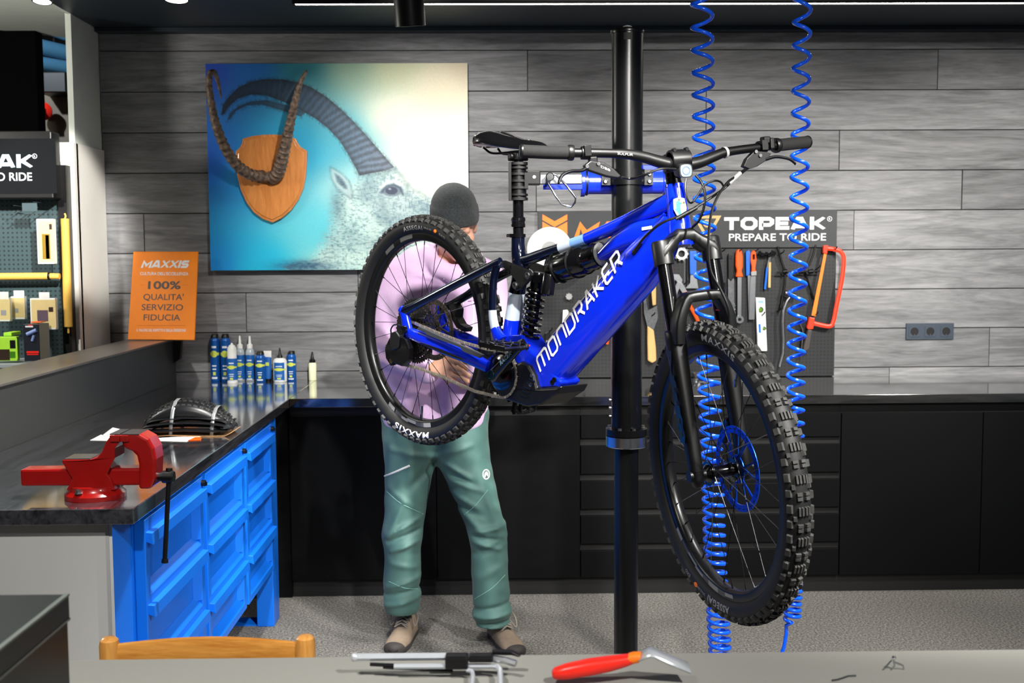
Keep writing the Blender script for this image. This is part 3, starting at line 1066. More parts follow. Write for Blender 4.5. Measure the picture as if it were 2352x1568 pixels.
for xs in (395, 489):
    s = MB()
    x = (xs - 432) * k
    u = (x - x0) / (x1 - x0)
    h = hgt(0.04 + 0.92 * u) + 0.004
    w = 0.070
    path = [(-w * 1.05, 0.0), (-w * 1.10, h * .30), (-w * 0.96, h * .74), (-w * 0.55, h * 1.0), (0, h * 1.05), (w * .55, h * 1.0), (w * .96, h * .74), (w * 1.1, h * .3), (w, 0.0)]
    rg = []
    for yy, zz in path:
        p = Vector((c0.x + x + zz * 0.10, Yc + yy, 0.9225 + zz))
        rg.append(p)
    vs, fs = [], []
    for p in rg:
        vs += [p + Vector((-0.0065, 0, 0)), p + Vector((0.0065, 0, 0))]
    for i in range(len(rg) - 1):
        fs.append((2 * i, 2 * i + 1, 2 * i + 3, 2 * i + 2))
    s.add(vs, fs)
    o = s.build('strap', pm('grey_strap', '#8f9396', 0.3, 0.3), t, smooth=60)
    md = o.modifiers.new('thick', 'SOLIDIFY'); md.thickness = 0.0012; md.offset = 1
b = MB()                                                       # card sleeve below
pts = [(340, 1010, 2), (395, 996, 10), (466, 1004, 3), (520, 1003, 3), (536, 985, 26)]
rg = []
for px, py, hh in pts:
    rg.append(Vector((c0.x + (px - 432) * k, Yc, 0.9215 + hh * k * .35)))
vs, fs = [], []
for p in rg:
    vs += [p + Vector((0, -0.085, 0)), p + Vector((0, 0.06, 0))]
for i in range(len(rg) - 1):
    fs.append((2 * i, 2 * i + 2, 2 * i + 3, 2 * i + 1))
b.add(vs, fs)
o = b.build('card_sleeve', M['card'], t, smooth=0); md = o.modifiers.new('thick', 'SOLIDIFY'); md.thickness = 0.0015

# papers beside and below the tyre
def sheet(name, label, pts, mat, h):
    m = MB(); m.prism([at_z(x, y, h) for x, y in pts], (0, 0, 0.0006)); o = m.build(name, mat, smooth=0); return tag(o, label, 'paper')


o = sheet('paper_note', 'white paper note with a pen scribble behind the vise', [(207, 1011), (232, 998), (236, 999), (259, 981.5), (300, 991), (326, 993), (300, 1013)], M['paper'], 0.9205)
for pl in ([(236, 999), (240, 1002), (246, 1001), (249, 998)], [(255, 997), (259, 1001), (263, 993)], [(264, 1000), (269, 996), (271, 991), (274, 997)]):
    m = MB(); m.tube([at_z(x, y, 0.9213) for x, y in pl], 0.0007, 5); m.build('pen_stroke', M['black_print'], o)
o = sheet('paper_sheet', 'white sheet with an orange corner under the folded tyre', [(352, 1012), (360, 1006), (440, 1001), (462, 1002), (428, 1014)], M['paper'], 0.9207)
m = MB(); m.prism([at_z(x, y, 0.9214) for x, y in [(430, 1012), (448, 1003.5), (462, 1003.5), (462, 1011)]], (0, 0, 0.0004)); m.build('orange_corner', M['orange_pl'], o, smooth=0)

# ================================================================== bench vise
VY = 2.945
k = VY / FPX
vz = 0.9202
t = thing('bench_vise', 'red enamelled bench vise bolted to the near corner of the worktop', 'vise', at_z(220, 1140, vz))
VC = at_z(220, 1140, vz)


def vp(x, y, d=0.0):
    """point of the vise from its side view; d = depth behind its near side"""
    q = at_y(x, y, VY - 0.05)
    return Vector((q.x, VC.y + d, q.z + 0.004))


b = MB(); b.lathe([(0, 0.001), (0, 0.0775), (0.012, 0.078), (0.018, 0.071), (0.024, 0.066), (0.034, 0.064), (0.036, 0.001)], VC, (0, 0, 1), 40); b.build('swivel_base', M['vise_red'], t, smooth=40)
for sx, sy in ((-0.02, -0.066), (0.055, 0.03), (-0.055, 0.035)):
    b = MB(); b.lathe([(0, .011), (.003, .011), (.003, .008), (.011, .008)], VC + Vector((sx, sy, 0.022)), (0, 0, 1), 6); b.build('bolt', M['steel'], t, smooth=0)
# slide bar
b = MB(); b.span(vp(40, 1124, -0.026), vp(322, 1082, 0.030)); b.build('slide_bar', M['vise_red'], t, smooth=0, bevel=0.006)
# fixed body with anvil and rear jaw
prof = [(140, 1066), (142, 1060), (206, 1060), (222, 1054), (232, 1042), (241, 1020), (250, 1008), (262, 1003), (273, 1003), (273, 1020), (262, 1034), (262, 1056), (250, 1080), (244, 1094), (252, 1104), (262, 1130), (150, 1130), (164, 1104), (152, 1084)]
b = MB(); b.prism([vp(x, y, -0.040) for x, y in prof], (0, 0.080, 0)); b.build('fixed_jaw', M['vise_red'], t, smooth=0, bevel=0.007, seg=3)
b = MB(); b.span(vp(144, 1062, -0.036), vp(205, 1057.5, 0.036)); b.build('anvil_face', M['steel_dk'], t, smooth=0, bevel=0.001)
# moving jaw: C-shaped arm
prof = [(277, 1003), (320, 1001), (340, 1012), (352, 1034), (356, 1060), (354, 1104), (346, 1128), (316, 1128), (316, 1070), (312, 1052), (300, 1040), (284, 1034), (277, 1022)]
b = MB(); b.prism([vp(x, y, -0.040) for x, y in prof], (0, 0.080, 0)); b.build('moving_jaw', M['vise_red'], t, smooth=0, bevel=0.010, seg=3)
for xa, xb in ((250, 273), (277, 318)):
    b = MB(); b.span(vp(xa, 1003, -0.040), vp(xb, 1000, 0.042)); b.build('jaw_plate', M['steel_dk'], t, smooth=0, bevel=0.001)
for xa, xb in ((252, 274.2), (275.8, 294)):
    b = MB(); b.span(vp(xa, 1018, -0.046), vp(xb, 1003, -0.0395)); b.build('jaw_end', M['vise_red'], t, smooth=0, bevel=0.0015)
sc0, sc1 = vp(352, 1106, 0), vp(389, 1106, 0)
b = MB(); b.lathe([(0, .012), (.012, .012), (.012, .0165), ((sc1 - sc0).length - .004, .0175), ((sc1 - sc0).length, .014)], sc0, sc1 - sc0, 24); b.build('screw_head', M['black_pl'], t)
h0 = vp(377, 1092, 0); h1 = vp(370, 1300, -0.012)
b = MB(); b.tube([h0, h1], 0.0062, 14); b.lathe([(0, .009), (.010, .0085)], h1 - Vector((0, 0, .004)), (h0 - h1), 14); b.lathe([(0, .009), (.007, .0085)], h0, (h0 - h1), 14); b.build('handle', M['black_pl'], t)

# ================================================================== shop display beyond the ledge
SY = 5.27
def sp(x, y, d=0.0):
    return at_y(x, y, SY - d)


t = thing('display_stand', 'dark perforated shop display with lettered header beyond the ledge', 'display', (sp(-100, 800).x, SY, 0))
b = MB(); b.span((sp(-330, 500).x, SY, 0.05), (sp(140, 500).x, SY + 0.02, 2.0)); b.build('pegboard', M['peg_shop'], t, smooth=0)
b = MB(); b.span((sp(140, 500).x, SY - 0.03, 0), (sp(160, 500).x, SY + 0.03, 1.98)); b.build('post', M['black_pl'], t, smooth=0)
h = MB(); h.span(sp(-330, 458, 0.12), sp(137, 306, 0.02)); hd = h.build('header_box', M['black_pl'], t, smooth=0, bevel=0.006)
h = MB(); h.span(sp(-320, 446, 0.122), sp(127, 318, 0.12)); h.build('header_face', pm('header_face', '#06090d', 0.7, spec=0.15), hd, smooth=0)
kk = (SY - 0.122) / FPX
X, Z = Vector((1, 0, 0)), Vector((0, 0, 1))
heavy_word('TOPEAK', pm('pale_blue_print', '#bcd4e4', 0.5), hd, sp(76, 385, 0.1225), X, Z, 30 * kk, 235 * kk, 0, 'RIGHT')
letters('PREPARE TO RIDE', M['lab_white'], hd, sp(74, 414.5, 0.1225), X, Z, 18 * kk, 200 * kk, 0.01, 0, 'RIGHT')
letters('R', M['lab_white'], hd, sp(79.5, 361, 0.1225), X, Z, 4.5 * kk, None, 0.01, 0, 'CENTER')
b = MB(); c = sp(79.5, 358.5, 0.1225)
b.lathe([(0, 4.6 * kk), (0.0005, 4.6 * kk), (0.0005, 5.6 * kk), (0, 5.6 * kk)], c, (0, -1, 0), 20, closed=True); b.build('printed_ring', M['lab_white'], hd, smooth=0)
b = MB(); b.span(sp(-330, 838, 0.30), sp(150, 830, 0.0)); b.build('shelf', pm('grey_shelf', '#9aa0a4', 0.4), t, smooth=0, bevel=0.002)

# yellow tubes
p0, p1 = sp(149, 502, 0.05), sp(157, 750, 0.05)
t = thing('yellow_tube', 'upright yellow padded tube beside the display post', 'tube', p1)
b = MB(); b.tube([p0, p1], 0.019, 16); b.build('sleeve', M['yellow'], t); b = MB(); b.tube(spline([p0, p0 + Vector((.004, 0, .012)), p0 + Vector((0, 0, .024))], 4), 0.004, 8); b.tube([p1, p1 - Vector((0, 0, .03))], 0.005, 8); b.build('loop', M['yellow'], t)
p0, p1, p2 = sp(-120, 636, 0.06), sp(113, 634, 0.06), sp(137, 634.5, 0.06)
t = thing('yellow_tube', 'level yellow padded tube across the perforated display', 'tube', p1)
b = MB(); b.tube([p0, p1], 0.0165, 16); b.build('sleeve', M['yellow'], t); b = MB(); b.tube([p1, p2], 0.014, 16); b.build('end_plug', M['yellow'], t); b = MB(); b.tube([p1 - Vector((.004, 0, 0)), p1 + Vector((.006, 0, 0))], 0.0172, 16); b.build('band', M['black_pl'], t)


def hook(px, py, label, ln=0.16):
    p = sp(px, py)
    p = p - Vector((0, 0.0035, 0)); m = MB(); q = p + Vector((0.02, -ln, 0.012)); m.tube([p, p + Vector((0, -ln * .9, 0)), q], 0.0028, 8); m.tube([p + Vector((0, 0, .035)), p + Vector((0, -ln, .035))], 0.0018, 6)
    o = m.build('display_hook', M['chrome']); return tag(o, label, 'hook', 'wire hooks on the shop display')


hook(64, 492, 'empty looking chrome hook with a price flag near the display top', 0.15)
hook(108, 484, 'chrome hook holding the upper boxed item on the display', 0.15)
hook(-5, 492, 'chrome hook cut by the picture edge on the display', 0.15)
b = MB(); b.span(sp(51, 485, 0.152), sp(85, 466, 0.150)); tag(b.build('price_flag', pm('clear_flag', '#48565a', 0.15), smooth=0), 'small dark price flag on an empty display hook', 'price tag')


def pack(label, x0, y0, x1, y1, d, face, win, group='boxed accessories on the shop display', tab=True):
    t = thing('boxed_accessory', label, 'box', sp((x0 + x1) / 2, y1, d), group=group)
    b = MB(); b.span(sp(x0, y1, d), sp(x1, y0, d - 0.03)); b.build('carton', M['white_pl'], t, smooth=0, bevel=0.002)
    b = MB(); b.span(sp(x0 + 3, y1 - 4, d + .0006), sp(x1 - 5, y0 + 4, d)); b.build('printed_face', face, t, smooth=0)
    if tab:
        b = MB(); xm = (x0 + x1) / 2; b.span(sp(xm - 12, y0 + 2, d), sp(xm + 12, y0 - 13, d - .002)); b.build('hanging_tab', M['white_pl'], t, smooth=0, bevel=0.001)
    for wx0, wy0, wx1, wy1, m in win:
        b = MB(); b.span(sp(wx0, wy1, d + .0014), sp(wx1, wy0, d + .0006)); b.build('window', m, t, smooth=0)
    return t


M['straw'] = pm('straw_print', '#dcc68a', 0.5)
pack('tall boxed accessory with a window on the upper hook', 87, 503, 128, 606, 0.13, M['straw'], [(98, 537, 114, 595, pm('amber_window', '#8a6d2a', 0.2)), (106, 540, 112, 594, M['black_pl']), (113, 514, 119, 527, M['black_print'])], tab=False)
pack('boxed accessory cut by the picture edge below the level tube', -12, 683, 27, 738, 0.14, M['straw'], [(2, 712, 14, 724, M['grey_print'])])
pack('boxed accessory behind its neighbour below the level tube', 26, 680, 61, 733, 0.09, M['straw'], [(34, 708, 42, 718, M['grey_print'])])
pack('boxed accessory with dark picture nearest the display post', 71, 684, 132, 757, 0.14, M['straw'], [(86, 712, 110, 738, pm('mauve_print', '#5a4a58', 0.5)), (112, 705, 122, 716, M['black_print'])])
t = pack('lime green box with two windows on the display shelf', -30, 772, 44, 829, 0.26, M['lime'], [(23, 781, 35, 800, M['black_pl']), (23, 807, 35, 822, pm('green_window', '#3f7a1a', 0.3)), (-2, 802, 22, 827, M['black_print'])], tab=False)
for ch in t.children:
    if ch.name.startswith('carton'):
        ch.data.materials[0] = M['lime']
b = MB(); b.span(sp(8, 771.5, 0.24), sp(48, 760, 0.14)); tag(b.build('lime_box', M['lime'], smooth=0, bevel=0.002), 'second lime green box lying behind the windowed one', 'box')
t = thing('lamp_carton', 'dark bicycle lamp carton with red lettering on the display shelf', 'box', sp(85, 829, 0.27))
b = MB(); b.span(sp(56, 829.5, 0.27), sp(112, 741, 0.16)); b.build('carton', pm('dark_carton', '#171b26', 0.4), t, smooth=0, bevel=0.002)
b = MB(); b.tube([sp(62, 768, .272), sp(84, 758, .272)], 0.009, 12); b.tube([sp(78, 770, .272), sp(74, 783, .272)], 0.006, 10); b.build('lamp_picture', pm('lamp_print', '#7c93c8', 0.5), t)
for x0_, x1_, y0_, y1_, m_ in ((61, 89, 806, 811, M['red_pl']), (62, 88, 812.5, 815, M['red_pl']), (58, 76, 748, 751.5, M['white_print']), (65, 74, 745.5, 748, M['red_pl'])):
    b = MB(); b.span(sp(x0_, y1_, .2708), sp(x1_, y0_, .2701)); b.build('printed_bar', m_, t, smooth=0)
b = MB(); b.span(sp(93, 829, .2709), sp(112.5, 742, .2701)); b.build('carton_side', pm('olive_carton_side', '#4a453a', .6), t, smooth=0)
b = MB(); b.span(sp(70, 741, 0.24), sp(105, 737, 0.18)); b.build('orange_flap', M['orange_pl'], t, smooth=0)

# things in the dark shop behind
def far_box(name, label, cat, x0, y0, x1, y1, Y, d, mat):
    b = MB(); b.span(at_y(x0, y1, Y), at_y(x1, y0, Y) + Vector((0, d, 0))); o = b.build(name, mat, smooth=0, bevel=0.006); return tag(o, label, cat)


far_box('dark_pillar', 'black pillar in the dark shop behind the display', 'pillar', -60, 45, 80, 330, 6.2, 0.1, pm('black_pillar', '#020303', 0.9, spec=0.1))
far_box('wall_projector', 'black boxed projector high up in the dark shop', 'projector', 84, 165, 150, 212, 6.9, 0.3, M['black_pl'])
far_box('bulkhead_box', 'brownish bulkhead behind the red alarm bell', 'bulkhead', 82, 213, 160, 330, 7.1, 0.3, pm('brown_bulkhead', '#6b6152', 0.7))
t = thing('air_duct', 'bluish ducts crossing the dark shop above the projector', 'duct', at_y(120, 130, 7.3))
for (xa, ya, xb, yb, r_) in ((60, 100, 190, 130, .05), (60, 140, 190, 162, .045), (70, 60, 190, 100, .02)):
    b = MB(); b.tube([at_y(xa, ya, 7.3), at_y(xb, yb, 7.6)], r_, 14); b.build('pipe', pm('blue_grey_duct', '#4f86a8', 0.4), t)
    hp0 = at_y((xa + xb) / 2, (ya + yb) / 2, 7.45); b = MB(); b.cyl(hp0, (hp0.x, hp0.y, 3.6), .006, n=8); b.build('hanger', M['black_pl'], t)
c = at_y(99, 256, 7.0)
t = thing('alarm_bell', 'round red alarm bell with a white plate in the dark shop', 'alarm', c)
b = MB(); b.lathe([(0, 0.001), (0, .055), (.03, .055), (.05, .03), (.052, .001)], c, (0.25, -1, 0), 24); b.build('dome', M['red_pl'], t)
b = MB(); b.box(c + Vector((0.015, -0.058, -0.012)), (.03, .004, .06)); b.build('plate', M['white_pl'], t, smooth=0)
# ================================================================== ibex print on canvas
def vnoise(u, v, seed, octs=4, gain=0.55):
    r = np.random.default_rng(seed)
    out = np.zeros_like(u); amp = 1.0; tot = 0
    for o in range(octs):
        g = r.random((64, 64))
        x = (u * 2 ** o) % 63; y = (v * 2 ** o) % 63
        xi = x.astype(int); yi = y.astype(int)
        fx = x - xi; fy = y - yi
        fx = fx * fx * (3 - 2 * fx); fy = fy * fy * (3 - 2 * fy)
        a = g[yi, xi]; b = g[yi, xi + 1]; c = g[yi + 1, xi]; d = g[yi + 1, xi + 1]
        out += amp * (a * (1 - fx) * (1 - fy) + b * fx * (1 - fy) + c * (1 - fx) * fy + d * fx * fy)
        tot += amp; amp *= gain
    return out / tot


def inside(poly, X, Y):
    res = np.zeros(X.shape, bool)
    n = len(poly)
    for i in range(n):
        x1, y1 = poly[i]; x2, y2 = poly[(i + 1) % n]
        if y1 == y2:
            continue
        cnd = ((y1 > Y) != (y2 > Y)) & (X < (x2 - x1) * (Y - y1) / (y2 - y1) + x1)
        res ^= cnd
    return res


def pdist(poly, X, Y, closed=True):
    """distance to a polyline and parameter along it"""
    best = np.full(X.shape, 1e9); par = np.zeros(X.shape); acc = 0.0
    n = len(poly)
    for i in range(n if closed else n - 1):
        x1, y1 = poly[i]; x2, y2 = poly[(i + 1) % n]
        dx, dy = x2 - x1, y2 - y1
        L = math.hypot(dx, dy) + 1e-9
        tt = np.clip(((X - x1) * dx + (Y - y1) * dy) / L / L, 0, 1)
        d = np.hypot(X - x1 - tt * dx, Y - y1 - tt * dy)
        m = d < best
        best[m] = d[m]; par[m] = acc + tt[m] * L
        acc += L
    return best, par


def paint_ibex(nx, ny):
    X, Y = np.meshgrid(np.linspace(472, 1075, nx), np.linspace(146, 621, ny))
    u = (X - 472) / 603; v = (Y - 146) / 475
    # backdrop: deep blue at one side to warm white at the other, cyan towards the bottom
    pts = [(0.0, 0.0, (22, 72, 190)), (0.0, 0.45, (12, 100, 215)), (0.0, 1.0, (0, 140, 225)), (0.18, 0.0, (10, 105, 190)), (0.16, .5, (0, 140, 205)), (0.2, 1.0, (0, 185, 225)),
           (0.36, 0.0, (40, 135, 150)), (0.34, .4, (0, 155, 200)), (0.4, 0.8, (90, 200, 215)), (0.45, 1.0, (150, 210, 205)), (0.55, 0.0, (140, 170, 145)), (0.5, .35, (70, 170, 190)), (0.55, .6, (160, 215, 215)),
           (0.72, 0.0, (190, 195, 155)), (0.72, .25, (225, 228, 205)), (0.75, 0.6, (226, 228, 216)), (0.75, 1.0, (205, 225, 205)), (0.9, .1, (225, 215, 185)), (1.0, 0.0, (205, 190, 160)), (1.0, .4, (234, 228, 212)), (0.9, .45, (238, 236, 226)), (1.0, 1.0, (235, 235, 215))]
    num = np.zeros(X.shape + (3,)); den = np.zeros(X.shape)
    for a, b, c in pts:
        w = 1.0 / ((u - a) ** 2 + (v - b) ** 2 + 0.006) ** 1.8
        num += w[..., None] * np.array(c)[None, None]; den += w
    img = num / den[..., None] / 255.0
    f1 = vnoise(X * 0.10, Y * 0.10, 1); f2 = vnoise(X * 0.35 + 5, Y * 0.12, 2); f3 = vnoise(X * 0.16, Y * 0.5, 3); grain = rng.random(X.shape)

    def over(col, al):
        nonlocal img
        al = np.clip(al, 0, 1)[..., None]
        img = img * (1 - al) + np.array(col)[None, None] / 255.0 * al

    # body: neck and chest fur, lightest over the backdrop, streaked
    chest = [(742, 640), (625, 640), (640, 608), (690, 600), (722, 560), (742, 520), (750, 480), (760, 440), (800, 410), (850, 395), (905, 385), (935, 420), (985, 450), (1012, 470), (1020, 520), (1000, 640)]
    m = inside(chest, X, Y); d, _ = pdist(chest, X, Y)
    soft = np.where(m, np.clip((d + (f3 - .5) * 40) / 26, 0, 1), 0)
    over((206, 226, 216), soft * 0.75)
    over((96, 132, 140), soft * np.clip((f3 - 0.50) * 4.2, 0, 1) * 0.80)
    over((236, 246, 238), soft * np.clip((f2 - 0.55) * 4, 0, 1) * 0.55)
    head = [(812, 402), (905, 386), (934, 422), (1014, 470), (1016, 500), (960, 530), (900, 540), (850, 500), (812, 450)]
    m = inside(head, X, Y); d, _ = pdist(head, X, Y)
    over((150, 176, 184), np.where(m, np.clip(d / 22, 0, 1), 0) * .45)
    over((84, 112, 128), np.where(m, np.clip(d / 14, 0, 1), 0) * np.clip((f2 - .52) * 5, 0, 1) * .55)
    # dark chest bottom
    dk = np.exp(-(((X - 690) / 62) ** 2 + ((Y - 612) / 13) ** 2))
    over((36, 74, 104), np.clip(dk * 1.3 * (0.35 + f3), 0, 1) * 0.85)
    for cx, cy, sx, sy, a in ((935, 515, 30, 18, .40), (985, 485, 26, 14, .35), (830, 450, 24, 18, .35), (850, 560, 40, 22, .30), (940, 580, 40, 24, .30), (770, 470, 16, 40, .55), (800, 540, 22, 34, .3), (870, 500, 14, 20, .4), (890, 520, 12, 22, .35), (760, 560, 24, 34, .28), (960, 470, 24, 16, .22), (845, 420, 16, 16, .35)):
        g = np.exp(-(((X - cx) / sx) ** 2 + ((Y - cy) / sy) ** 2))
        over((70, 104, 120), g * a * (0.4 + 1.2 * f3))
    # muzzle ridge and brow
    for pl, w, a in (([(905, 388), (922, 405), (934, 424), (932, 446)], 6, .35), ([(934, 424), (965, 445), (1000, 462), (1015, 478)], 6, .25), ([(872, 452), (878, 478), (890, 500)], 7, .3), ([(815, 395), (840, 402), (880, 398), (905, 388)], 6, .45)):
        d, _ = pdist(pl, X, Y, False)
        over((96, 124, 132), np.exp(-(d / w) ** 2) * a * (0.5 + f1))
    # eye
    d = np.hypot((X - 897) / 21, (Y - 438) / 11.5)
    over((96, 112, 128), np.clip((1.25 - d) * 4, 0, 1) * 0.75)
    d = np.hypot((X - 896) / 13.5, (Y - 438) / 8.5)
    over((48, 60, 84), np.clip((1.15 - d) * 5, 0, 1) * 0.9)
    d, _ = pdist([(874, 440), (884, 428), (900, 424), (916, 431), (922, 446)], X, Y, False)
    over((60, 78, 98), np.exp(-(d / 3.2) ** 2) * 0.8)
    d, _ = pdist([(872, 430), (886, 418), (904, 416), (918, 424)], X, Y, False)
    over((238, 244, 236), np.exp(-(d / 4) ** 2) * 0.7)
    d = np.hypot((X - 892) / 3.5, (Y - 434) / 2.2); over((190, 205, 214), np.clip(1.4 - d, 0, 1) * .8)
    # ear
    ear = [(754, 383), (766, 388), (784, 400), (798, 416), (806, 440), (802, 456), (786, 446), (768, 430), (756, 410)]
    m = inside(ear, X, Y); d, _ = pdist(ear, X, Y)
    over((176, 200, 202), np.where(m, np.clip((d + f3 * 5) / 7, 0, 1), 0) * (.45 + .6 * f2))
    inner = [(762, 394), (776, 402), (790, 418), (796, 436), (784, 434), (768, 418)]
    m = inside(inner, X, Y); d, _ = pdist(inner, X, Y)
    over((58, 82, 100), np.where(m, np.clip((d + f1 * 4) / 8, 0, 1), 0) * (.4 + .7 * f3))
    d, _ = pdist(ear, X, Y); over((70, 92, 108), np.exp(-(d / 3.0) ** 2) * .55 * f2)
    # far horn (thin), then the big ridged one
    for outline, axis, dens in (
        ([(518, 276), (526, 258), (545, 242), (575, 231), (610, 228), (650, 238), (700, 256), (690, 268), (640, 252), (600, 240), (565, 242), (540, 254), (526, 272)], [(520, 274), (560, 238), (610, 234), (690, 262)], .8),
        ([(505, 262), (509, 240), (522, 222), (545, 200), (575, 186), (610, 180), (650, 181), (690, 190), (715, 200), (750, 222), (785, 252), (815, 282), (845, 315), (870, 345), (890, 368), (904, 384), (885, 392), (850, 398), (822, 404), (812, 384), (796, 354), (776, 322), (750, 294), (722, 272), (690, 254), (650, 234), (610, 219), (575, 217), (545, 226), (522, 246), (512, 262)],
         [(508, 258), (540, 214), (590, 198), (650, 206), (700, 228), (750, 260), (800, 310), (845, 365), (862, 396)], 1.0)):
        m = inside(outline, X, Y); d, _ = pdist(outline, X, Y)
        _, par = pdist(axis, X, Y, False)
        al = np.where(m, np.clip((d + 0.3) / 1.8, 0, 1), np.clip(1 - d / (2.5 + 7 * f1), 0, 1) * .5 * (f2 > .45))
        far = np.clip((X - 500) / 380, 0, 1)
        base = np.array([14, 50, 84])[None, None] * (1 - far[..., None]) + np.array([98, 112, 132])[None, None] * far[..., None]
        ridge = 0.5 + 0.5 * np.sin(par * 2 * PI / (9 + 4 * far) + 1.6 * f1)
        shade = 0.72 + 0.42 * ridge * far + 0.35 * (f2 - .5)
        edge = 1 - 0.35 * np.exp(-(d / 7) ** 2)
        colr = np.clip(base * shade[..., None] * edge[..., None], 0, 255) / 255.0
        a3 = np.clip(al * .93 * dens, 0, 1)[..., None]
        img = img * (1 - a3) + colr * a3
    img = img * (0.975 + 0.05 * grain[..., None])
    return np.clip(img, 0, 1)


CY = 5.672
tl, tr_, bl, br_ = at_y(472, 146, CY), at_y(1073.5, 145, CY), at_y(484, 621, CY), at_y(1073, 621, CY)
x0, x1 = (tl.x + bl.x) / 2, tr_.x
z1, z0 = (tl.z + tr_.z) / 2, bl.z
nx, ny = 420, 332
img = paint_ibex(nx, ny)
t = thing('canvas_print', 'large blue and cream print of an ibex head on the wall', 'picture', ((x0 + x1) / 2, CY, z0))
gx, gz = np.meshgrid(np.linspace(x0, x1, nx), np.linspace(z1, z0, ny))
vs = np.stack([gx, np.full_like(gx, CY), gz], -1).reshape(-1, 3)
ii = np.arange((ny - 1) * (nx - 1)); r_ = ii // (nx - 1); c_ = ii % (nx - 1)
a_ = r_ * nx + c_
faces = np.stack([a_, a_ + nx, a_ + nx + 1, a_ + 1], -1)
me = bpy.data.meshes.new('printed_face')
me.from_pydata(vs.tolist(), [], faces.tolist())
at = me.color_attributes.new('paint', 'FLOAT_COLOR', 'POINT')
lin_img = np.where(img <= 0.04045, img / 12.92, ((img + 0.055) / 1.055) ** 2.4)
col4 = np.concatenate([lin_img.reshape(-1, 3), np.ones((nx * ny, 1))], 1).astype(np.float32)
at.data.foreach_set('color', col4.ravel())
link_mesh('printed_face', me, vcol_mat('ibex_print', 'paint', 0.55), t, smooth=0)
b = MB(); b.span((x0, CY + 0.0005, z0), (x1, WALL_Y - 0.006, z1)); b.build('stretcher', pm('canvas_edge', '#2c6fb0', 0.7), t, smooth=0)

# ================================================================== horns on a wooden shield
PY = 5.645
out = [(557, 318), (580, 312), (605, 309), (630, 308.5), (655, 311), (679, 318), (683, 327), (690, 337), (705, 346), (704.5, 375), (702, 405), (697, 432), (686, 458), (669, 482), (648, 500), (626, 511), (604, 503), (583, 488), (566, 465), (553, 436), (545, 405), (541.5, 372), (541, 348), (551, 338), (556, 328)]
t = thing('horn_trophy', 'curved ibex horns mounted on an orange wooden shield', 'trophy', at_y(625, 410, PY))
m, nt, bs = new_mat('varnished_shield')
shield_m = wood_mat('varnished_shield_wood', '#b86a2a', '#d98f4a', 'Z', 4, 0.35, 0.06, 0, knots=False, coat=0.4)
b = MB(); b.prism([at_y(x, y, PY) for x, y in out], (0, 0.024, 0)); b.build('shield', shield_m, t, smooth=0, bevel=0.006, seg=3)
ctr = Vector((622, 405))
b = MB(); b.prism([at_y(ctr.x + (x - ctr.x) * .93, ctr.y + (y - ctr.y) * .935, PY - 0.006) for x, y in out], (0, 0.008, 0)); b.build('shield_field', shield_m, t, smooth=0, bevel=0.002)


def horn_mat():
    m, nt, b = new_mat('dark_ridged_horn')
    N, Lk = nt.nodes.new, nt.links.new
    tc = N('ShaderNodeTexCoord')
    n = N('ShaderNodeTexNoise'); n.inputs['Scale'].default_value = 60; n.inputs['Detail'].default_value = 6
    Lk(tc.outputs['Object'], n.inputs['Vector'])
    r = N('ShaderNodeValToRGB'); r.color_ramp.elements[0].position = .3; r.color_ramp.elements[0].color = lin('#2a1f19'); r.color_ramp.elements[1].position = .75; r.color_ramp.elements[1].color = lin('#8a7260')
    Lk(n.outputs['Fac'], r.inputs['Fac']); Lk(r.outputs['Color'], b.inputs['Base Color'])
    b.inputs['Roughness'].default_value = .5
    bp = N('ShaderNodeBump'); bp.inputs['Strength'].default_value = .5; bp.inputs['Distance'].default_value = .004
    Lk(n.outputs['Fac'], bp.inputs['Height']); Lk(bp.outputs['Normal'], b.inputs['Normal'])
    return m


HM = horn_mat()


def horn(pts, r0, r1, ridges, seed):
    """pts: (px, py, distance in front of the shield)"""
    rr = random.Random(seed)
    P = spline([at_y(x, y, PY - 0.012 - d) for x, y, d in pts], 22)
    n = len(P)
    L = [0.0]
    for i in range(1, n):
        L.append(L[-1] + (P[i] - P[i - 1]).length)
    rad = []
    for i in range(n):
        u = L[i] / L[-1]
        base = r0 * (1 - u) ** 0.62 + r1 * u + 0.0015
        ph = (u ** 0.85 * ridges) % 1.0
        bumpy = math.exp(-((ph - 0.5) / 0.16) ** 2)
        rad.append(base * (1 + (0.20 if u < 0.86 else 0.03) * bumpy + rr.uniform(-.02, .02)))
    b = MB(); b.tube(P, rad, 14, up=(0, 0, 1), flat=(1.0, 0.86)); return b.build('horn', HM, t, smooth=50)


horn([(606, 405, .0), (590, 405, .03), (566, 396, .07), (540, 374, .12), (515, 335, .17), (496, 285, .215), (485, 235, .245), (480, 195, .25), (483, 168, .235), (492, 166, .20), (500, 185, .165), (506, 212, .135), (508, 226, .12)], 0.031, 0.0, 24, 3)
horn([(622, 408, .0), (632, 405, .03), (643, 386, .07), (652, 350, .12), (662, 305, .17), (671, 262, .215), (681, 220, .245), (690, 190, .25), (700, 170, .24), (704, 162, .225)], 0.031, 0.003, 22, 4)
b = MB(); b.tube(spline([at_y(588, 404, PY - .022), at_y(607, 407, PY - .034), at_y(630, 405, PY - .024)], 6), 0.024, 12); b.build('skull_bridge', HM, t, smooth=60)

# ================================================================== tool boards
BY = 5.690
def bp_(x, y, d=0.0):
    return at_y(x, y, BY - d)


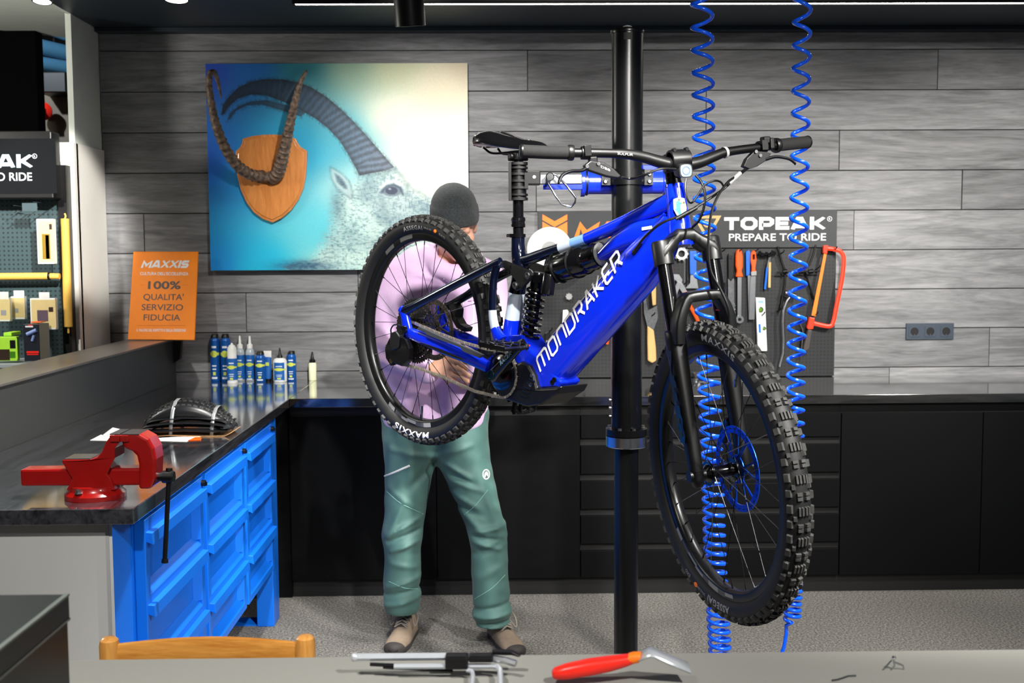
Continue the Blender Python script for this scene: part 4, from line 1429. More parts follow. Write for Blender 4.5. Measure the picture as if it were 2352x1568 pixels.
def tool_board(label, px0, px1, board_x1):
    t = thing('tool_board', label, 'pegboard', (bp_((px0 + px1) / 2, 862).x, BY, 0.93))
    xa, xb = bp_(px0, 600).x, bp_(px1, 600).x
    b = MB(); b.span((xa, BY, 0.924), (xb, WALL_Y - 0.006, bp_(1500, 572).z)); b.build('perforated_panel', M['peg'], t, smooth=0, bevel=0.001)
    b = MB(); b.span((xa, BY - 0.008, bp_(1500, 570).z), (xb, WALL_Y - 0.006, bp_(1500, 484).z)); h = b.build('header_panel', pm('charcoal_header', '#272a2d', 0.55), t, smooth=0, bevel=0.0015)
    return t, h


tb1, hd1 = tool_board('dark perforated board with orange lettered header behind the post', 1236, 1572, 0)
tb2, hd2 = tool_board('dark perforated board with white lettered header and hanging tools', 1578, 1920, 0)
kb = (BY - 0.008) / FPX
HB = 0.0085
# orange M emblem
for poly in ([(1246, 492), (1274, 508), (1303, 492), (1303, 505), (1274, 521), (1246, 505)],
             [(1246, 509), (1274, 525), (1303, 509), (1303, 540), (1288, 540), (1288, 536), (1274, 545), (1260, 536), (1260, 540), (1246, 540)]):
    b = MB(); b.prism([bp_(x, y, HB) for x, y in poly], (0, 0.0004, 0)); b.build('emblem', M['orange_print'], hd1, smooth=0)
heavy_word('MAXXIS', M['orange_print'], hd1, bp_(1317, 551, HB), X, Z, 42 * kb, 236 * kb, 0.28, 'LEFT', gap=.06, thick=.30)
# gold triangle emblem
def tri_ring(c, r, w):
    o = [Vector((c[0] + r * math.cos(a), c[1] - r * math.sin(a))) for a in (math.radians(150), math.radians(30), math.radians(270))]
    i = [Vector((c[0] + (r - w) * math.cos(a), c[1] - (r - w) * math.sin(a))) for a in (math.radians(150), math.radians(30), math.radians(270))]
    return [(p.x, p.y) for p in o], [(p.x, p.y) for p in i]


o_, i_ = tri_ring((1624, 514), 38, 13)
b = MB(); b.prism([bp_(x, y, HB) for x, y in o_], (0, 0.0004, 0), holes=[[bp_(x, y, HB) for x, y in i_]]); b.build('emblem', M['gold_print'], hd2, smooth=0)
b = MB(); b.lathe([(0, 5 * kb), (0.0004, 5 * kb), (0.0004, 9 * kb), (0, 9 * kb)], bp_(1624, 513, HB), (0, -1, 0), 20, closed=True); b.build('emblem', M['gold_print'], hd2, smooth=0)
heavy_word('TOPEAK', M['white_print'], hd2, bp_(1663, 528, HB), X, Z, 29 * kb, 234 * kb, 0, 'LEFT')
letters('R', M['white_print'], hd2, bp_(1905.5, 505, HB), X, Z, 5 * kb, None, 0.01, 0, 'CENTER')
b = MB(); b.lathe([(0, 4.8 * kb), (0.0004, 4.8 * kb), (0.0004, 5.8 * kb), (0, 5.8 * kb)], bp_(1905.5, 502.5, HB), (0, -1, 0), 20, closed=True); b.build('printed_ring', M['white_print'], hd2, smooth=0)
letters('PREPARE TO RIDE', M['white_print'], hd2, bp_(1674, 553, HB), X, Z, 16.5 * kb, 224 * kb, 0.012, 0, 'LEFT')


# ---- hanging tools
def flat_part(parent, name, pts, d, th, mat, bevel=0.0015):
    b = MB(); b.prism([bp_(x, y, d) for x, y in pts], (0, th, 0)); return b.build(name, mat, parent, smooth=0, bevel=bevel)


def rod_part(parent, name, pts, r, d, mat, n=12, flat=None):
    b = MB(); b.tube([bp_(p[0], p[1], p[2] if len(p) > 2 else d) for p in pts], r, n, flat=flat); return b.build(name, mat, parent)


def tool(name, label, x, y):
    return thing(name, label, 'tool', bp_(x, y, 0.03))


def peg_hook(x, y, what, dx=10, dy=-7, ln=0.07):
    p = bp_(x, y); q = bp_(x + dx, y + dy, ln)
    b = MB(); b.tube([p, p + (q - p) * .85, q, q + Vector((0.003, -0.002, 0.010))], 0.0032, 8)
    return tag(b.build('peg_hook', M['black_pl']), 'black wire peg ' + what, 'hook', 'black pegs on the tool boards')


for x, y, what in ((1655, 580, 'just left of the black handled file'), (1693, 580, 'above the orange handled spanner'), (1731, 580, 'above the orange loop grip rasp'), (1762, 586, 'carrying the dark sockets'), (1790, 585, 'at the long black shears'), (1911, 577, 'carrying the red hacksaw'), (1745, 727, 'halfway down the white spirit level'), (1785, 715, 'right of the spirit level vial'), (1867, 727, 'at the hacksaw stock'), (1872, 620, 'at the end of the level dark bar'), (1568, 655, 'carrying the orange handled pliers'), (1493, 728, 'through the chain whip beside the post'), (1257, 764, 'carrying the small dark spray gun')):
    peg_hook(x, y, what)

t = tool('spoke_lockring', 'small dark toothed ring hanging at the board corner', 1565, 585)
b = MB(); c = bp_(1565, 583, 0.02); b.lathe([(0, .018), (.010, .018), (.010, .031), (0, .031)], c, (0, -1, 0.1), 24, closed=True)
for i in range(10):
    w = 2 * PI * i / 10; b.box(c + Vector((math.cos(w) * .033, -.005, math.sin(w) * .033)), (.009, .010, .009), Matrix.Rotation(-w, 3, 'Y'))
b.build('ring', M['steel_dk'], t, smooth=30)
t = tool('paint_scraper', 'scraper with blue handle and steel blade beside the fork', 1592, 620)
flat_part(t, 'handle', [(1584, 576), (1600, 576), (1600, 631), (1585, 631)], 0.035, 0.02, M['blue_pl'], .004)
flat_part(t, 'blade', [(1586, 631), (1599, 631), (1604, 662), (1574, 662), (1585, 650)], 0.028, 0.003, M['steel'], .0003)
t = tool('water_pump_pliers', 'pliers with orange handles hanging open behind the fork', 1560, 700)
flat_part(t, 'jaw', [(1541, 640), (1548, 629), (1560, 630), (1568, 642), (1566, 655), (1557, 664), (1556, 650), (1551, 643), (1547, 652)], 0.035, 0.01, M['steel'])
flat_part(t, 'jaw', [(1547, 668), (1556, 645), (1566, 650), (1558, 668), (1552, 684), (1544, 684)], 0.048, 0.01, M['steel'])
flat_part(t, 'arm', [(1556, 656), (1568, 650), (1580, 672), (1570, 676)], 0.036, 0.01, M['steel'])
rod_part(t, 'handle', [(1574, 670), (1584, 700), (1600, 730), (1610, 756)], 0.010, 0.034, M['orange_pl'])
rod_part(t, 'handle', [(1548, 680), (1547, 710), (1543, 745), (1538, 770)], 0.010, 0.044, M['orange_pl'])
for x, y in ((1576, 678), (1548, 686)):
    b = MB(); b.cyl(bp_(x, y, .058), bp_(x, y, .022), 0.013, n=14); b.build('guard', M['orange_pl'], t)
# wooden handled chain whips right of the post
t = tool('chain_whip', 'chain whip with pale wooden handle hanging beside the post', 1495, 780)
flat_part(t, 'plate', [(1478, 690), (1484, 684), (1489, 712), (1510, 702), (1512, 730), (1502, 757), (1488, 757), (1479, 720)], 0.030, 0.006, M['steel_dk'])
flat_part(t, 'handle', [(1487, 748), (1502, 758), (1507, 800), (1508, 828), (1498, 834), (1488, 828), (1487, 790)], 0.040, 0.02, M['beech'], .006)
t = tool('wooden_paddle', 'short pale wooden handle above the chain whip', 1503, 680)
flat_part(t, 'handle', [(1501, 642), (1507, 650), (1507, 700), (1499, 702), (1496, 670)], 0.045, 0.012, M['beech'], .004)
t = tool('flat_file', 'long black handled file next to the orange spanner', 1681, 660)
flat_part(t, 'handle', [(1673, 582), (1688, 582), (1686, 636), (1680, 646), (1673, 640)], 0.030, 0.016, M['black_pl'], .004)
flat_part(t, 'blade', [(1672, 640), (1686, 640), (1687, 730), (1673, 730)], 0.026, 0.006, M['steel_dk'])
b = MB(); b.lathe([(0, .004), (.003, .004), (.003, .0075), (0, .0075)], bp_(1680, 590, .032), (0, -1, 0), 12, closed=True); b.build('hang_ring', M['chrome'], t)
t = tool('lock_chain', 'thin steel chain hanging behind the file', 1686, 720)
for i in range(12):
    b = MB(); b.ball(bp_(1686 + (i % 2) * 1.5, 698 + i * 4.2, .02), (.005, .004, .006), 8, 6); b.build('link', M['steel_dk'], t)
t = tool('ring_spanner', 'spanner with a bright orange screwdriver style handle', 1698, 660)
flat_part(t, 'handle', [(1692, 575), (1698, 572), (1704, 575), (1707, 588), (1707, 612), (1704, 622), (1708, 636), (1690, 636), (1693, 622), (1690, 610), (1690, 588)], 0.042, 0.026, M['orange_pl'], .006)
flat_part(t, 'shank', [(1694, 636), (1704, 636), (1703, 730), (1694, 730)], 0.032, 0.007, M['steel'])
b = MB(); b.lathe([(0, .009), (.012, .009), (.012, .020), (0, .020)], bp_(1698, 733, .024), (0, -1, 0), 20, closed=True); b.build('ring_end', M['steel'], t)
t = tool('utility_knife', 'grey and blue long knife hanging behind an orange grip', 1720, 600)
flat_part(t, 'handle', [(1713, 578), (1721, 574), (1724, 580), (1722, 632), (1714, 634)], 0.026, 0.016, M['blue_pl'], .003)
flat_part(t, 'blade', [(1717, 632), (1726, 632), (1724, 730), (1719, 732)], 0.022, 0.004, M['steel'])
t = tool('brake_file', 'wide rasp with orange and grey loop grip', 1731, 640)
b = MB(); b.prism([bp_(x, y, .04) for x, y in [(1725, 582), (1730, 574), (1736, 578), (1738, 595), (1735, 616), (1737, 630), (1726, 632), (1727, 612), (1724, 598)]], (0, .018, 0), holes=[[bp_(x, y, .04) for x, y in [(1729, 584), (1734, 584), (1734, 596), (1729, 596)]]]); b.build('handle', M['orange_pl'], t, smooth=0, bevel=.003)
flat_part(t, 'collar', [(1725, 624), (1738, 622), (1738, 632), (1726, 634)], 0.042, 0.02, M['grey_print'], .003)
flat_part(t, 'blade', [(1724, 634), (1736, 634), (1733, 734), (1720, 734)], 0.032, 0.006, M['steel'])
t = tool('nipple_driver', 'pair of slim brushes with blue and wooden handles', 1764, 630)
rod_part(t, 'handle', [(1762, 614), (1757, 664)], 0.006, 0.03, M['blue_pl'])
rod_part(t, 'handle', [(1768, 602), (1767, 660)], 0.007, 0.034, M['beech'])
rod_part(t, 'ferrule', [(1767, 590), (1762, 614)], 0.005, 0.03, M['steel_dk']); rod_part(t, 'ferrule', [(1770, 588), (1768, 602)], 0.005, 0.034, M['steel_dk'])
t = tool('socket_cluster', 'dark sockets and bits on a peg under the header', 1762, 584)
for x, y in ((1745, 580), (1752, 584), (1760, 582), (1769, 585), (1777, 580)):
    b = MB(); b.cyl(bp_(x, y, .05), bp_(x + 2, y + 1, .02), .009, n=12); b.build('socket', M['dark_metal'], t)
t = tool('long_shears', 'long black crossed shears hanging open on the board', 1803, 640)
rod_part(t, 'blade', [(1786, 566), (1795, 600), (1803, 622), (1803, 650), (1798, 680), (1792, 712)], 0.006, 0.03, M['black_pl'])
rod_part(t, 'blade', [(1874, 562), (1868, 585), (1858, 610)], 0.005, 0.03, M['black_pl'])
t = tool('truing_bar', 'level dark bar with clamps across the board', 1830, 625)
rod_part(t, 'bar', [(1784, 625), (1884, 622)], 0.004, 0.05, M['dark_metal'])
for x in (1803, 1840, 1862):
    b = MB(); b.cyl(bp_(x - 5, 624, .05), bp_(x + 5, 623, .05), .012, n=12); b.build('clamp', M['dark_metal'], t)
t = tool('hub_lever', 'dark thin lever crossing behind the hacksaw', 1862, 660)
rod_part(t, 'lever', [(1848, 620), (1860, 660), (1874, 700)], 0.005, 0.02, M['dark_metal'])
t = tool('crank_wrench', 'long bent grey bar wrench hanging beside the coiled hose', 1800, 760)
rod_part(t, 'bar', [(1818, 678), (1808, 690), (1800, 712), (1798, 740), (1800, 780), (1799, 810), (1791, 842)], 0.0075, 0.055, M['steel'])
b = MB(); b.cyl(bp_(1803, 672, .055), bp_(1827, 680, .055), .013, n=14); b.build('socket_head', M['steel_dk'], t)
t = tool('spirit_level', 'white spirit level with green vials hanging upright', 1748, 760)
lev = [(1736, 683), (1757, 684), (1762, 806), (1741, 806)]
flat_part(t, 'body', lev, 0.038, 0.022, M['white_pl'], .002)
for x, y in ((1747, 711), (1755, 754)):
    b = MB(); b.cyl(bp_(x, y, .0395), bp_(x, y, .030), .0145 if y < 720 else .010, n=18); b.build('vial_frame', M['black_pl'], t)
    b = MB(); b.cyl(bp_(x, y, .0405), bp_(x, y, .032), .010 if y < 720 else .0065, n=16); b.build('vial', pm('green_vial', '#5f8a2a', 0.15), t)
flat_part(t, 'print', [(1742, 744), (1747, 744), (1748, 764), (1743, 764)], 0.0385, 0.0006, M['blue_pl'], 0)
flat_part(t, 'print', [(1741, 690), (1754, 690), (1754, 696), (1741, 696)], 0.0385, 0.0006, pm('pale_blue_mark', '#8fb4dc', .5), 0)
t = tool('hacksaw', 'bright red framed hacksaw at the edge of the board', 1890, 660)
SAW = M['saw'] = pm('red_orange_paint', '#ff3a1c', 0.35)
rod_part(t, 'bow', spline([Vector(p) for p in ((1897, 570, .045), (1915, 572, .045), (1931, 578, .045), (1938, 595, .045), (1934, 640, .045), (1922, 700, .045), (1914, 738, .045), (1904, 749, .045), (1868, 742, .045))], 5), 0.011, 0.045, SAW, 10, flat=(0.55, 1.0))
flat_part(t, 'end_post', [(1892, 564), (1902, 563), (1900, 583), (1891, 581)], 0.056, 0.022, SAW, .002)
flat_part(t, 'blade', [(1893, 580), (1899, 582), (1873, 726), (1864, 724)], 0.050, 0.004, M['orange_print'], 0)
flat_part(t, 'stock', [(1860, 728), (1872, 730), (1868, 755), (1856, 756), (1854, 752)], 0.058, 0.026, SAW, .003)
flat_part(t, 'grip', [(1856, 757), (1866, 757), (1859, 802), (1853, 807), (1845, 804), (1846, 796)], 0.060, 0.03, pm('brown_rubber_grip', '#3a3230', .6), .006)
t = tool('snap_hook', 'small grey hook tool hanging beside the hacksaw grip', 1846, 740)
rod_part(t, 'hook', spline([Vector(p) for p in ((1852, 730, .03), (1842, 732, .03), (1838, 745, .03), (1844, 760, .03), (1842, 790, .03), (1840, 820, .03))], 5), 0.006, 0.03, M['steel_dk'])
t = tool('spray_tool', 'small dark spray gun hanging behind the bike frame', 1256, 800)
flat_part(t, 'body', [(1251, 765), (1262, 758), (1264, 770), (1260, 790), (1261, 830), (1255, 846), (1250, 828), (1252, 790)], 0.045, 0.02, M['black_pl'], .004)
flat_part(t, 'lever', [(1254, 782), (1260, 782), (1258, 824), (1253, 822)], 0.052, 0.008, M['steel'], .001)
t = tool('star_knob', 'small round grey star knob on the board', 1307, 681)
b = MB(); c = bp_(1307, 681, .03); b.lathe([(0, .015), (.012, .015)], c, (0, 1, 0), 18)
for i in range(8):
    w = 2 * PI * i / 8; b.ball(c + Vector((math.cos(w) * .014, .006, math.sin(w) * .014)), (.005, .007, .005), 8, 6)
b.build('knob', M['grey_print'], t)
t = tool('white_tag', 'white plastic tag tool hanging on the board', 1298, 735)
flat_part(t, 'plate', [(1293, 712), (1303, 711), (1306, 715), (1303, 748), (1296, 760), (1291, 758)], 0.03, 0.006, M['white_pl'], .002)
t = tool('side_cutters', 'small pliers with red and orange handles behind the down tube', 1385, 775)
rod_part(t, 'handle', [(1385, 758), (1377, 775), (1370, 797)], 0.009, 0.03, M['red_pl']); rod_part(t, 'handle', [(1392, 758), (1396, 775), (1394, 790)], 0.009, 0.03, M['orange_pl'])
flat_part(t, 'jaw', [(1383, 758), (1390, 738), (1398, 740), (1396, 760)], 0.034, 0.01, M['steel'])
for x, y0, y1, which in ((1348, 790, 826, 'longest and lowest'), (1353, 786, 822, 'middle one'), (1359, 782, 812, 'shortest')):
    t = tool('thin_pin', which + ' of three slim steel punches under the down tube', x, y1)
    t['group'] = 'steel punches on the board'
    rod_part(t, 'pin', [(x, y0), (x - 1, y1)], 0.004, 0.03, M['steel'])
c = bp_(1600, 846, .05)
t = thing('magnet_bowl', 'small round steel bowl standing on the worktop behind the wheel', 'bowl', (c.x, 5.60, 0.9203))
b = MB(); b.lathe([(0, .001), (0, .018), (.006, .02), (.03, .034), (.036, .034), (.034, .03), (.010, .016), (.010, .001)], (c.x, 5.60, 0.9203), (0, 0, 1), 24); b.build('bowl', M['steel'], t)
t = thing('spanner_set', 'loose steel spanner lying on the worktop behind the front wheel', 'spanner', (c.x + .1, 5.56, 0.9203))
b = MB(); b.bar((c.x - .02, 5.55, 0.927), (c.x + .22, 5.58, 0.927), 0.014, 0.006)
for q in (-.02, .22):
    b.lathe([(0, .009), (.009, .009), (.009, .018), (0, .018)], (c.x + q, 5.55 + (.03 if q > 0 else 0), 0.9205), (0, 0, 1), 16, closed=True)
b.build('shank', M['steel'], t)

# white paper roll hanging in front of the orange lettered header
c = bp_(1263, 573, 0.16)
RR = 51.5 * c.y / FPX
M['roll'] = pm('white_paper_roll', '#f4f4f2', 0.85)
t = thing('paper_roll', 'large white paper roll on a wall holder behind the bike frame', 'paper roll', c)
b = MB(); b.lathe([(0, .021), (0, RR - .002), (.002, RR), (.13, RR), (.13, .021)], c, (0, 1, 0), 56, closed=True); b.build('roll', M['roll'], t, smooth=40)
b = MB(); b.lathe([(-.012, .001), (-.012, .040), (-.002, .042), (0.002, .012), (.148, .012)], c, (0, 1, 0), 28); b.build('holder', M['grey_print'], t)

# triple wall socket
a, b_ = at_y(2080, 742, WALL_Y), at_y(2188, 778.5, WALL_Y)
t = thing('wall_socket', 'dark grey triple power socket on the timber wall', 'socket', ((a.x + b_.x) / 2, WALL_Y, b_.z))
M['sock'] = pm('slate_plastic', '#39434f', 0.45)
b = MB(); b.span((a.x, WALL_Y - 0.014, b_.z), (b_.x, WALL_Y - 0.003, a.z)); b.build('frame', M['sock'], t, smooth=0, bevel=0.002)
w3 = (b_.x - a.x) / 3
zc = (a.z + b_.z) / 2
for i in range(3):
    xc = a.x + w3 * (i + .5)
    ins = MB(); ins.span((xc - .029, WALL_Y - 0.0165, zc - .029), (xc + .029, WALL_Y - 0.0142, zc + .029)); oi_ = ins.build('insert', M['sock'], t, smooth=0, bevel=0.0012)
    h = MB(); h.lathe([(0, .0205), (.0012, .0205), (.0012, .0180), (-.0002, .0178), (-.0002, .001)], (xc, WALL_Y - 0.0166, zc), (0, -1, 0), 28); h.build('well', M['dark_gap'], oi_)
    h = MB(); h.box((xc, WALL_Y - 0.0172, zc - .0165), (.005, .0016, .007)); h.build('earth_clip', M['steel'], oi_, smooth=0)
# ================================================================== repair stand
SPY = 3.32
pc = at_y(1440, 500, SPY)
k = SPY / FPX
PX = pc.x
M['post'] = pm('black_powder_coat', '#0b0c0d', 0.27, 0.1, noise=0.25, scale=900, bump=0.03, bscale=1500)
M['hex'] = pm('satin_chrome', '#c6cbd2', 0.28, 0.35)
M['stand_blue'] = pm('stand_blue_enamel', '#1430d8', 0.22, coat=0.5)
t = thing('repair_stand', 'tall black telescopic repair stand post with blue clamp arm', 'repair stand', (PX, SPY, 0))
ztop = at_y(1440, 70, SPY).z
zcol1, zcol0 = at_y(1440, 983, SPY).z, at_y(1440, 1024, SPY).z
R1, R0 = 35.5 * k, 28.0 * k
b = MB(); b.lathe([(0, .17), (.008, .17), (.010, .168), (.010, .05)], (PX, SPY, 0), (0, 0, 1), 48); b.build('base_plate', M['post'], t)
b = MB(); b.cyl((PX, SPY, 0.008), (PX, SPY, zcol0 + .01), R0, n=40); b.build('inner_tube', M['post'], t)
b = MB(); b.lathe([(0, R1), (ztop - zcol1 - .005, R1)], (PX, SPY, zcol1), (0, 0, 1), 48)
b.build('outer_tube', M['post'], t)
b = MB(); b.lathe([(0, R1 + .002), (.006, R1 + .0035), (.010, R1 + .002), (.012, .02)], (PX, SPY, ztop - .010), (0, 0, 1), 48); b.lathe([(0, .018), (.008, .016), (.010, .010)], (PX, SPY, ztop), (0, 0, 1), 20); b.build('cap', M['post'], t)
b = MB(); b.lathe([(0, .014), (.006, .013), (.009, .004)], (PX, SPY, ztop + .006), (0, 0, 1), 18); b.build('cap_screw', M['grey_print'], t)
b = MB()
for i in range(9):
    a = -PI / 2 - 0.35 + 0.55 * i / 8
    for zz in (ztop - .034, ztop - .014):
        b.v.append((PX + math.cos(a) * (R1 + .0008), SPY + math.sin(a) * (R1 + .0008), zz))
for i in range(8):
    b.f.append((2 * i, 2 * i + 2, 2 * i + 3, 2 * i + 1)); b.mi.append(0)
b.build('slot', M['dark_gap'], t)
RC = 48 * k
b = MB(); b.lathe([(0, RC - .002), (.002, RC), (.032, RC), (.034, R0)], (PX, SPY, zcol0), (0, 0, 1), 56); b.build('collar_ring', pm('brushed_aluminium', '#c9ced4', 0.25, 1.0, noise=0.1, scale=60, stretch=(1, 1, .02)), t)
b = MB(); b.lathe([(0, RC), (.020, RC), (.020, R1)], (PX, SPY, zcol0 + .0345), (0, 0, 1), 56); b.build('collar_top', M['post'], t)
for i in range(8):
    a = 2 * PI * i / 8 + .3
    b = MB(); b.lathe([(0, .006), (.006, .006)], (PX + math.cos(a) * (RC - .008), SPY + math.sin(a) * (RC - .008), zcol0 + .0545), (0, 0, 1), 8); b.build('collar_bolt', M['steel'], t)
for py in (918, 936, 955):
    q = at_y(1399, py, SPY); b = MB(); b.cyl((PX - R1 - .006, SPY, q.z), (PX - R1 + .004, SPY, q.z), .005, n=10); b.build('side_bolt', M['steel'], t)
# strap and blue cylinder
za = at_y(1440, 409, SPY).z
b = MB(); b.lathe([(-.023, R1 + .0005), (-.023, R1 + .006), (.023, R1 + .006), (.023, R1 + .0005)], (PX, SPY, za + .002), (0, 0, 1), 48, closed=True)
for sx in (-1, 1):
    b.span((PX + sx * (R1 + .002), SPY - .012, za - .021), (PX + sx * (R1 + .030), SPY + .002, za + .025))
strap = b.build('strap', M['post'], t, smooth=40)
for sx in (-1, 1):
    for dz in (-.010, .012):
        b = MB(); b.lathe([(0, .0072), (.007, .0072), (.008, .0055), (.004, .004)], (PX + sx * (R1 + .019), SPY - .012, za + dz), (0, -1, 0), 14); b.build('strap_bolt', M['steel'], strap)
CYY = SPY + .036
xl, xr = at_y(1333, 419, CYY).x, at_y(1531, 419, CYY).x
zc = at_y(1360, 420, CYY).z
b = MB(); b.lathe([(0, .030), (0, .041), (.012, .041), (.014, .036), (.022, .036), (.024, .0335), (xr - xl - .014, .0335), (xr - xl - .012, .037), (xr - xl, .037), (xr - xl, .001)], (xl, CYY, zc), (1, 0, 0), 40); b.build('arm_cylinder', M['stand_blue'], t)
b = MB(); b.lathe([(0, .0375), (.005, .0375)], (xl + .0155, CYY, zc), (1, 0, 0), 40); b.build('cylinder_seal', M['black_pl'], t)
b = MB(); b.span((PX + R1 + .004, CYY - .006, zc + .028), (xr - .004, CYY + .03, zc + .052)); b.build('top_plate', M['stand_blue'], t, smooth=0, bevel=.002)
x_j = at_y(1240, 410, 3.31).x
b = MB(); b.span((x_j - .004, CYY - .046, zc - .006), (xl + .002, CYY - .016, zc + .022)); b.build('arm_bar', M['steel_dk'], t, smooth=0, bevel=.002)
b = MB(); b.span((x_j + .01, CYY - .043, zc - .022), (xl + .004, CYY - .018, zc - .0065)); b.build('arm_lower_bar', M['stand_blue'], t, smooth=0, bevel=.002)
# jaw
SPX, SPYY = 0.0737, 3.2946                                        # seatpost axis
zj1, zj0 = at_y(1190, 373, 3.29).z, at_y(1190, 460, 3.29).z
b = MB(); n = 28
ring_o, ring_i = [], []
hh = zj1 - zj0
b.lathe([(0, .0185), (0, .0240), (hh, .0240), (hh, .0185)], (SPX, SPYY, zj0), (0, 0, 1), 36, closed=True)
for u0, u1 in ((0, .07), (.12, .17), (.30, .36), (.48, .54), (.66, .72), (.83, .88), (.93, 1.0)):
    b.prism(superring(Vector((SPX, SPYY, zj0 + hh * u0)), (1, 0, 0), (0, 1, 0), .0285, .0285, 32, 3.2), (0, 0, hh * (u1 - u0)), holes=[superring(Vector((SPX, SPYY, zj0 + hh * u0)), (1, 0, 0), (0, 1, 0), .0225, .0225, 24, 2)])
b.span((SPX - .0285, SPYY - .0275, zj0), (SPX - .0205, SPYY + .0275, zj1))
b.span((SPX + .018, SPYY - .0275, zj0 + hh * .30), (SPX + .0285, SPYY + .0275, zj0 + hh * .72))
b.build('clamp_jaw', M['black_pl'], t, smooth=40)
za2 = at_y(1225, 409, 3.29).z
b = MB(); b.span((SPX + .024, SPYY - .026, za2 - .020), (x_j, SPYY + .026, za2 + .021)); jb = b.build('jaw_block', M['black_pl'], t, smooth=0, bevel=.003)
b = MB(); b.lathe([(0, .005), (.002, .005), (.002, .0035)], (x_j - .018, SPYY - .026, za2 + .002), (0, -1, 0), 14); b.build('jaw_bolt', M['steel'], jb)
kc = at_y(1263, 406, SPYY - .035)
b = MB(); b.lathe([(0, .007), (.03, .007), (.03, .0125), (.042, .0125), (.044, .010)], kc + Vector((0, .035, 0)), (0, -1, 0), 20); lv = b.build('lever_knob', M['chrome'], t)
lp = [at_y(x, y, SPYY - .03) for x, y in ((1257, 404), (1255, 414), (1276, 450), (1291, 470), (1312, 475), (1321, 465), (1322, 454), (1300, 425), (1278, 402), (1270, 400))]
b = MB(); b.tube(lp, 0.0032, 10); b.build('lever_loop', M['chrome'], lv)

# ================================================================== coiled air hoses
M['hose'] = pm('blue_hose', '#0a58ee', 0.22, coat=0.4)


def hose(label, cx, x_amp, pitch, y_end, Y, tail, phase):
    """cx(y), pitch(y) in px of height; a real helix about a hanging axis"""
    pts = []
    y, a = -120.0, phase
    while y < y_end:
        q = at_y(cx(y), y, Y)
        r = x_amp(y) * Y / FPX
        pts.append(Vector((q.x + math.cos(a) * r, Y + math.sin(a) * r, q.z)))
        y += pitch(y) / 20
        a += 2 * PI / 20
    for px, py in tail:
        pts.append(at_y(px, py, Y))
    b = MB(); b.tube(pts, 0.0058, 10)
    return tag(b.build('air_hose', M['hose'], smooth=60), label, 'hose', 'coiled air hoses hanging from the ceiling')


lerp = lambda xs, ys: (lambda v: float(np.interp(v, xs, ys)))
hose('coiled blue air hose hanging behind the front wheel spokes', lerp([0, 700, 1000, 1300, 1500], [1612, 1621, 1633, 1643, 1654]), lerp([0, 800, 1500], [23, 23, 23.5]), lerp([0, 700, 930, 1200, 1500], [54, 41, 31, 22.5, 17.5]), 1600, 3.25, [(1656, 1640), (1650, 1800)], 0.4)
hose('coiled blue air hose hanging at the far side of the front tyre', lerp([0, 500, 880, 1350, 1430], [1843, 1835, 1827, 1823, 1819]), lerp([0, 900, 1400], [18.5, 18.5, 17]), lerp([0, 500, 800, 900, 1300, 1430], [55, 46, 37, 32, 17, 13]), 1424, 3.25, [(1806, 1436), (1806, 1455), (1801, 1485), (1792, 1510), (1780, 1600)], 2.2)

# ================================================================== foreground table and what lies on it
TZ = 0.90
M['table'] = pm('grey_matt_tabletop', '#8a8a84', 0.6, noise=0.02, scale=400)
t = thing('workshop_table', 'plain matt grey table across the front', 'table', (0.3, 1.4, 0))
b = MB(); b.span((-1.6, 0.75, TZ - .03), (1.75, 1.785, TZ)); b.build('table_top', M['table'], t, smooth=0, bevel=.0015)
for x in (-1.5, 1.65):
    for y in (.85, 1.68):
        b = MB(); b.span((x - .025, y - .025, 0), (x + .025, y + .025, TZ - .03)); b.build('leg', M['black_pl'], t, smooth=0, bevel=.003)

# dark storage box
bx = at_y(157, 1365, 1.6)
t = thing('storage_box', 'dark box with pale lid edges at the table corner', 'box', (bx.x - .3, 1.3, TZ))
b = MB(); b.span((bx.x - .9, 0.86, TZ + .0005), (bx.x - .002, 1.6, bx.z - .038)); b.build('body', M['black_pl'], t, smooth=0, bevel=.002)
b = MB(); b.span((bx.x - .9, 0.86, bx.z - .0365), (bx.x, 1.602, bx.z)); ld = b.build('lid', pm('charcoal_lid', '#24292a', 0.5), t, smooth=0, bevel=.001)
M['pale_edge'] = pm('pale_edge', '#6c7470', 0.4)
b = MB(); b.span((bx.x - .006, 0.86, bx.z - .002), (bx.x + .0012, 1.6015, bx.z + .0012)); b.build('lid_edge', M['pale_edge'], ld, smooth=0)
b = MB(); b.span((bx.x - .006, 0.86, bx.z - .038), (bx.x + .0012, 1.6015, bx.z - .0345)); b.build('lid_edge', M['pale_edge'], ld, smooth=0)


def tz(x, y, h=0.0):
    return at_z(x, y, TZ + h)


# folding hex key set
def hexrod(pts, r, name, parent, mat=M['hex']):
    b = MB(); b.tube(pts, r, 6); return b.build(name, mat, parent, smooth=25)


HY = 1.70
def hy(x, y, d=0.0):
    return at_y(x, y, HY - d)


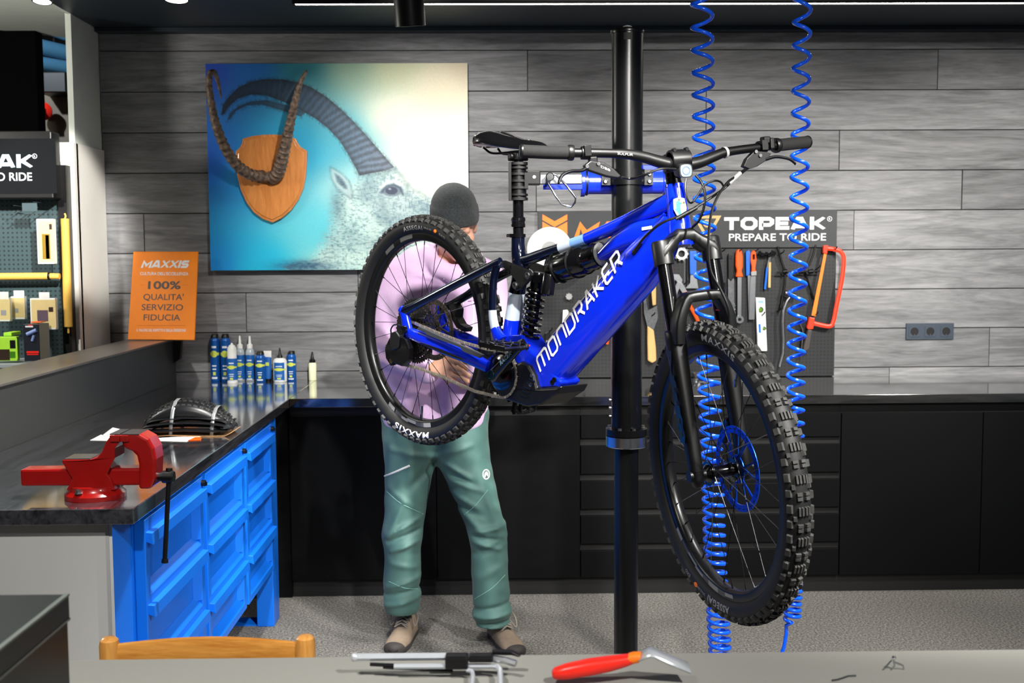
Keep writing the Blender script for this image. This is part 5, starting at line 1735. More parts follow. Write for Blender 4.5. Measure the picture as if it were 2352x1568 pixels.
t = thing('hex_key_set', 'steel hex keys in a black holder lying on the table', 'hex keys', hy(1080, 1540))
hexrod([hy(818, 1509), hy(1030, 1507)], .0058, 'hex_key', t)
b = MB(); b.ball(hy(815, 1509), .0068, 12, 8); b.build('ball_end', M['hex'], t)
hexrod([hy(905, 1530, .012), hy(1130, 1529, .012), hy(1143, 1531, .014), hy(1149, 1538, .03), hy(1150, 1600, .13)], .0042, 'hex_key', t)
hexrod([hy(1072, 1538, .016), hy(1084, 1541, .02), hy(1086, 1550, .04), hy(1082, 1600, .12)], .0035, 'hex_key', t)
hexrod([hy(850, 1525, .004), hy(1030, 1533, .008)], .003, 'hex_key', t, M['dark_metal'])
hexrod([hy(880, 1531, .004), hy(1040, 1540, .010)], .003, 'hex_key', t, M['dark_metal'])
b = MB(); b.span(hy(1022, 1539, .020), hy(1076, 1496, -.004)); b.span(hy(1076, 1523, .018), hy(1133, 1496, -.004)); b.build('holder', M['black_pl'], t, smooth=0, bevel=.003)
b = MB(); b.prism([hy(x, y, .0) for x, y in ((1130, 1496), (1176, 1497), (1196, 1508), (1190, 1509), (1168, 1503), (1130, 1504))], (0, .012, 0)); b.build('holder_tip', M['black_pl'], t, smooth=0, bevel=.001)
hexrod([hy(1132, 1512, .006), hy(1160, 1516, .010), hy(1185, 1524, .018)], .0055, 'hex_key', t, M['steel'])

# red handled tyre scraper
t = thing('hand_scraper', 'red handled scraper with a bent steel blade on the table', 'scraper', tz(1400, 1555))
SY2 = 1.66
def sy(x, y, d=0.0):
    return at_y(x, y, SY2 - d)


rg = []
for x, yt, yb, wd in ((1268, 1540, 1552, .006), (1274, 1533, 1559, .010), (1300, 1524, 1559, .0135), (1350, 1513, 1551, .0145), (1400, 1506, 1541, .0135), (1440, 1502, 1529, .011), (1464, 1502, 1518, .009)):
    c = sy(x, (yt + yb) / 2); h = (yb - yt) / 2 * SY2 / FPX
    rg.append(superring(c, (0, 1, 0), (0, 0, 1), wd, h, 16, 2.6))
b = MB(); b.loft(rg); b.build('handle', M['red_pl'], t, smooth=60)
rg = [superring(sy(x, y), (0.15, 1, 0), (0.2, 0, 1), .0105, h, 16, 2.6) for x, y, h in ((1441, 1514, .0092), (1452, 1510.5, .0088), (1470, 1508.5, .0075))]
b = MB(); b.loft(rg); b.build('collar', M['orange_print'], t, smooth=60)
b = MB()
pts = [(1464, 1505), (1490, 1496), (1500, 1495), (1540, 1513), (1584, 1531)]
vs, fs = [], []
for x, y in pts:
    w = .011 if x < 1500 else .014
    c = sy(x, y)
    vs += [c + Vector((0, -w, -.0035)), c + Vector((0, w, .002))]
for i in range(len(pts) - 1):
    fs.append((2 * i, 2 * i + 2, 2 * i + 3, 2 * i + 1))
b.add(vs, fs)
o = b.build('blade', M['hex'], t, smooth=30); md = o.modifiers.new('thick', 'SOLIDIFY'); md.thickness = .0025

# bent wire clip
t = thing('wire_clip', 'tiny bent steel wire clip standing on the bare table', 'clip', tz(2050, 1558))
WY = 1.70
for pts in ([(2024, 1556), (2028, 1538), (2040, 1525), (2048, 1516)], [(2048, 1557), (2045, 1540), (2055, 1528), (2052, 1516)], [(2077, 1545), (2074, 1528), (2064, 1524), (2054, 1520)]):
    b = MB(); b.tube([at_y(x, y, WY) for x, y in pts], .0014, 8); b.build('wire', M['steel'], t)
b = MB(); b.ball(at_y(2053, 1511, WY), .0038, 10, 8); b.build('head', M['chrome'], t)
m = MB(); m.tube([tz(x, y, .0016) for x, y in ((1911, 1562), (1925, 1560), (1948, 1552), (1966, 1551))], .0014, 8); tag(m.build('wire_scrap', M['steel_dk']), 'short scrap of wire lying near the clip', 'wire')

# ================================================================== wooden chair behind the table
CYc = 2.02
xl, xr = at_y(252, 1500, CYc).x, at_y(702, 1500, CYc).x
zt = at_y(252, 1462, CYc).z
t = thing('wooden_chair', 'honey coloured wooden chair behind the grey table', 'chair', ((xl + xr) / 2, CYc - .2, 0))
for x in (xl, xr):
    b = MB(); b.lathe([(0, .015), (.45, .018), (zt - .016, .0185), (zt - .006, .0165), (zt - .001, .011), (zt, .004)], (x, CYc, 0), (0, 0, 1), 24); b.build('leg', M['pine'], t)
    b = MB(); b.lathe([(0, .015), (.44, .018)], (x, CYc - .40, 0), (0, 0, 1), 20); b.build('leg', M['pine'], t)
for zz, hh in ((at_y(480, 1510, CYc).z, .030), (zt - .14, .028), (zt - .26, .028)):
    rg = []
    for i in range(13):
        u = i / 12
        bow = math.sin(PI * u)
        rg.append(superring(Vector((xl + (xr - xl) * u, CYc + .012 * bow - .002, zz + .006 * bow)), (0, 1, 0), (0, 0, 1), .008, hh - .002 + .003 * bow, 12, 4))
    b = MB(); b.loft(rg); b.build('back_rail', M['pine_x'], t, smooth=50)
b = MB(); b.box(((xl + xr) / 2, CYc - .205, .452), (xr - xl + .01, .40, .024)); b.build('seat', M['pine_x'], t, smooth=0, bevel=.006)
for x in (xl, xr):
    b = MB(); b.cyl((x, CYc, .2), (x, CYc - .4, .2), .010, n=12); b.build('stretcher', M['pine'], t)
# ================================================================== the bicycle
M['frame_blue'] = pm('gloss_frame_blue', '#0724c4', 0.18, coat=0.8)
M['frame_navy'] = pm('gloss_navy', '#060a1c', 0.14, coat=0.8)
M['frame_white'] = pm('pale_frame_band', '#b2bdca', 0.25, coat=0.5)
M['frame_fade'] = pm('fading_blue_band', '#6f97cf', 0.2, coat=0.6)
M['tyre'] = pm('tyre_rubber', '#0e0f10', 0.60, noise=0.25, scale=25, bump=0.06, bscale=600)
M['knob'] = pm('tread_rubber', '#3a3a39', 0.7, noise=0.35, scale=70)  # paler than the casing: light on the knob tops put into the colour
M['rim'] = pm('black_rim', '#151617', 0.30, 0.3)
M['rim_grey'] = pm('grey_rim_print', '#8e8e8e', 0.35)
M['rim_dgrey'] = pm('dark_rim_print', '#4a4b4c', 0.35)
M['chain'] = pm('chain_steel', '#b4ac9c', 0.30, 0.8, noise=0.15)
M['cassette'] = pm('dark_sprockets', '#5c5a56', 0.25, 0.9)
M['rotor_blue'] = pm('anodised_blue', '#1257d8', 0.28, 0.6)
M['rotor_steel'] = pm('brake_steel', '#7d7468', 0.3, 0.9)
M['alu'] = pm('matt_graphite', '#0e0f10', 0.40, 0.1)
M['grip'] = pm('ribbed_grip', '#101011', 0.8, bump=0.4, bscale=900)
M['teal_print'] = pm('dark_teal_print', '#12303c', 0.3)
M['glass_lens'] = pm('lamp_glass', '#76859a', 0.08, 0.1, coat=1.0)
M['saddle'] = pm('saddle_cover', '#0c0c0e', 0.26, coat=0.5)

TH = math.radians(49.2)
BO = Vector((-.2184, 3.633, 1.3125))
FWv = Vector((math.cos(TH), -math.sin(TH), 0)); UPv = Vector((0, 0, 1)); RTv = FWv.cross(UPv)
BM = Matrix(((FWv.x, -RTv.x, 0, BO.x), (FWv.y, -RTv.y, 0, BO.y), (0, 0, 1, BO.z), (0, 0, 0, 1)))
bike = thing('bicycle', 'blue full suspension electric mountain bike held in the repair stand', 'bicycle', matrix=BM)


def B(s, l, z):
    """bike frame: s forward of the rear axle, l to its right side, z up"""
    return Vector((s, -l, z))


def bx_(px, py, l=0.0):
    P = on_plane(px, py, BO + RTv * l, RTv) - BO
    return B(P.dot(FWv), l, P.z)


def bb(mb, name, mat, parent=bike, **kw):
    kw.setdefault('world', False)
    return mb.build(name, mat, parent, **kw)


YL = Vector((0, 1, 0))


def tube_loft(pts, n=28, e=2.4, mats=None):
    """pts: (centre Vector, half height in plane, half width across, [material index]); section square to the path"""
    mb = MB()
    cs = [p[0] for p in pts]
    rings = []
    for i, p in enumerate(pts):
        d = (cs[min(i + 1, len(cs) - 1)] - cs[max(i - 1, 0)]).normalized()
        up = d.cross(YL)
        if up.length < 1e-5:
            up = Vector((0, 0, 1))
        up.normalize()
        side = up.cross(d).normalized()
        rings.append(superring(p[0], side, up, p[2], p[1], n, p[4] if len(p) > 4 else e))
    vs = [q for r in rings for q in r]
    mb.add(vs, [])
    for i in range(len(rings) - 1):
        mi = pts[i][3] if len(pts[i]) > 3 else 0
        for k in range(n):
            k2 = (k + 1) % n
            mb.f.append((i * n + k, i * n + k2, (i + 1) * n + k2, (i + 1) * n + k)); mb.mi.append(mi)
    mb.f.append(tuple(range(n))); mb.mi.append(pts[0][3] if len(pts[0]) > 3 else 0)
    mb.f.append(tuple((len(rings) - 1) * n + k for k in range(n))); mb.mi.append(pts[-2][3] if len(pts[-2]) > 3 else 0)
    return mb


def smooth_path(pts, n=6):
    """resample a tube_loft list through a spline (numbers interpolated)"""
    P = spline([p[0] for p in pts], n)
    out = []
    for i, q in enumerate(P):
        f = i / n
        a = min(int(f), len(pts) - 2); u = f - a
        p0, p1 = pts[a], pts[a + 1]
        out.append((q, p0[1] * (1 - u) + p1[1] * u, p0[2] * (1 - u) + p1[2] * u) + ((p0[3],) if len(p0) > 3 else (0,)) + ((p0[4] * (1 - u) + p1[4] * u,) if len(p0) > 4 else ()))
    return out


BLUES = [M['frame_blue'], M['frame_navy'], M['frame_white'], M['frame_fade']]

# ---- main frame
DT = [(B(.555, 0, -.095), .052, .040, 0, 3.2), (B(.60, 0, -.078), .062, .041, 0, 3.4), (B(.66, 0, -.026), .0635, .041, 0, 3.6), (B(.80, 0, .096), .063, .041, 0, 3.6), (B(.915, 0, .197), .063, .039, 0, 3.4),
      (B(.975, 0, .252), .058, .036, 0, 3.0), (B(1.01, 0, .292), .047, .033, 0, 2.6), (B(1.04, 0, .325), .036, .030, 0, 2.4)]
dt = bb(tube_loft(smooth_path(DT, 6)), 'down_tube', BLUES, smooth=60)
TT = [(bx_(1196, 598), .017, .015, 1), (bx_(1215, 595), .0165, .0165, 1), (bx_(1260, 579), .0155, .018, 1), (bx_(1290, 569), .0155, .018, 2), (bx_(1318, 559), .0155, .018, 3), (bx_(1350, 548), .016, .019, 0), (bx_(1400, 527), .018, .020, 0), (bx_(1450, 505), .020, .021, 0), (bx_(1500, 481), .022, .022, 0), (bx_(1548, 461), .024, .022, 0)]
bb(tube_loft(smooth_path(TT, 5), e=2.6), 'top_tube', BLUES, smooth=60)
GS = [(bx_(1385, 590), .012, .028, 0, 3), (bx_(1425, 558), .026, .031, 0, 3), (bx_(1465, 538), .032, .031, 0, 3), (bx_(1505, 528), .030, .029, 0, 2.8), (bx_(1548, 520), .028, .026, 0, 2.4)]
bb(tube_loft(smooth_path(GS, 5)), 'frame_gusset', BLUES, smooth=60)
h0, h1 = B(1.0395, 0, .418), B(1.063, 0, .262)
b = MB(); L_ = (h1 - h0).length
b.lathe([(0, .020), (0, .0245), (.012, .0255), (L_ * .45, .0265), (L_ * .75, .031), (L_ - .012, .034), (L_, .0335), (L_, .02)], h0, h1 - h0, 36)
ht = bb(b, 'head_tube', M['frame_blue'], smooth=50)
# head badge
ax = (h1 - h0).normalized()
bc = h0 + ax * .060
b = MB()
for rr, col, s in ((.0352, 0, 1.0),):
    pass


def badge_pts(sc, off):
    side = Vector((0.80, -0.60, 0)).normalized()                       # towards the camera side of the head tube
    out = []
    for u, v in ((-.014, .022), (0, .026), (.014, .022), (.0155, -.002), (.010, -.018), (0, -.028), (-.010, -.018), (-.0155, -.002)):
        ang = u * sc / .031
        rot = Matrix.Rotation(ang, 3, ax)
        out.append(bc - ax * (v * sc) + (rot @ side) * (.0300 + off + .0004 * (0.06 - v) / .06 * 60 * .06 + (.028 - v) * .075))
    return out


for sc, off, mat, nm in ((1.0, .0012, M['white_print'], 'badge_rim'), (.84, .0018, pm('badge_teal', '#2b86b4', .3), 'badge_field'), ):
    b = MB(); b.add(badge_pts(sc, off), [tuple(range(8))]); bb(b, nm, mat, ht, smooth=0)
b = MB(); p8 = badge_pts(.80, .0024); b.add([p8[0], p8[1], p8[2], p8[3], p8[7]], [(0, 1, 2, 3, 4)]); bb(b, 'badge_crest', pm('badge_olive', '#8c8452', .4), ht, smooth=0)
# seat tube: upper stub, gusset, lower mast
ST = [(bx_(1190, 541), .0205, .0205, 1, 2), (bx_(1190, 560), .0205, .0205, 1, 2), (bx_(1191, 580), .022, .021, 1, 2.2), (bx_(1194, 600), .026, .022, 1, 2.2), (bx_(1196, 618), .024, .022, 1, 2.2), (bx_(1192, 650), .020, .024, 1, 2.6), (bx_(1187, 672), .020, .025, 2, 2.8), (bx_(1183, 705), .019, .025, 2, 2.8), (bx_(1179, 733), .019, .026, 0, 2.8), (bx_(1174, 770), .021, .028, 0, 2.6), (bx_(1172, 800), .024, .030, 0, 2.4)]
bb(tube_loft(smooth_path(ST, 4)), 'seat_tube', BLUES, smooth=60)
# lower shell around the motor
sh = [(1150, 770), (1196, 768), (1215, 800), (1240, 826), (1262, 850), (1290, 878), (1282, 888), (1226, 892), (1212, 855), (1185, 838), (1160, 830), (1128, 838), (1112, 828), (1140, 805)]
b = MB(); b.prism([bx_(x, y, .0405) for x, y in sh], (0, .081, 0)); bb(b, 'motor_shell', M['frame_blue'], smooth=0, bevel=.008, seg=3)
mo = [(1178, 838), (1195, 830), (1212, 840), (1224, 862), (1231, 892), (1288, 887), (1278, 905), (1240, 930), (1208, 934), (1172, 922), (1150, 915), (1135, 890), (1150, 860)]
b = MB(); b.prism([bx_(x, y, .058) for x, y in mo], (0, .116, 0)); mt = bb(b, 'motor_cover', M['black_pl'], smooth=0, bevel=.008, seg=3)
for i in range(5):
    b = MB(); b.tube([bx_(1196 + i * 5, 905 - i * 9, .0588), bx_(1212 + i * 4, 912 - i * 9, .0588)], .0022, 6); bb(b, 'cooling_rib', M['black_gl'], mt)
for x, y in ((1219, 884), (1222, 862)):
    b = MB(); b.lathe([(0, .0055), (.003, .0055), (.003, .003)], bx_(x, y, .057), (0, -1, 0), 14); bb(b, 'motor_bolt', M['steel'], mt)
b = MB(); b.lathe([(0, .0075), (.003, .0075), (.003, .004), (.001, .004)], bx_(1269, 878, .050), (0, -1, 0), 16); b.lathe([(0, .0075), (.003, .0075), (.003, .004), (.001, .004)], bx_(1274, 872, .050), (0, -1, 0), 16); bb(b, 'port_plug', M['dark_metal'])

# down tube lettering, built from strokes
GL = {
    'm': [[(0, 0), (0, .82), (.12, .95), (.42, .95), (.54, .82), (.54, 0)], [(.48, .95), (.96, .95), (1.08, .82), (1.08, 0)]],
    'o': [[(0, .14), (0, .82), (.13, .95), (.60, .95), (.73, .82), (.73, .14), (.60, .0), (.13, .0), (0, .14)]],
    'n': [[(0, 0), (0, .82), (.13, .95), (.58, .95), (.72, .82), (.72, 0)]],
    'd': [[(0, .0), (0, .95), (.58, .95), (.74, .80), (.74, .16), (.58, .0), (0, .0)]],
    'r': [[(0, 0), (0, .95), (.58, .95), (.72, .84), (.72, .56), (.58, .44), (.18, .44)], [(.42, .44), (.74, 0)]],
    'a': [[(0, 0), (.34, .95), (.44, .95), (.78, 0)], [(.15, .30), (.62, .30)]],
    'k': [[(0, 0), (0, .95)], [(.66, .95), (.14, .48), (.70, 0)]],
    'e': [[(.66, .95), (.12, .95), (0, .84), (0, .11), (.12, 0), (.66, 0)], [(0, .48), (.56, .48)]],
}
base0, base1 = B(.586, 0, -.090), B(.909, 0, .226)
bd = (base1 - base0).normalized()
bn = Vector((-bd.z, 0, bd.x))
word = 'mondraker'
wd = {'m': 1.08, 'a': .78, 'k': .70, 'e': .66, 'd': .74, 'o': .73, 'n': .72, 'r': .74}
tot = sum(wd[c] for c in word) + .30 * (len(word) - 1)
capH = .041
scx = ((base1 - base0).length - .012) / tot
b = MB(); xo = 0.0
for ch in word:
    vs, fs = stroke_letters(GL[ch], .16)
    P3 = []
    for v in vs:
        X_, Y_ = (xo + v.x) * scx + v.y * capH * .30, v.y * capH
        P3.append(base0 + bd * X_ + bn * Y_ + B(0, .0425, 0))
    b.add(P3, fs)
    xo += wd[ch] + .30
bb(b, 'down_tube_lettering', M['white_print'], dt, smooth=0, recalc=False)
b = MB(); b.prism([bx_(x, y, .0318) for x, y in ((1474, 522), (1497, 518), (1498, 525), (1474, 529))], (0, .0005, 0)); bb(b, 'sticker', M['white_print'], dt, smooth=0)
b = MB(); b.prism([bx_(x, y, .0400) for x, y in ((1450, 578), (1468, 556), (1474, 560), (1456, 586))], (0, .004, 0)); bb(b, 'cable_port', M['black_pl'], dt, smooth=0, bevel=.001)
b = MB(); b.prism([bx_(x, y, .012) for x, y in ((1462, 494), (1478, 480), (1516, 462), (1520, 466), (1484, 486))], (0, .024, 0)); bb(b, 'top_tube_cover', M['grey_print'], smooth=0, bevel=.003)

# ---- rear triangle
def swing(l):
    sgn = 1 if l > 0 else -1
    a = abs(l)
    g = .12 if sgn > 0 else .12
    ss = [(bx_(926, 716, .075 * 1), .017, .010), (bx_(960, 699, .074), .0135, .011), (bx_(1060, 646, .062), .0135, .011), (bx_(1128, 612, .056), .014, .011), (bx_(1150, 603, .053), .016, .011)]
    cs = [(bx_(938, 764, .074), .0185, .010), (bx_(960, 772, .075), .020, .010), (bx_(1020, 798, .072), .021, .011), (bx_(1080, 822, .064), .020, .012), (bx_(1122, 842, .055), .018, .013)]
    dr = [(bx_(922, 708, .075), .013, .010), (bx_(930, 724, .075), .0165, .010), (bx_(934, 745, .075), .020, .010), (bx_(938, 768, .075), .023, .010)]
    stt = [(bx_(1140, 612, .058), .012, .010, 1), (bx_(1133, 650, .058), .011, .010, 1), (bx_(1131, 712, .058), .012, .010, 2), (bx_(1137, 753, .058), .014, .011, 0), (bx_(1150, 782, .056), .022, .013, 0)]
    if sgn < 0:
        f = lambda L2: [(Vector((p[0].x, -p[0].y, p[0].z)),) + tuple(p[1:]) for p in L2]
        ss, cs, dr, stt = f(ss), f(cs), f(dr), f(stt)
    bb(tube_loft(smooth_path(ss, 4), n=16), 'seat_stay', M['frame_navy'], smooth=60)
    c_ = bb(tube_loft(smooth_path(cs, 4), n=16, e=3), 'chain_stay', M['frame_blue'], smooth=60)
    bb(tube_loft(smooth_path(dr, 4), n=16, e=3), 'dropout', M['frame_blue'], smooth=60)
    bb(tube_loft(smooth_path(stt, 4), n=16, e=3), 'stay_strut', BLUES, smooth=60)
    return c_


cs_near = swing(1)
swing(-1)
gd = [(956, 756), (975, 762), (978, 768), (1056, 798), (1064, 808), (1100, 822), (1108, 815), (1090, 806), (1020, 776), (962, 750)]
b = MB(); b.prism([bx_(x, y, .091) for x, y in gd], (0, .010, 0)); g_ = bb(b, 'stay_guard', pm('guard_rubber', '#2c2f33', .5), cs_near, smooth=0, bevel=.001)
b = MB(); b.prism([bx_(x, y, .0868) for x, y in [(965, 786), (1010, 801), (1060, 822), (1064, 828), (1010, 808), (972, 792)]], (0, .003, 0)); bb(b, 'stay_protector', M['black_pl'], cs_near, smooth=0)
# rocker link and bolts
lk = [(1147, 598), (1158, 598), (1214, 620), (1222, 632), (1214, 646), (1196, 664), (1184, 668), (1176, 658), (1184, 646), (1166, 622), (1150, 612)]
for l in (.044, -.052):
    b = MB(); b.prism([bx_(x, y, l) - Vector((0, l - .044 if l > 0 else 0, 0)) for x, y in lk] if l > 0 else [Vector((p.x, .052, p.z)) for p in (bx_(x, y, .044) for x, y in lk)], (0, .010, 0)); bb(b, 'rocker_link', M['black_pl'], smooth=0, bevel=.003)
for x, y, r_ in ((1213, 632, .0105), (1184, 655, .0105), (1152, 605, .008)):
    b = MB(); b.lathe([(0, r_), (.004, r_), (.006, r_ * .8), (.006, r_ * .45), (.002, r_ * .4)], bx_(x, y, .044), (0, -1, 0), 20); bb(b, 'pivot_bolt', M['steel_dk'] if r_ > .01 else M['black_gl'])
# ---- coil shock
sa, sb_ = bx_(1238, 625), bx_(1213, 806)
dv = (sb_ - sa)
b = MB(); b.lathe([(0, .014), (.01, .020), (.05, .021), (.05, .017), (dv.length * .62, .017), (dv.length * .62, .009), (dv.length, .009)], sa, dv, 24); shk = bb(b, 'shock_body', M['black_gl'])
pts = []
n = 8.5
for i in range(int(n * 20) + 1):
    u = i / (n * 20)
    a = 2 * PI * n * u
    d_, a1, b1 = basis(dv)
    pts.append(sa + dv * (.20 + .66 * u) + a1 * (math.cos(a) * .0265) + b1 * (math.sin(a) * .0265))
b = MB(); b.tube(pts, .0042, 8); bb(b, 'coil_spring', M['black_gl'], shk)
b = MB(); b.lathe([(0, .022), (.008, .030), (.012, .030), (.014, .02)], sa + dv * .87, dv, 24); bb(b, 'spring_collar', M['alu'], shk)
b = MB(); b.cyl(bx_(1200, 806, .035), bx_(1232, 806, -.035), .014, n=18); bb(b, 'shock_mount', M['alu'], shk)
b = MB(); rp = bx_(1262, 652, .03); b.lathe([(0, .018), (.004, .020), (.058, .020), (.062, .016)], rp + Vector((.002, 0, .030)), (bx_(1256, 700, .03) - rp), 20); b.box(bx_(1246, 640, .015), (.05, .03, .022)); rs = bb(b, 'shock_reservoir', M['black_gl'], shk)
b = MB(); b.lathe([(0, .004), (.006, .004)], bx_(1216, 794, .03), (0, -1, 0), 10); bb(b, 'rebound_knob', M['red_pl'], shk)
# ---- bottle under the top tube
b0, b1 = bx_(1268, 620), bx_(1402, 578)
dv = b1 - b0; LL = dv.length
b = MB(); b.lathe([(0, .020), (.004, .036), (.012, .042), (LL * .60, .042), (LL * .64, .036), (LL * .68, .038), (LL * .72, .035), (LL * .76, .037), (LL * .80, .034), (LL * .84, .034), (LL * .86, .02)], b0, dv, 32); bt = bb(b, 'water_bottle', M['black_gl'], smooth=40)
b = MB(); b.lathe([(0, .033), (.004, .0345), (.010, .030), (.011, .012), (.022, .012), (.024, .015), (.034, .013), (.036, .008), (.05, .008)], b0 + dv * .855, dv, 28); bb(b, 'bottle_cap', pm('grey_cap', '#4a4a4a', .5), bt)
for u, tl_ in ((.12, .5), (.46, -.4)):
    b = MB(); ring = []
    d_, a1, b1_ = basis(dv)
    for i in range(24):
        w = 2 * PI * i / 24
        ring.append(b0 + dv * (u + tl_ * .10 * math.cos(w + .7)) + a1 * (math.cos(w) * .0435) + b1_ * (math.sin(w) * .0435))
    b.tube(ring, .0028, 6, closed=True); bb(b, 'bottle_strap', M['black_pl'], bt)

# ---- seatpost and saddle
b = MB(); p0 = bx_(1190, 345); zt_ = p0.z
sx = .4465
b.lathe([(0, .0160), (.272 - .0, .0160)], B(sx, 0, .252), (0, 0, 1), 28); sp_o = bb(b, 'seat_post', M['black_gl'])
zz = bx_(1190, 510).z
b = MB(); b.lathe([(0, .0185), (.002, .0215), (.010, .0215), (.012, .0200), (.018, .0200), (.020, .0215), (.028, .0212), (.031, .0185)], B(sx, 0, zz - .016), (0, 0, 1), 28); bb(b, 'post_collar', M['black_gl'], sp_o)
zz = bx_(1190, 541).z
b = MB(); b.lathe([(0, .0225), (.010, .0225)], B(sx, 0, zz - .005), (0, 0, 1), 28); b.cyl(B(sx - .03, .014, zz), B(sx - .012, .020, zz), .006, n=12); bb(b, 'seat_clamp', M['black_gl'], sp_o)
b = MB(); b.box(B(sx, 0, .530), (.045, .045, .028)); b.cyl(B(sx - .004, .030, .528), B(sx - .004, -.030, .528), .010, n=14); bb(b, 'saddle_clamp', M['black_pl'], sp_o, bevel=.004)
ts, tz_ = bx_(1118, 312, .0), None
sad = [(.292, .578, .012, .018), (.300, .584, .050, .030), (.320, .588, .068, .034), (.360, .585, .070, .034), (.405, .574, .056, .030), (.450, .565, .036, .026), (.500, .557, .024, .021), (.545, .550, .019, .017), (.562, .546, .014, .012), (.570, .544, .006, .006)]
rg = []
for s_, z_, w_, h_ in sad:
    ring = []
    for k2 in range(24):
        a = 2 * PI * k2 / 24
        ca, sa_ = math.cos(a), math.sin(a)
        y_ = ca * w_
        dip = .010 * math.exp(-(y_ / .012) ** 2) if sa_ > 0 and w_ > .03 else 0
        z2 = (h_ * (abs(sa_) ** .7) * (.8 if sa_ > 0 else -.55 if sa_ < 0 else 0)) - dip - .010 * (abs(ca) ** 3)
        ring.append(Vector((s_, y_, z_ + z2)))
    rg.append(ring)
b = MB(); b.loft(rg); sd = bb(b, 'saddle', M['saddle'], smooth=70)
for l in (.022, -.022):
    b = MB(); b.tube(spline([B(.325, l * 1.3, .562), B(.36, l, .543), B(.46, l, .541), B(.51, l * .8, .543), B(.545, l * .4, .550)], 5), .0035, 8); bb(b, 'saddle_rail', M['dark_metal'], sd)

# ================================================================== wheels
def tyre_profile():
    pr = []
    for i in range(27):
        a = -2.62 + 5.24 * i / 26
        pr.append((math.sin(a) * .0315, .3425 + math.cos(a) * .0290))
    return pr


def casing(y):
    """outer casing radius and tilt at a lateral offset"""
    a = math.asin(max(-1, min(1, y / .0315)))
    return .3425 + math.cos(a) * .0290, a


def make_tread():
    b = MB()
    NK = 66

    def blk(ang, y, ln, w, h, taper=.78):
        r0, a = casing(y)
        n_ = Vector((0, math.sin(a), math.cos(a))); t_ = Vector((1, 0, 0)); w_ = Vector((0, math.cos(a), -math.sin(a)))
        c = Vector((0, y, r0)) - n_ * .001
        vs = []
        for hh, k in ((0, 1), (h + .001, taper)):
            for sx_, sy_ in ((-1, -1), (1, -1), (1, 1), (-1, 1)):
                vs.append(c + n_ * hh + t_ * (sx_ * ln / 2 * k) + w_ * (sy_ * w / 2 * k))
        R = Matrix.Rotation(ang, 3, 'Y')
        b.add([R @ v for v in vs], [(4, 5, 6, 7), (0, 4, 7, 3), (1, 2, 6, 5), (0, 1, 5, 4), (3, 7, 6, 2)])
    for i in range(NK):
        a = 2 * PI * i / NK
        st = 2 * PI / NK
        if i % 2 == 0:
            for y in (-.0082, .0082):
                blk(a - .004, y, .0078, .0130, .0060, .86); blk(a + .0225, y, .0078, .0130, .0060, .86)
        else:
            for y in (-.0098, -.0036, .0036, .0098):
                blk(a + .004, y, .0200, .0050, .0060, .86)
            for y in (-.0182, .0182):
                blk(a + st * .5, y, .0120, .0085, .0055)
        for sg in (-1, 1):
            blk(a + sg * .012, sg * .0262, .0195 if i % 2 else .0170, .0135, .0062, .84)
    return b.mesh('tread', recalc=True)


TREAD = make_tread()
TYRE = MB(); TYRE.lathe(tyre_profile(), (0, 0, 0), (0, 1, 0), 120, caps=False, closed=True)
TYRE = TYRE.mesh('tyre')
RIM = MB(); RIM.lathe([(-.0175, .3180), (-.0175, .3020), (-.0165, .2985), (-.009, .2925), (.009, .2925), (.0165, .2985), (.0175, .3020), (.0175, .3180), (.012, .3120), (-.012, .3120)], (0, 0, 0), (0, 1, 0), 120, caps=False, closed=True)
RIM = RIM.mesh('rim')


def sidewall_text(parent, s, ang, rad, cap, mat, name, arc=None, bold=.03, shear=.0, flip=False, side=-1, slimit=None):
    """lettering wrapped round the tyre wall, centred at ang (radians from the top, clockwise seen from the right side)"""
    me = text_mesh(s, 1.0, bold * .5, shear, 'LEFT', 1.18)
    bm = bmesh.new(); bm.from_mesh(me)
    bmesh.ops.triangulate(bm, faces=bm.faces)
    for _ in range(3):
        long_ = [e for e in bm.edges if e.calc_length() > .14]
        if not long_:
            break
        bmesh.ops.subdivide_edges(bm, edges=long_, cuts=1)
        bmesh.ops.triangulate(bm, faces=bm.faces)
    bm.to_mesh(me); bm.free()
    co = np.empty(len(me.vertices) * 3); me.vertices.foreach_get('co', co); co = co.reshape(-1, 3)
    xc = (co[:, 0].min() + co[:, 0].max()) / 2
    k = cap / (.69 + bold)
    kx = k if arc is None else arc / (co[:, 0].max() - co[:, 0].min())
    for q in co:
        u = (q[0] - xc) * kx; v = q[1] * k
        if flip:
            u, v = -u, cap - v
        r = rad + v
        al = ang + u / (rad + cap / 2)
        ca = max(-1, min(1, (r - .3425) / .0290))
        yy = side * (math.sqrt(max(0, 1 - ca * ca)) * .0315 + .0007)
        q[0], q[1], q[2] = r * math.sin(al), yy, r * math.cos(al)
    me.vertices.foreach_set('co', co.ravel())
    return link_mesh(name, me, mat, parent, smooth=0, world=False)


def rim_patch(parent, a0, a1, r0, r1, mat, side=-1, name='rim_decal'):
    b = MB(); n = max(3, int(abs(a1 - a0) / .05))
    for i in range(n + 1):
        a = a0 + (a1 - a0) * i / n
        for r in (r0, r1):
            b.v.append((r * math.sin(a), side * .01785, r * math.cos(a)))
    for i in range(n):
        b.f.append((2 * i, 2 * i + 2, 2 * i + 3, 2 * i + 1)); b.mi.append(0)
    return b.build(name, mat, parent, smooth=0, world=False)


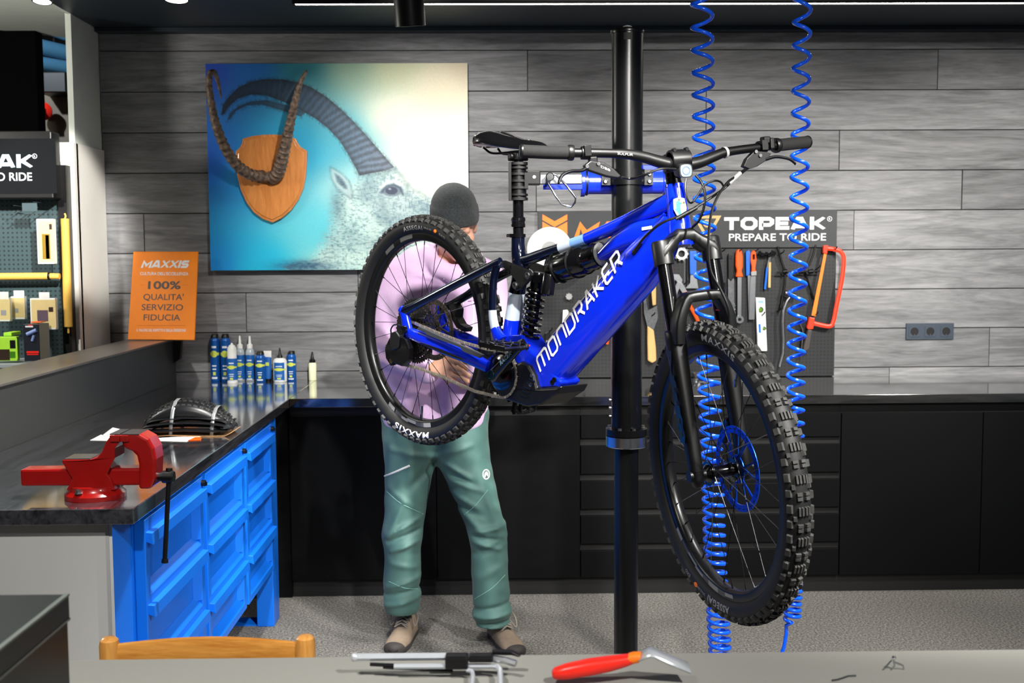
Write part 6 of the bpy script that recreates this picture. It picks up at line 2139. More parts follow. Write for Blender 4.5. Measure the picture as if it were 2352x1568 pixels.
def spokes(parent, rot0, nspk=32, fl=(.033, .033), fr=.029):
    base = {}
    for side in (-1, 1):
        for cr in (-1, 1):
            b = MB()
            w0 = cr * math.radians(64)
            p = Vector((fr * math.sin(w0), side * (fl[0] if side < 0 else fl[1]), fr * math.cos(w0)))
            q = Vector((0, side * .003, .2935))
            d = (q - p).normalized()
            b.tube([p, q - d * .012], .00105, 6); b.tube([q - d * .014, q], .0020, 6)
            me = b.mesh('spoke'); me.materials.append(M['steel_dk'] if (side, cr) == (-1, -1) else M['dark_metal'])
            base[(side, cr)] = me
    for i in range(nspk):
        side = -1 if i % 2 else 1
        cr = 1 if (i // 2) % 2 else -1
        o = bpy.data.objects.new('spoke', base[(side, cr)]); COL.objects.link(o)
        o.parent = parent; o.matrix_local = Matrix.Rotation(rot0 + 2 * PI * i / nspk, 4, 'Y')


def rotor(parent, y, R, carrier, ring):
    b = MB()
    b.lathe([(-.0009, R - .014), (-.0009, R), (.0009, R), (.0009, R - .014)], (0, y, 0), (0, 1, 0), 72, closed=True)
    rt = b.build('brake_rotor', ring, parent, smooth=30, world=False)
    b = MB()
    for i in range(6):
        a = 2 * PI * i / 6 + .3
        p = Vector((math.sin(a) * .030, y, math.cos(a) * .030)); q = Vector((math.sin(a + .35) * (R - .012), y, math.cos(a + .35) * (R - .012)))
        q2 = Vector((math.sin(a - .12) * (R - .012), y, math.cos(a - .12) * (R - .012)))
        b.bar(p, q, .0022, .0085, up=p.cross(q)); b.bar(p, q2, .0022, .005, up=p.cross(q2))
    b.lathe([(-.0012, .022), (-.0012, .036), (.0012, .036), (.0012, .022)], (0, y, 0), (0, 1, 0), 36, closed=True)
    b.lathe([(-.0013, R - .018), (-.0013, R - .0135), (.0013, R - .0135), (.0013, R - .018)], (0, y, 0), (0, 1, 0), 72, closed=True)
    b.build('rotor_carrier', carrier, parent, smooth=30, world=False)
    b = MB()
    for i in range(30):                                                 # cooling slots
        a = 2 * PI * i / 30
        c = Vector((math.sin(a) * (R - .007), y - .0011, math.cos(a) * (R - .007)))
        b.box(c, (.010, .0006, .0026), Matrix.Rotation(a, 3, 'Y'))
    b.build('rotor_slots', M['dark_gap'], parent, smooth=0, world=False, kind='stuff')
    return rt


def wheel(name, mtx, front):
    rim = link_mesh(name, RIM.copy(), M['rim'], bike, smooth=40, world=False, matrix=mtx)
    link_mesh('tyre', TYRE.copy(), M['tyre'], rim, smooth=60, world=False)
    o = link_mesh('tread', TREAD.copy(), M['knob'], rim, smooth=0, world=False, kind='stuff')
    b = MB(); hw = .036
    b.lathe([(-.052, .011), (-.046, .014), (-.042, .020), (-.036, .024), (-.036, .031), (-.031, .031), (-.029, .019), (-.012, .016), (.012, .016), (.029, .019), (.031, .031), (.036, .031), (.036, .024), (.044, .018), (.054, .011)], (0, 0, 0), (0, 1, 0), 32)
    b.build('hub', M['black_gl'], rim, smooth=40, world=False)
    spokes(rim, .1 if front else .25)
    return rim


# rear wheel: wheel frame = bike frame at the axle
rw = wheel('rear_wheel', Matrix.Translation((-.020, 0, -.003)), False)
rotor(rw, .044, .1015, M['rotor_steel'], M['rotor_steel'])
sidewall_text(rw, 'ASSEGAI', -.034, .3285, .0140, M['grey_print'], 'tyre_lettering', arc=.103, bold=.06)
sidewall_text(rw, 'MAXXIS', 3.230, .3325, .0200, M['white_print'], 'tyre_lettering', arc=.190, bold=.05, shear=.1)
sidewall_text(rw, '29x2.50', .205, .334, .0060, M['grey_print'], 'tyre_lettering', arc=.040)
sidewall_text(rw, 'EXO', .44, .334, .0065, M['grey_print'], 'tyre_lettering', arc=.034)
b = MB(); b.ball(Vector((.3385 * math.sin(.325), -.0318, .3385 * math.cos(.325))), (.008, .0015, .006), 10, 6); b.build('tyre_mark', M['orange_print'], rw, world=False)
for a0, a1, r0, r1, m_ in ((3.62, 3.74, .3025, .3165, M['rim_grey']), (3.48, 3.60, .3025, .3165, M['rim_dgrey']), (3.36, 3.50, .307, .3165, M['rim_grey']), (3.20, 3.38, .3025, .3130, M['rim_grey']), (3.08, 3.22, .3025, .3165, M['rim_dgrey']), (2.96, 3.09, .3025, .3165, M['rim_grey']), (-.62, -.45, .3025, .3165, M['rim_dgrey']), (-.32, -.1, .3025, .3165, M['rim_dgrey'])):
    rim_patch(rw, a0, a1, r0, r1, m_)
va = PI + .05
b = MB(); p = Vector((math.sin(va) * .293, 0, math.cos(va) * .293)); q = Vector((math.sin(va) * .250, 0, math.cos(va) * .250)); b.tube([p, q], .003, 10); b.tube([p * .93, q], .0042, 10); b.build('valve', M['steel'], rw, world=False)

# cassette
M['cass2'] = M['cassette']
teeth = (10, 12, 14, 16, 18, 21, 24, 28, 32, 38, 44, 52)
cas = None
for i, T in enumerate(teeth):
    r = T * .0127 / (2 * PI) * 1.0
    y = -.070 + i * .0034
    ri = max(.013, r - .016) if T > 18 else .010
    outp, inp = [], []
    for j in range(T * 4):
        a = 2 * PI * j / (T * 4)
        rr = r + (.0022 if (j % 4) in (1, 2) else -.0022)
        outp.append(Vector((rr * math.sin(a), y, rr * math.cos(a))))
    nh = max(12, T)
    for j in range(nh):
        a = 2 * PI * j / nh
        inp.append(Vector((ri * math.sin(a), y, ri * math.cos(a))))
    b = MB(); b.prism(outp, (0, .0018, 0), holes=[inp])
    if T > 18:
        for j in range(7):                                            # arms of the carrier
            a = 2 * PI * j / 7 + i * .25
            b.bar(Vector((math.sin(a) * .012, y + .0009, math.cos(a) * .012)), Vector((math.sin(a + .25) * (ri + .002), y + .0009, math.cos(a + .25) * (ri + .002))), .0018, .006, up=(math.cos(a), 0, -math.sin(a)))
    b.build('sprocket', M['cassette'], rw, smooth=0, world=False)
b = MB(); b.lathe([(-.076, .008), (-.074, .013), (-.03, .016)], (0, 0, 0), (0, 1, 0), 24); b.build('freehub', M['dark_metal'], rw, world=False)

# derailleur, in the bike frame
b = MB(); b.prism([bx_(x, y, .098) for x, y in ((893, 775), (915, 770), (930, 778), (938, 800), (936, 830), (922, 842), (900, 832), (888, 815), (884, 795))], (0, .024, 0)); dl = bb(b, 'derailleur', M['black_gl'], smooth=0, bevel=.006, seg=3)
b = MB(); b.prism([bx_(x, y, .106) for x, y in ((895, 765), (908, 760), (916, 772), (912, 800), (900, 806), (894, 790))], (0, .010, 0)); bb(b, 'derailleur_link', M['alu'], dl, smooth=0, bevel=.004)
b = MB(); b.lathe([(0, .004), (.002, .013), (.010, .013), (.012, .006)], bx_(925, 757, .100), (0, 1, 0), 20); bb(b, 'hanger_bolt', M['black_gl'], dl)
b = MB(); b.tube(spline([bx_(922, 757, .09), bx_(918, 747, .10), bx_(905, 746, .105), bx_(898, 756, .105), bx_(899, 768, .10)], 6), .0025, 8); bb(b, 'gear_cable', M['black_pl'], dl)
b = MB(); b.prism([bx_(x, y, .078) for x, y in ((884, 800), (894, 792), (905, 830), (908, 838), (897, 840), (886, 822))], (0, .004, 0)); bb(b, 'derailleur_cage', M['black_gl'], dl, smooth=0, bevel=.001)
M['bronze'] = pm('bronze_metal', '#8a7a50', .3, .8)
for x, y in ((891, 800), (899, 828)):
    b = MB(); cj = bx_(x, y, .082); T = 12
    b.prism([cj + Vector(((.0165 if (j % 4) in (1, 2) else .0135) * math.sin(2 * PI * j / (T * 4)), 0, (.0165 if (j % 4) in (1, 2) else .0135) * math.cos(2 * PI * j / (T * 4)))) for j in range(T * 4)], (0, .003, 0))
    jw = bb(b, 'jockey_wheel', M['black_pl'], dl, smooth=0)
    b = MB(); b.lathe([(0, .009), (.002, .009), (.003, .004)], cj, (0, -1, 0), 18); bb(b, 'jockey_bearing', M['bronze'], jw)
# rear brake caliper and its hose (far side of the wheel)
b = MB(); b.prism([Vector((p.x, .050, p.z)) for p in (bx_(x, y, -.05) for x, y in ((1030, 700), (1041, 697), (1049, 710), (1047, 728), (1056, 744), (1070, 752), (1066, 762), (1048, 752), (1038, 734)))], (0, .030, 0)); bb(b, 'brake_caliper', M['alu'], smooth=0, bevel=.005)
b = MB(); b.tube(spline([bx_(1060, 760, -.06), bx_(1050, 775, -.075), bx_(1075, 800, -.075), bx_(1110, 806, -.06)], 6), .0025, 8); bb(b, 'brake_hose', M['black_pl'])

# ---- cranks, chainring, pedals, chain
BBc = B(.4325, 0, -.108)
def crk(s_, l, z_):
    return BBc + B(s_, l, z_)


CRy = .050
b = MB(); T = 34; r = .0685
outp = [BBc + B((r + (.0025 if (j % 4) in (1, 2) else -.0022)) * math.sin(2 * PI * j / (T * 4)), CRy, (r + (.0025 if (j % 4) in (1, 2) else -.0022)) * math.cos(2 * PI * j / (T * 4))) for j in range(T * 4)]
inp = [BBc + B(.052 * math.sin(2 * PI * j / 40), CRy, .052 * math.cos(2 * PI * j / 40)) for j in range(40)]
b.prism(outp, (0, .003, 0), holes=[inp]); cr = bb(b, 'chainring', M['dark_metal'], smooth=0)
b = MB(); b.lathe([(0, .058), (.004, .057), (.012, .040), (.014, .010)], BBc + B(0, .050, 0), (0, -1, 0), 40); bb(b, 'chainring_guard', M['black_gl'], cr)
ends = {}
pn = bx_(1196, 792, .098); pn_v = pn - (BBc + B(0, .098, 0)); pn_v.normalize()
for sgn, nm in ((1, 'near'), (-1, 'far')):
    v = pn_v * (.165 * sgn)
    l = .088 * sgn
    rg = []
    for u, hw, th in ((-.10, .014, .008), (0.0, .0195, .010), (.15, .0165, .009), (.5, .0140, .008), (.85, .0135, .007), (1.0, .0145, .007), (1.09, .009, .006)):
        c = BBc + B(0, l + (.010 * u * sgn), 0) + v * u
        side = v.cross(YL).normalized()
        rg.append(superring(c, side, YL, hw, th, 18, 3))
    b = MB(); b.loft(rg); ca = bb(b, 'crank_arm', M['black_gl'], smooth=60)
    if sgn > 0:
        b = MB(); b.lathe([(0, .0155), (.003, .0150), (.003, .011), (.0005, .010), (.0005, .001)], BBc + B(0, .0985, 0), (0, -1, 0), 28); bb(b, 'crank_bolt', pm('teal_metal', '#123040', .25, .8), ca)
        vd = v.normalized(); vn = Vector((-vd.z, 0, vd.x))
        o = letters('RACER', pm('dim_blue_print', '#5d7d90', .4), None, BBc + B(0, .1062, 0) + vd * .062 - vn * .005, vd, vn, .011, .060, .03, .2)
        o.parent = ca
    ends[sgn] = BBc + B(0, l + .010 * sgn, 0) + v


def pedal(c, sgn, tilt):
    """flat platform pedal: frame with pins"""
    b = MB()
    R = Matrix.Rotation(tilt, 3, 'Y')
    yc = -(.062 * sgn)
    f = lambda x, y, z_: c + R @ Vector((x, y, z_))
    w, ln, h = .050, .050, .0075
    for sx_ in (-1, 1):
        b.tube([f(sx_ * ln, -sgn * .015, 0), f(sx_ * (ln + .004), -sgn * .06, 0), f(sx_ * ln, -sgn * .105, 0)], h, 8, flat=(.8, 1.0))
    for yy in (.015, .042, .078, .105):
        b.bar(f(-ln, -sgn * yy, 0), f(ln, -sgn * yy, 0), .008 if yy in (.015, .105) else .006, .013)
    b.cyl(f(0, 0, 0), f(0, -sgn * .108, 0), .0095, n=14)
    pd = bb(b, 'pedal', M['black_gl'] if sgn > 0 else M['dark_metal'], smooth=35)
    b = MB()
    for sx_ in (-.05, -.02, .02, .05):
        for yy in (.018, .045, .078, .103):
            for zz in (-1, 1):
                b.cyl(f(sx_, -sgn * yy, zz * .006), f(sx_, -sgn * yy, zz * .0115), .0022, n=6)
    bb(b, 'pedal_pins', M['steel_dk'], pd, smooth=0, kind='stuff')


pedal(ends[1] + Vector((0, -.006, 0)), 1, math.radians(4))
pedal(ends[-1] + Vector((0, .006, 0)), -1, math.radians(-75))
# chain
CL = .058
def chain_pts():
    pts = []
    top = [bx_(944, 738, CL), bx_(1000, 762, CL), bx_(1060, 785, CL), bx_(1120, 802, CL)]
    a_ = BBc + B(0, CL, 0)
    # over the front of the chainring
    ring = []
    for i in range(19):
        a = math.radians(-8 + 196 * i / 18)
        ring.append(a_ + B(.0695 * math.sin(a), 0, .0695 * math.cos(a)))
    low = [bx_(1090, 898, CL), bx_(1020, 866, CL), bx_(960, 845, CL + .01), bx_(905, 832, CL + .018)]
    cassr = .0405                                                        # engaged sprocket
    cp = []
    return top + ring + low


CH = chain_pts()
# resample at half-link pitch
def resample(P, step):
    out = [P[0].copy()]; acc = 0
    for a, c in zip(P[:-1], P[1:]):
        L2 = (c - a).length; pos = step - acc
        while pos <= L2:
            out.append(a + (c - a) * (pos / L2)); pos += step
        acc = (acc + L2) % step if True else 0
    return out


cp = resample(CH, .0127)
b = MB()
for i in range(len(cp) - 1):
    p, q = cp[i], cp[i + 1]
    off = .0036 if i % 2 else .0026
    for sg in (-1, 1):
        d = (q - p).normalized()
        b.bar(p - d * .002 + Vector((0, sg * off, 0)), q + d * .002 + Vector((0, sg * off, 0)), .0011, .0078, up=d.cross(YL))
    b.cyl(p + Vector((0, -.0045, 0)), p + Vector((0, .0045, 0)), .0026, n=8)
bb(b, 'chain', M['chain'], smooth=30)

# ================================================================== fork, front wheel and cockpit in the steered frame
TF, LN = math.radians(73.2), math.radians(-4.82)
AX = Vector((.5597, 2.722, 1.0166))
FFv = Vector((math.cos(TF), -math.sin(TF), 0)); _n = UPv.cross(FFv)
UFv = UPv * math.cos(LN) + _n * math.sin(LN); RFv = FFv.cross(UFv)
FM = Matrix(((FFv.x, -RFv.x, UFv.x, AX.x), (FFv.y, -RFv.y, UFv.y, AX.y), (FFv.z, -RFv.z, UFv.z, AX.z), (0, 0, 0, 1)))
FLOC = BM.inverted() @ FM                                             # fork frame seen from the bike frame


def fl_(px, py, l=0.0):
    P = on_plane(px, py, AX + RFv * l, RFv) - AX
    return Vector((P.dot(FFv), -l, P.dot(UFv)))


def fs_(px, py, s):
    P = on_plane(px, py, AX + FFv * s, FFv) - AX
    return Vector((s, -P.dot(RFv), P.dot(UFv)))


def bf(mb, name, mat, parent=None, **kw):
    """link a fork-frame mesh under the bike (or under a part already in the fork frame)"""
    if parent is None:
        return mb.build(name, mat, bike, world=False, matrix=FLOC.copy(), **kw)
    return mb.build(name, mat, parent, world=False, **kw)


fw = wheel('front_wheel', FLOC.copy(), True)
rotor(fw, .046, .1085, M['rotor_blue'], M['rotor_blue'])
sidewall_text(fw, 'MAXXIS', .258, .3310, .0175, M['white_print'], 'tyre_lettering', arc=.164, bold=.03, shear=.1)
sidewall_text(fw, 'ASSEGAI', 3.146, .3315, .0175, M['grey_print'], 'tyre_lettering', arc=.112, bold=.07)
sidewall_text(fw, '29x2.50', 3.409, .336, .0065, M['grey_print'], 'tyre_lettering', arc=.040)
sidewall_text(fw, 'EXO', 3.639, .3355, .0090, M['grey_print'], 'tyre_lettering', arc=.026, bold=.04)
b = MB(); a = 3.502; b.ball(Vector((.3405 * math.sin(a), -.0318, .3405 * math.cos(a))), (.010, .0013, .007), 10, 6); b.build('tyre_mark', M['orange_print'], fw, world=False)
for a0, a1, r0, r1, m_ in ((3.90, 4.02, .3025, .3165, M['rim_grey']), (3.76, 3.89, .3025, .3165, M['rim_dgrey']), (3.60, 3.78, .3025, .3110, M['rim_grey']), (3.48, 3.62, .307, .3165, M['rim_grey']), (3.38, 3.48, .3025, .3165, M['rim_dgrey']), (3.22, 3.38, .3025, .3165, M['rim_grey']), (3.10, 3.22, .3025, .3165, M['rim_dgrey']), (2.97, 3.10, .3025, .3120, M['rim_grey'])):
    rim_patch(fw, a0, a1, r0, r1, m_)
va = .42
b = MB(); p = Vector((math.sin(va) * .293, 0, math.cos(va) * .293)); q = Vector((math.sin(va) * .246, 0, math.cos(va) * .246)); b.tube([p, q], .003, 10); b.tube([p * .90, q], .0045, 10); b.build('valve', M['steel'], fw, world=False)

S = lambda z_: .003 - .19 * z_                                        # leg line
W_ = .0675
for l in (W_, -W_):
    pts = [Vector((S(.30), -l, .30)), Vector((S(.552), -l, .552))]
    b = MB(); b.tube(pts, .0190, 28); st_ = bf(b, 'stanchion', M['black_gl'])
    # lower leg, bulging towards the top, ends in the dropout
    rg = []
    for z_, a_, w2 in ((-.030, .006, .008), (-.026, .013, .013), (-.008, .020, .017), (.05, .021, .018), (.15, .023, .021), (.26, .0255, .0235), (.335, .027, .0245), (.352, .026, .024), (.356, .021, .021)):
        rg.append(superring(Vector((S(z_) - .002, -l * (1.0), z_)), (1, 0, 0), (0, 1, 0), a_, w2, 24, 2.3))
    b = MB(); b.loft(rg); lg = bf(b, 'fork_lower', M['black_pl'], smooth=60)
    if l > 0:
        # dim lettering down the leg: Z E B drawn as outlined blocks
        ups = (Vector((S(.3), 0, .3)) - Vector((S(.0), 0, .0))).normalized()
        fx0 = Vector((S(.30) + .006, -l - .0252, .300))
        for strokes, z0 in (([[(0, 1), (1, 1), (0, 0), (1, 0)]], .24), ([[(1, 1), (0, 1), (0, 0), (1, 0)], [(0, .5), (.8, .5)]], .165), ([[(0, 0), (0, 1), (.8, 1), (1, .8), (.85, .5), (1, .2), (.8, 0), (0, 0)], [(0, .5), (.85, .5)]], .09)):
            vs, fs = stroke_letters(strokes, .30)
            lw = Vector((1, 0, 0))
            b = MB(); b.add([Vector((S(z0 + v.y * .062) - .012 + v.x * .024, -l - (.0235 - .0015 * (1 - z0 * 3)) - .0006 - (.002 if z0 > .2 else 0), z0 + v.y * .062)) for v in vs], fs)
            bf(b, 'leg_print', M['teal_print'], lg, smooth=0, recalc=False)
# arch between the lowers (behind the crown line, in front of the tyre in the photo's sense)
ar = spline([Vector((S(.325) + .014, -W_ - .004, .325)), Vector((S(.36) + .026, -W_ - .002, .378)), Vector((S(.40) + .034, -W_ + .020, .428)), Vector((S(.41) + .036, -.030, .4365)), Vector((S(.41) + .036, .030, .4365)), Vector((S(.40) + .034, W_ - .020, .428)), Vector((S(.36) + .026, W_ + .002, .378)), Vector((S(.325) + .014, W_ + .004, .325))], 2)
rg = []
for i, c in enumerate(ar):
    d = (ar[min(i + 1, len(ar) - 1)] - ar[max(i - 1, 0)]).normalized()
    x_ = Vector((1, 0, 0)); n_ = d.cross(x_).normalized()
    rg.append(superring(c, x_, n_, .024, .013, 16, 5))
b = MB(); b.loft(rg); bf(b, 'fork_arch', M['alu'], smooth=40)
# crown
zc_ = .545
cr_path = [(y_, z_ + .0125, h_) for y_, z_, h_ in ((-W_ - .008, .528, .020), (-W_, .536, .026), (-W_ * .55, .556, .022), (-.020, .574, .020), (.020, .574, .020), (W_ * .55, .556, .022), (W_, .536, .026), (W_ + .008, .528, .020))]
rg = []
for y_, z_, h_ in cr_path:
    fwd = abs(y_) / W_
    rg.append(superring(Vector((S(.55) - .026 * (1 - min(1, fwd)), y_, z_)), (1, 0, 0), (0, .0, 1), .027, h_, 18, 3))
b = MB(); b.loft(rg)
for l in (W_, -W_):
    b.lathe([(-.030, .0255), (.026, .0255), (.030, .023), (.030, .015), (.026, .014), (.026, .001)], Vector((S(.5475), -l, .5475)), Vector((-.19, 0, 1)), 26)
crn = bf(b, 'fork_crown', M['alu'], smooth=40)
b = MB(); b.tube(spline([Vector((S(.30), -(-W_) - .0, .395)) + Vector((.0195 * math.cos(a), .0195 * math.sin(a), 0)) for a in [2 * PI * i / 12 for i in range(13)]], 3), .0016, 6); bf(b, 'travel_ring', M['red_pl'], smooth=60)
# thru axle, dropouts, caliper
b = MB(); b.cyl(Vector((0, -.085, 0)), Vector((0, .085, 0)), .0095, n=18); b.cyl(Vector((0, -.088, 0)), Vector((0, -.045, 0)), .015, n=18); b.cyl(Vector((0, .05, 0)), Vector((0, .085, 0)), .015, n=18)
for l in (W_, -W_):
    b.bar(Vector((S(0) - .018, -l, .012)), Vector((.012, -l, -.002)), .020, .034)
bf(b, 'thru_axle', M['black_pl'], smooth=40)
b = MB(); b.prism([Vector((x, .046, z_)) for x, z_ in ((-.085, .085), (-.055, .125), (-.035, .120), (-.038, .085), (-.060, .050), (-.085, .055))], (0, .030, 0)); bf(b, 'brake_caliper', M['black_gl'], smooth=0, bevel=.006)
b = MB(); hp = [Vector((-.055, .060, .118)), Vector((-.075, .085, .20)), Vector((-.085, .088, .34)), Vector((-.075, .085, .46))]
b.tube(spline(hp, 6), .0026, 8); bf(b, 'brake_hose', M['black_pl'])

# steerer, spacers, stem
s_at = lambda z_: -.1451 + (z_ - .6983) * (.0146 / -.1161)                 # steering axis
b = MB(); b.lathe([(0, .0225), (.004, .0240), (.010, .0240), (.012, .0205), (.022, .0205), (.0225, .0195), (.033, .0195), (.0335, .0205), (.045, .0205)], Vector((s_at(.7005), 0, .7005)), Vector((-.123, 0, 1)), 30); bf(b, 'headset_spacers', M['black_gl'])
zs = .7695
sx0 = s_at(zs)
b = MB(); b.lathe([(-.022, .0205), (-.022, .0225), (.022, .0225), (.024, .018), (.024, .004)], Vector((sx0, 0, zs)), Vector((-.123, 0, 1)), 28)
bc_ = Vector((sx0 + .042, 0, zs + .006))
b.bar(Vector((sx0 + .008, 0, zs)), bc_ - Vector((.010, 0, 0)), .038, .034)
b.lathe([(-.026, .0195), (-.026, .0255), (-.018, .0262), (.018, .0262), (.026, .0255), (.026, .0195)], bc_, (0, 1, 0), 28, closed=True)
stem = bf(b, 'stem', M['black_pl'], smooth=40, bevel=.0015)
for y_ in (-.017, .017):
    for z_ in (.024, -.024):
        b = MB(); b.lathe([(0, .0055), (.010, .0055), (.012, .004)], bc_ + Vector((.006, y_, z_)), (1, 0, 0), 12); bf(b, 'stem_bolt', M['dark_metal'], stem)
# handlebar: rise and backsweep
def swp(l):
    return bc_.x - .055 * (abs(l) / .39) ** 1.6


def bar_pt(px, py):
    l = 0.0
    for _ in range(6):
        q = fs_(px, py, swp(l)); l = -q.y
    return q


bar_px = [(1196, 347), (1260, 350), (1330, 351), (1400, 352), (1440, 354), (1480, 361), (1510, 370), (1535, 376), (1558, 378), (1585, 377), (1610, 371), (1640, 359), (1665, 350), (1700, 344), (1740, 339), (1790, 333), (1856, 326)]
bp2 = [bar_pt(*p) for p in bar_px]
P_ = spline(bp2, 5)
rad = []
for q in P_:
    a = abs(q.y)
    rad.append(.0158 if a < .045 else .0158 - (.0158 - .0112) * min(1, (a - .045) / .12))
b = MB(); b.tube(P_, rad, 20); hb = bf(b, 'handlebar', M['black_pl'], smooth=60)


def near_on_bar(px):
    best = min(range(len(P_)), key=lambda i: abs((proj_px(FM @ P_[i]))[0] - px))
    return best


def proj_px(Wp):
    d = Wp - EYE
    z_ = d.dot(C_F)
    return (1176 + FPX * d.dot(C_R) / z_, 784 - FPX * d.dot(C_U) / z_)


def grip(i0, i1, lock):
    seg = P_[i0:i1 + 1] if i0 < i1 else P_[i1:i0 + 1]
    n = len(seg)
    r_ = []
    for j in range(n):
        r_.append(.0162)
    b = MB(); b.tube(seg, r_, 24); g = bf(b, 'handlebar_grip', M['grip'], hb, smooth=60)
    e0 = seg[0] if abs(seg[0].y) > abs(seg[-1].y) else seg[-1]
    e1 = seg[-1] if e0 is seg[0] else seg[0]
    d = (e1 - e0).normalized()
    b = MB(); b.lathe([(0, .0188), (.002, .0195), (.010, .0195), (.014, .0178)], e1 - d * .012, d, 24); bf(b, 'grip_clamp', M['alu'], hb)
    b = MB(); b.lathe([(0, .014), (.004, .0172), (.008, .0168)], e0 - d * .003, d, 24); bf(b, 'grip_end', M['alu'], hb)


iL = near_on_bar(1318); grip(0, iL, 0)
iR = near_on_bar(1780); grip(iR, len(P_) - 1, 0)
letters_o = letters('SULFUR', M['grey_print'], None, (0, 0, 0), (1, 0, 0), (0, 0, 1), .0055, .040, .01)
i0 = near_on_bar(1436)
cpt = P_[i0]; dd = (P_[i0 + 2] - P_[i0 - 2]).normalized()
me = letters_o.data
ctr_ = Vector((0, 0, 0))
tow = (FM.inverted().to_3x3() @ (EYE - FM @ cpt)).normalized()
upv = tow.cross(dd).normalized(); tow2 = dd.cross(upv).normalized()
for v in me.vertices:
    u_, w_ = v.co.x - .020, v.co.z - .003
    v.co = cpt + dd * u_ + upv * w_ + tow2 * (.0150 - .5 * w_ * w_ / .0145)
letters_o.parent = hb

# brake levers, reservoirs, clamps
def lever(side):
    if side > 0:                                                        # the one on the near grip, photo left
        cl_ = near_on_bar(1348); body = [(1358, 368), (1388, 372), (1412, 388), (1428, 404), (1420, 410), (1395, 406), (1352, 392), (1342, 380)]
        blade = [(1348, 384), (1335, 392), (1312, 393), (1292, 402), (1285, 415), (1283, 421)]
        rr = [.006, .0055, .005, .005, .0045, .003]
        lab = (1382, 382)
    else:
        cl_ = near_on_bar(1745); body = [(1762, 349), (1772, 352), (1764, 366), (1740, 382), (1722, 388), (1708, 382), (1716, 364), (1734, 346)]
        blade = [(1758, 366), (1780, 360), (1800, 362), (1815, 366), (1825, 374), (1826, 377)]
        rr = [.006, .0055, .005, .005, .0045, .003]
        lab = None
    c = P_[cl_]; d = (P_[cl_ + 1] - P_[cl_ - 1]).normalized()
    b = MB(); b.lathe([(-.011, .012), (-.011, .0165), (.011, .0165), (.011, .012)], c, d, 22, closed=True)
    b.box(c + Vector((.014, 0, .004)), (.012, .018, .026)); cl = bf(b, 'lever_clamp', M['black_pl'], hb, smooth=40, bevel=.001)
    s0 = swp(-c.y) + .030
    pts3 = [fs_(x, y, s0) for x, y in body]
    b = MB(); b.prism(pts3, (-.018, 0, 0)); bd_ = bf(b, 'brake_lever_body', M['alu'], hb, smooth=0, bevel=.004, seg=3)
    b = MB(); b.tube(spline([fs_(x, y, s0 - .004 + .004 * i) for i, (x, y) in enumerate(blade)], 4), [float(np.interp(j / (4 * (len(rr) - 1)), [k2 / (len(rr) - 1) for k2 in range(len(rr))], rr)) for j in range(4 * (len(rr) - 1) + 1)], 10, flat=(1, .8)); bf(b, 'brake_lever', M['dark_metal'], bd_)
    for x, y in ((body[0][0] + 16 * (1 if side > 0 else -1), body[0][1] + 8), (body[-1][0] + (6 if side > 0 else 2), body[-1][1] + 2)):
        b = MB(); b.lathe([(0, .0045), (.003, .0045), (.003, .002)], fs_(x, y, s0 + .001), (1, 0, 0), 10); bf(b, 'lever_screw', M['steel_dk'], bd_)
    return s0, bd_


s1, lb1 = lever(1)
s2, lb2 = lever(-1)
# printed mark on the lever body
pq = fs_(1380, 385, s1 + .0006)
o = letters('DB8', M['grey_print'], None, pq, Vector((0, 1, 0)), Vector((0, 0, 1)), .006, .024, .01)
o.parent = lb1
for v in o.data.vertices:                                               # lay it along the body's slope
    u_ = v.co.y - pq.y
    v.co.z -= .45 * u_
    v.co.x = s1 + .0010
# remote on the far bar
b = MB(); c = P_[near_on_bar(1754)]
b.box(c + Vector((.0, 0, .016)), (.026, .020, .020)); b.box(c + Vector((.006, .012, .006)), (.024, .014, .030)); bf(b, 'mode_remote', M['black_pl'], hb, smooth=0, bevel=.004)
b = MB(); c = P_[near_on_bar(1366)]; b.box(c + Vector((.002, .0, -.022)), (.018, .022, .026)); bf(b, 'dropper_remote', M['black_pl'], hb, smooth=0, bevel=.004)
# grey mark on the bar
c = P_[near_on_bar(1663)]; d = (P_[near_on_bar(1663) + 1] - P_[near_on_bar(1663) - 1]).normalized()
b = MB(); b.lathe([(-.004, .0146), (.004, .0144)], c, d, 20, caps=False); bf(b, 'bar_band', M['grey_print'], hb)

# head lamp on the stem
hc = fs_(1574, 392, bc_.x + .045)
b = MB(); b.loft([superring(hc + Vector((dx, 0, dz)), (0, 1, 0), (0, 0, 1), w, h, 20, 4) for dx, dz, w, h in ((-.040, .004, .012, .012), (-.030, .004, .0165, .0165), (0, 0, .0185, .0175), (.004, 0, .0180, .0170))]); hl = bf(b, 'head_lamp', M['black_pl'], smooth=40)
b = MB(); b.loft([superring(hc + Vector((dx, 0, 0)), (0, 1, 0), (0, 0, 1), w, w, 20, 3.4) for dx, w in ((.0030, .0155), (.0052, .0150))]); bf(b, 'lamp_glass', M['glass_lens'], hl)
b = MB(); b.lathe([(0, .0105), (.0006, .0105), (.0006, .0088), (0, .0088)], hc + Vector((.0052, 0, 0)), (1, 0, 0), 24, closed=True); bf(b, 'reflector', pm('lamp_ring', '#5a6a80', .2, .3), hl)
b = MB(); b.lathe([(0, .004), (.001, .003)], hc + Vector((.0052, 0, .001)), (1, 0, 0), 14); bf(b, 'lamp_led', M['white_pl'], hl)

# cables
def cable(pxs, sdepths, r=.0028, name='cable', mat=M['black_pl']):
    pts = [fs_(x, y, s_ + .034) for (x, y), s_ in zip(pxs, sdepths)]
    b = MB(); b.tube(spline(pts, 8), r, 8); return bf(b, name, mat)


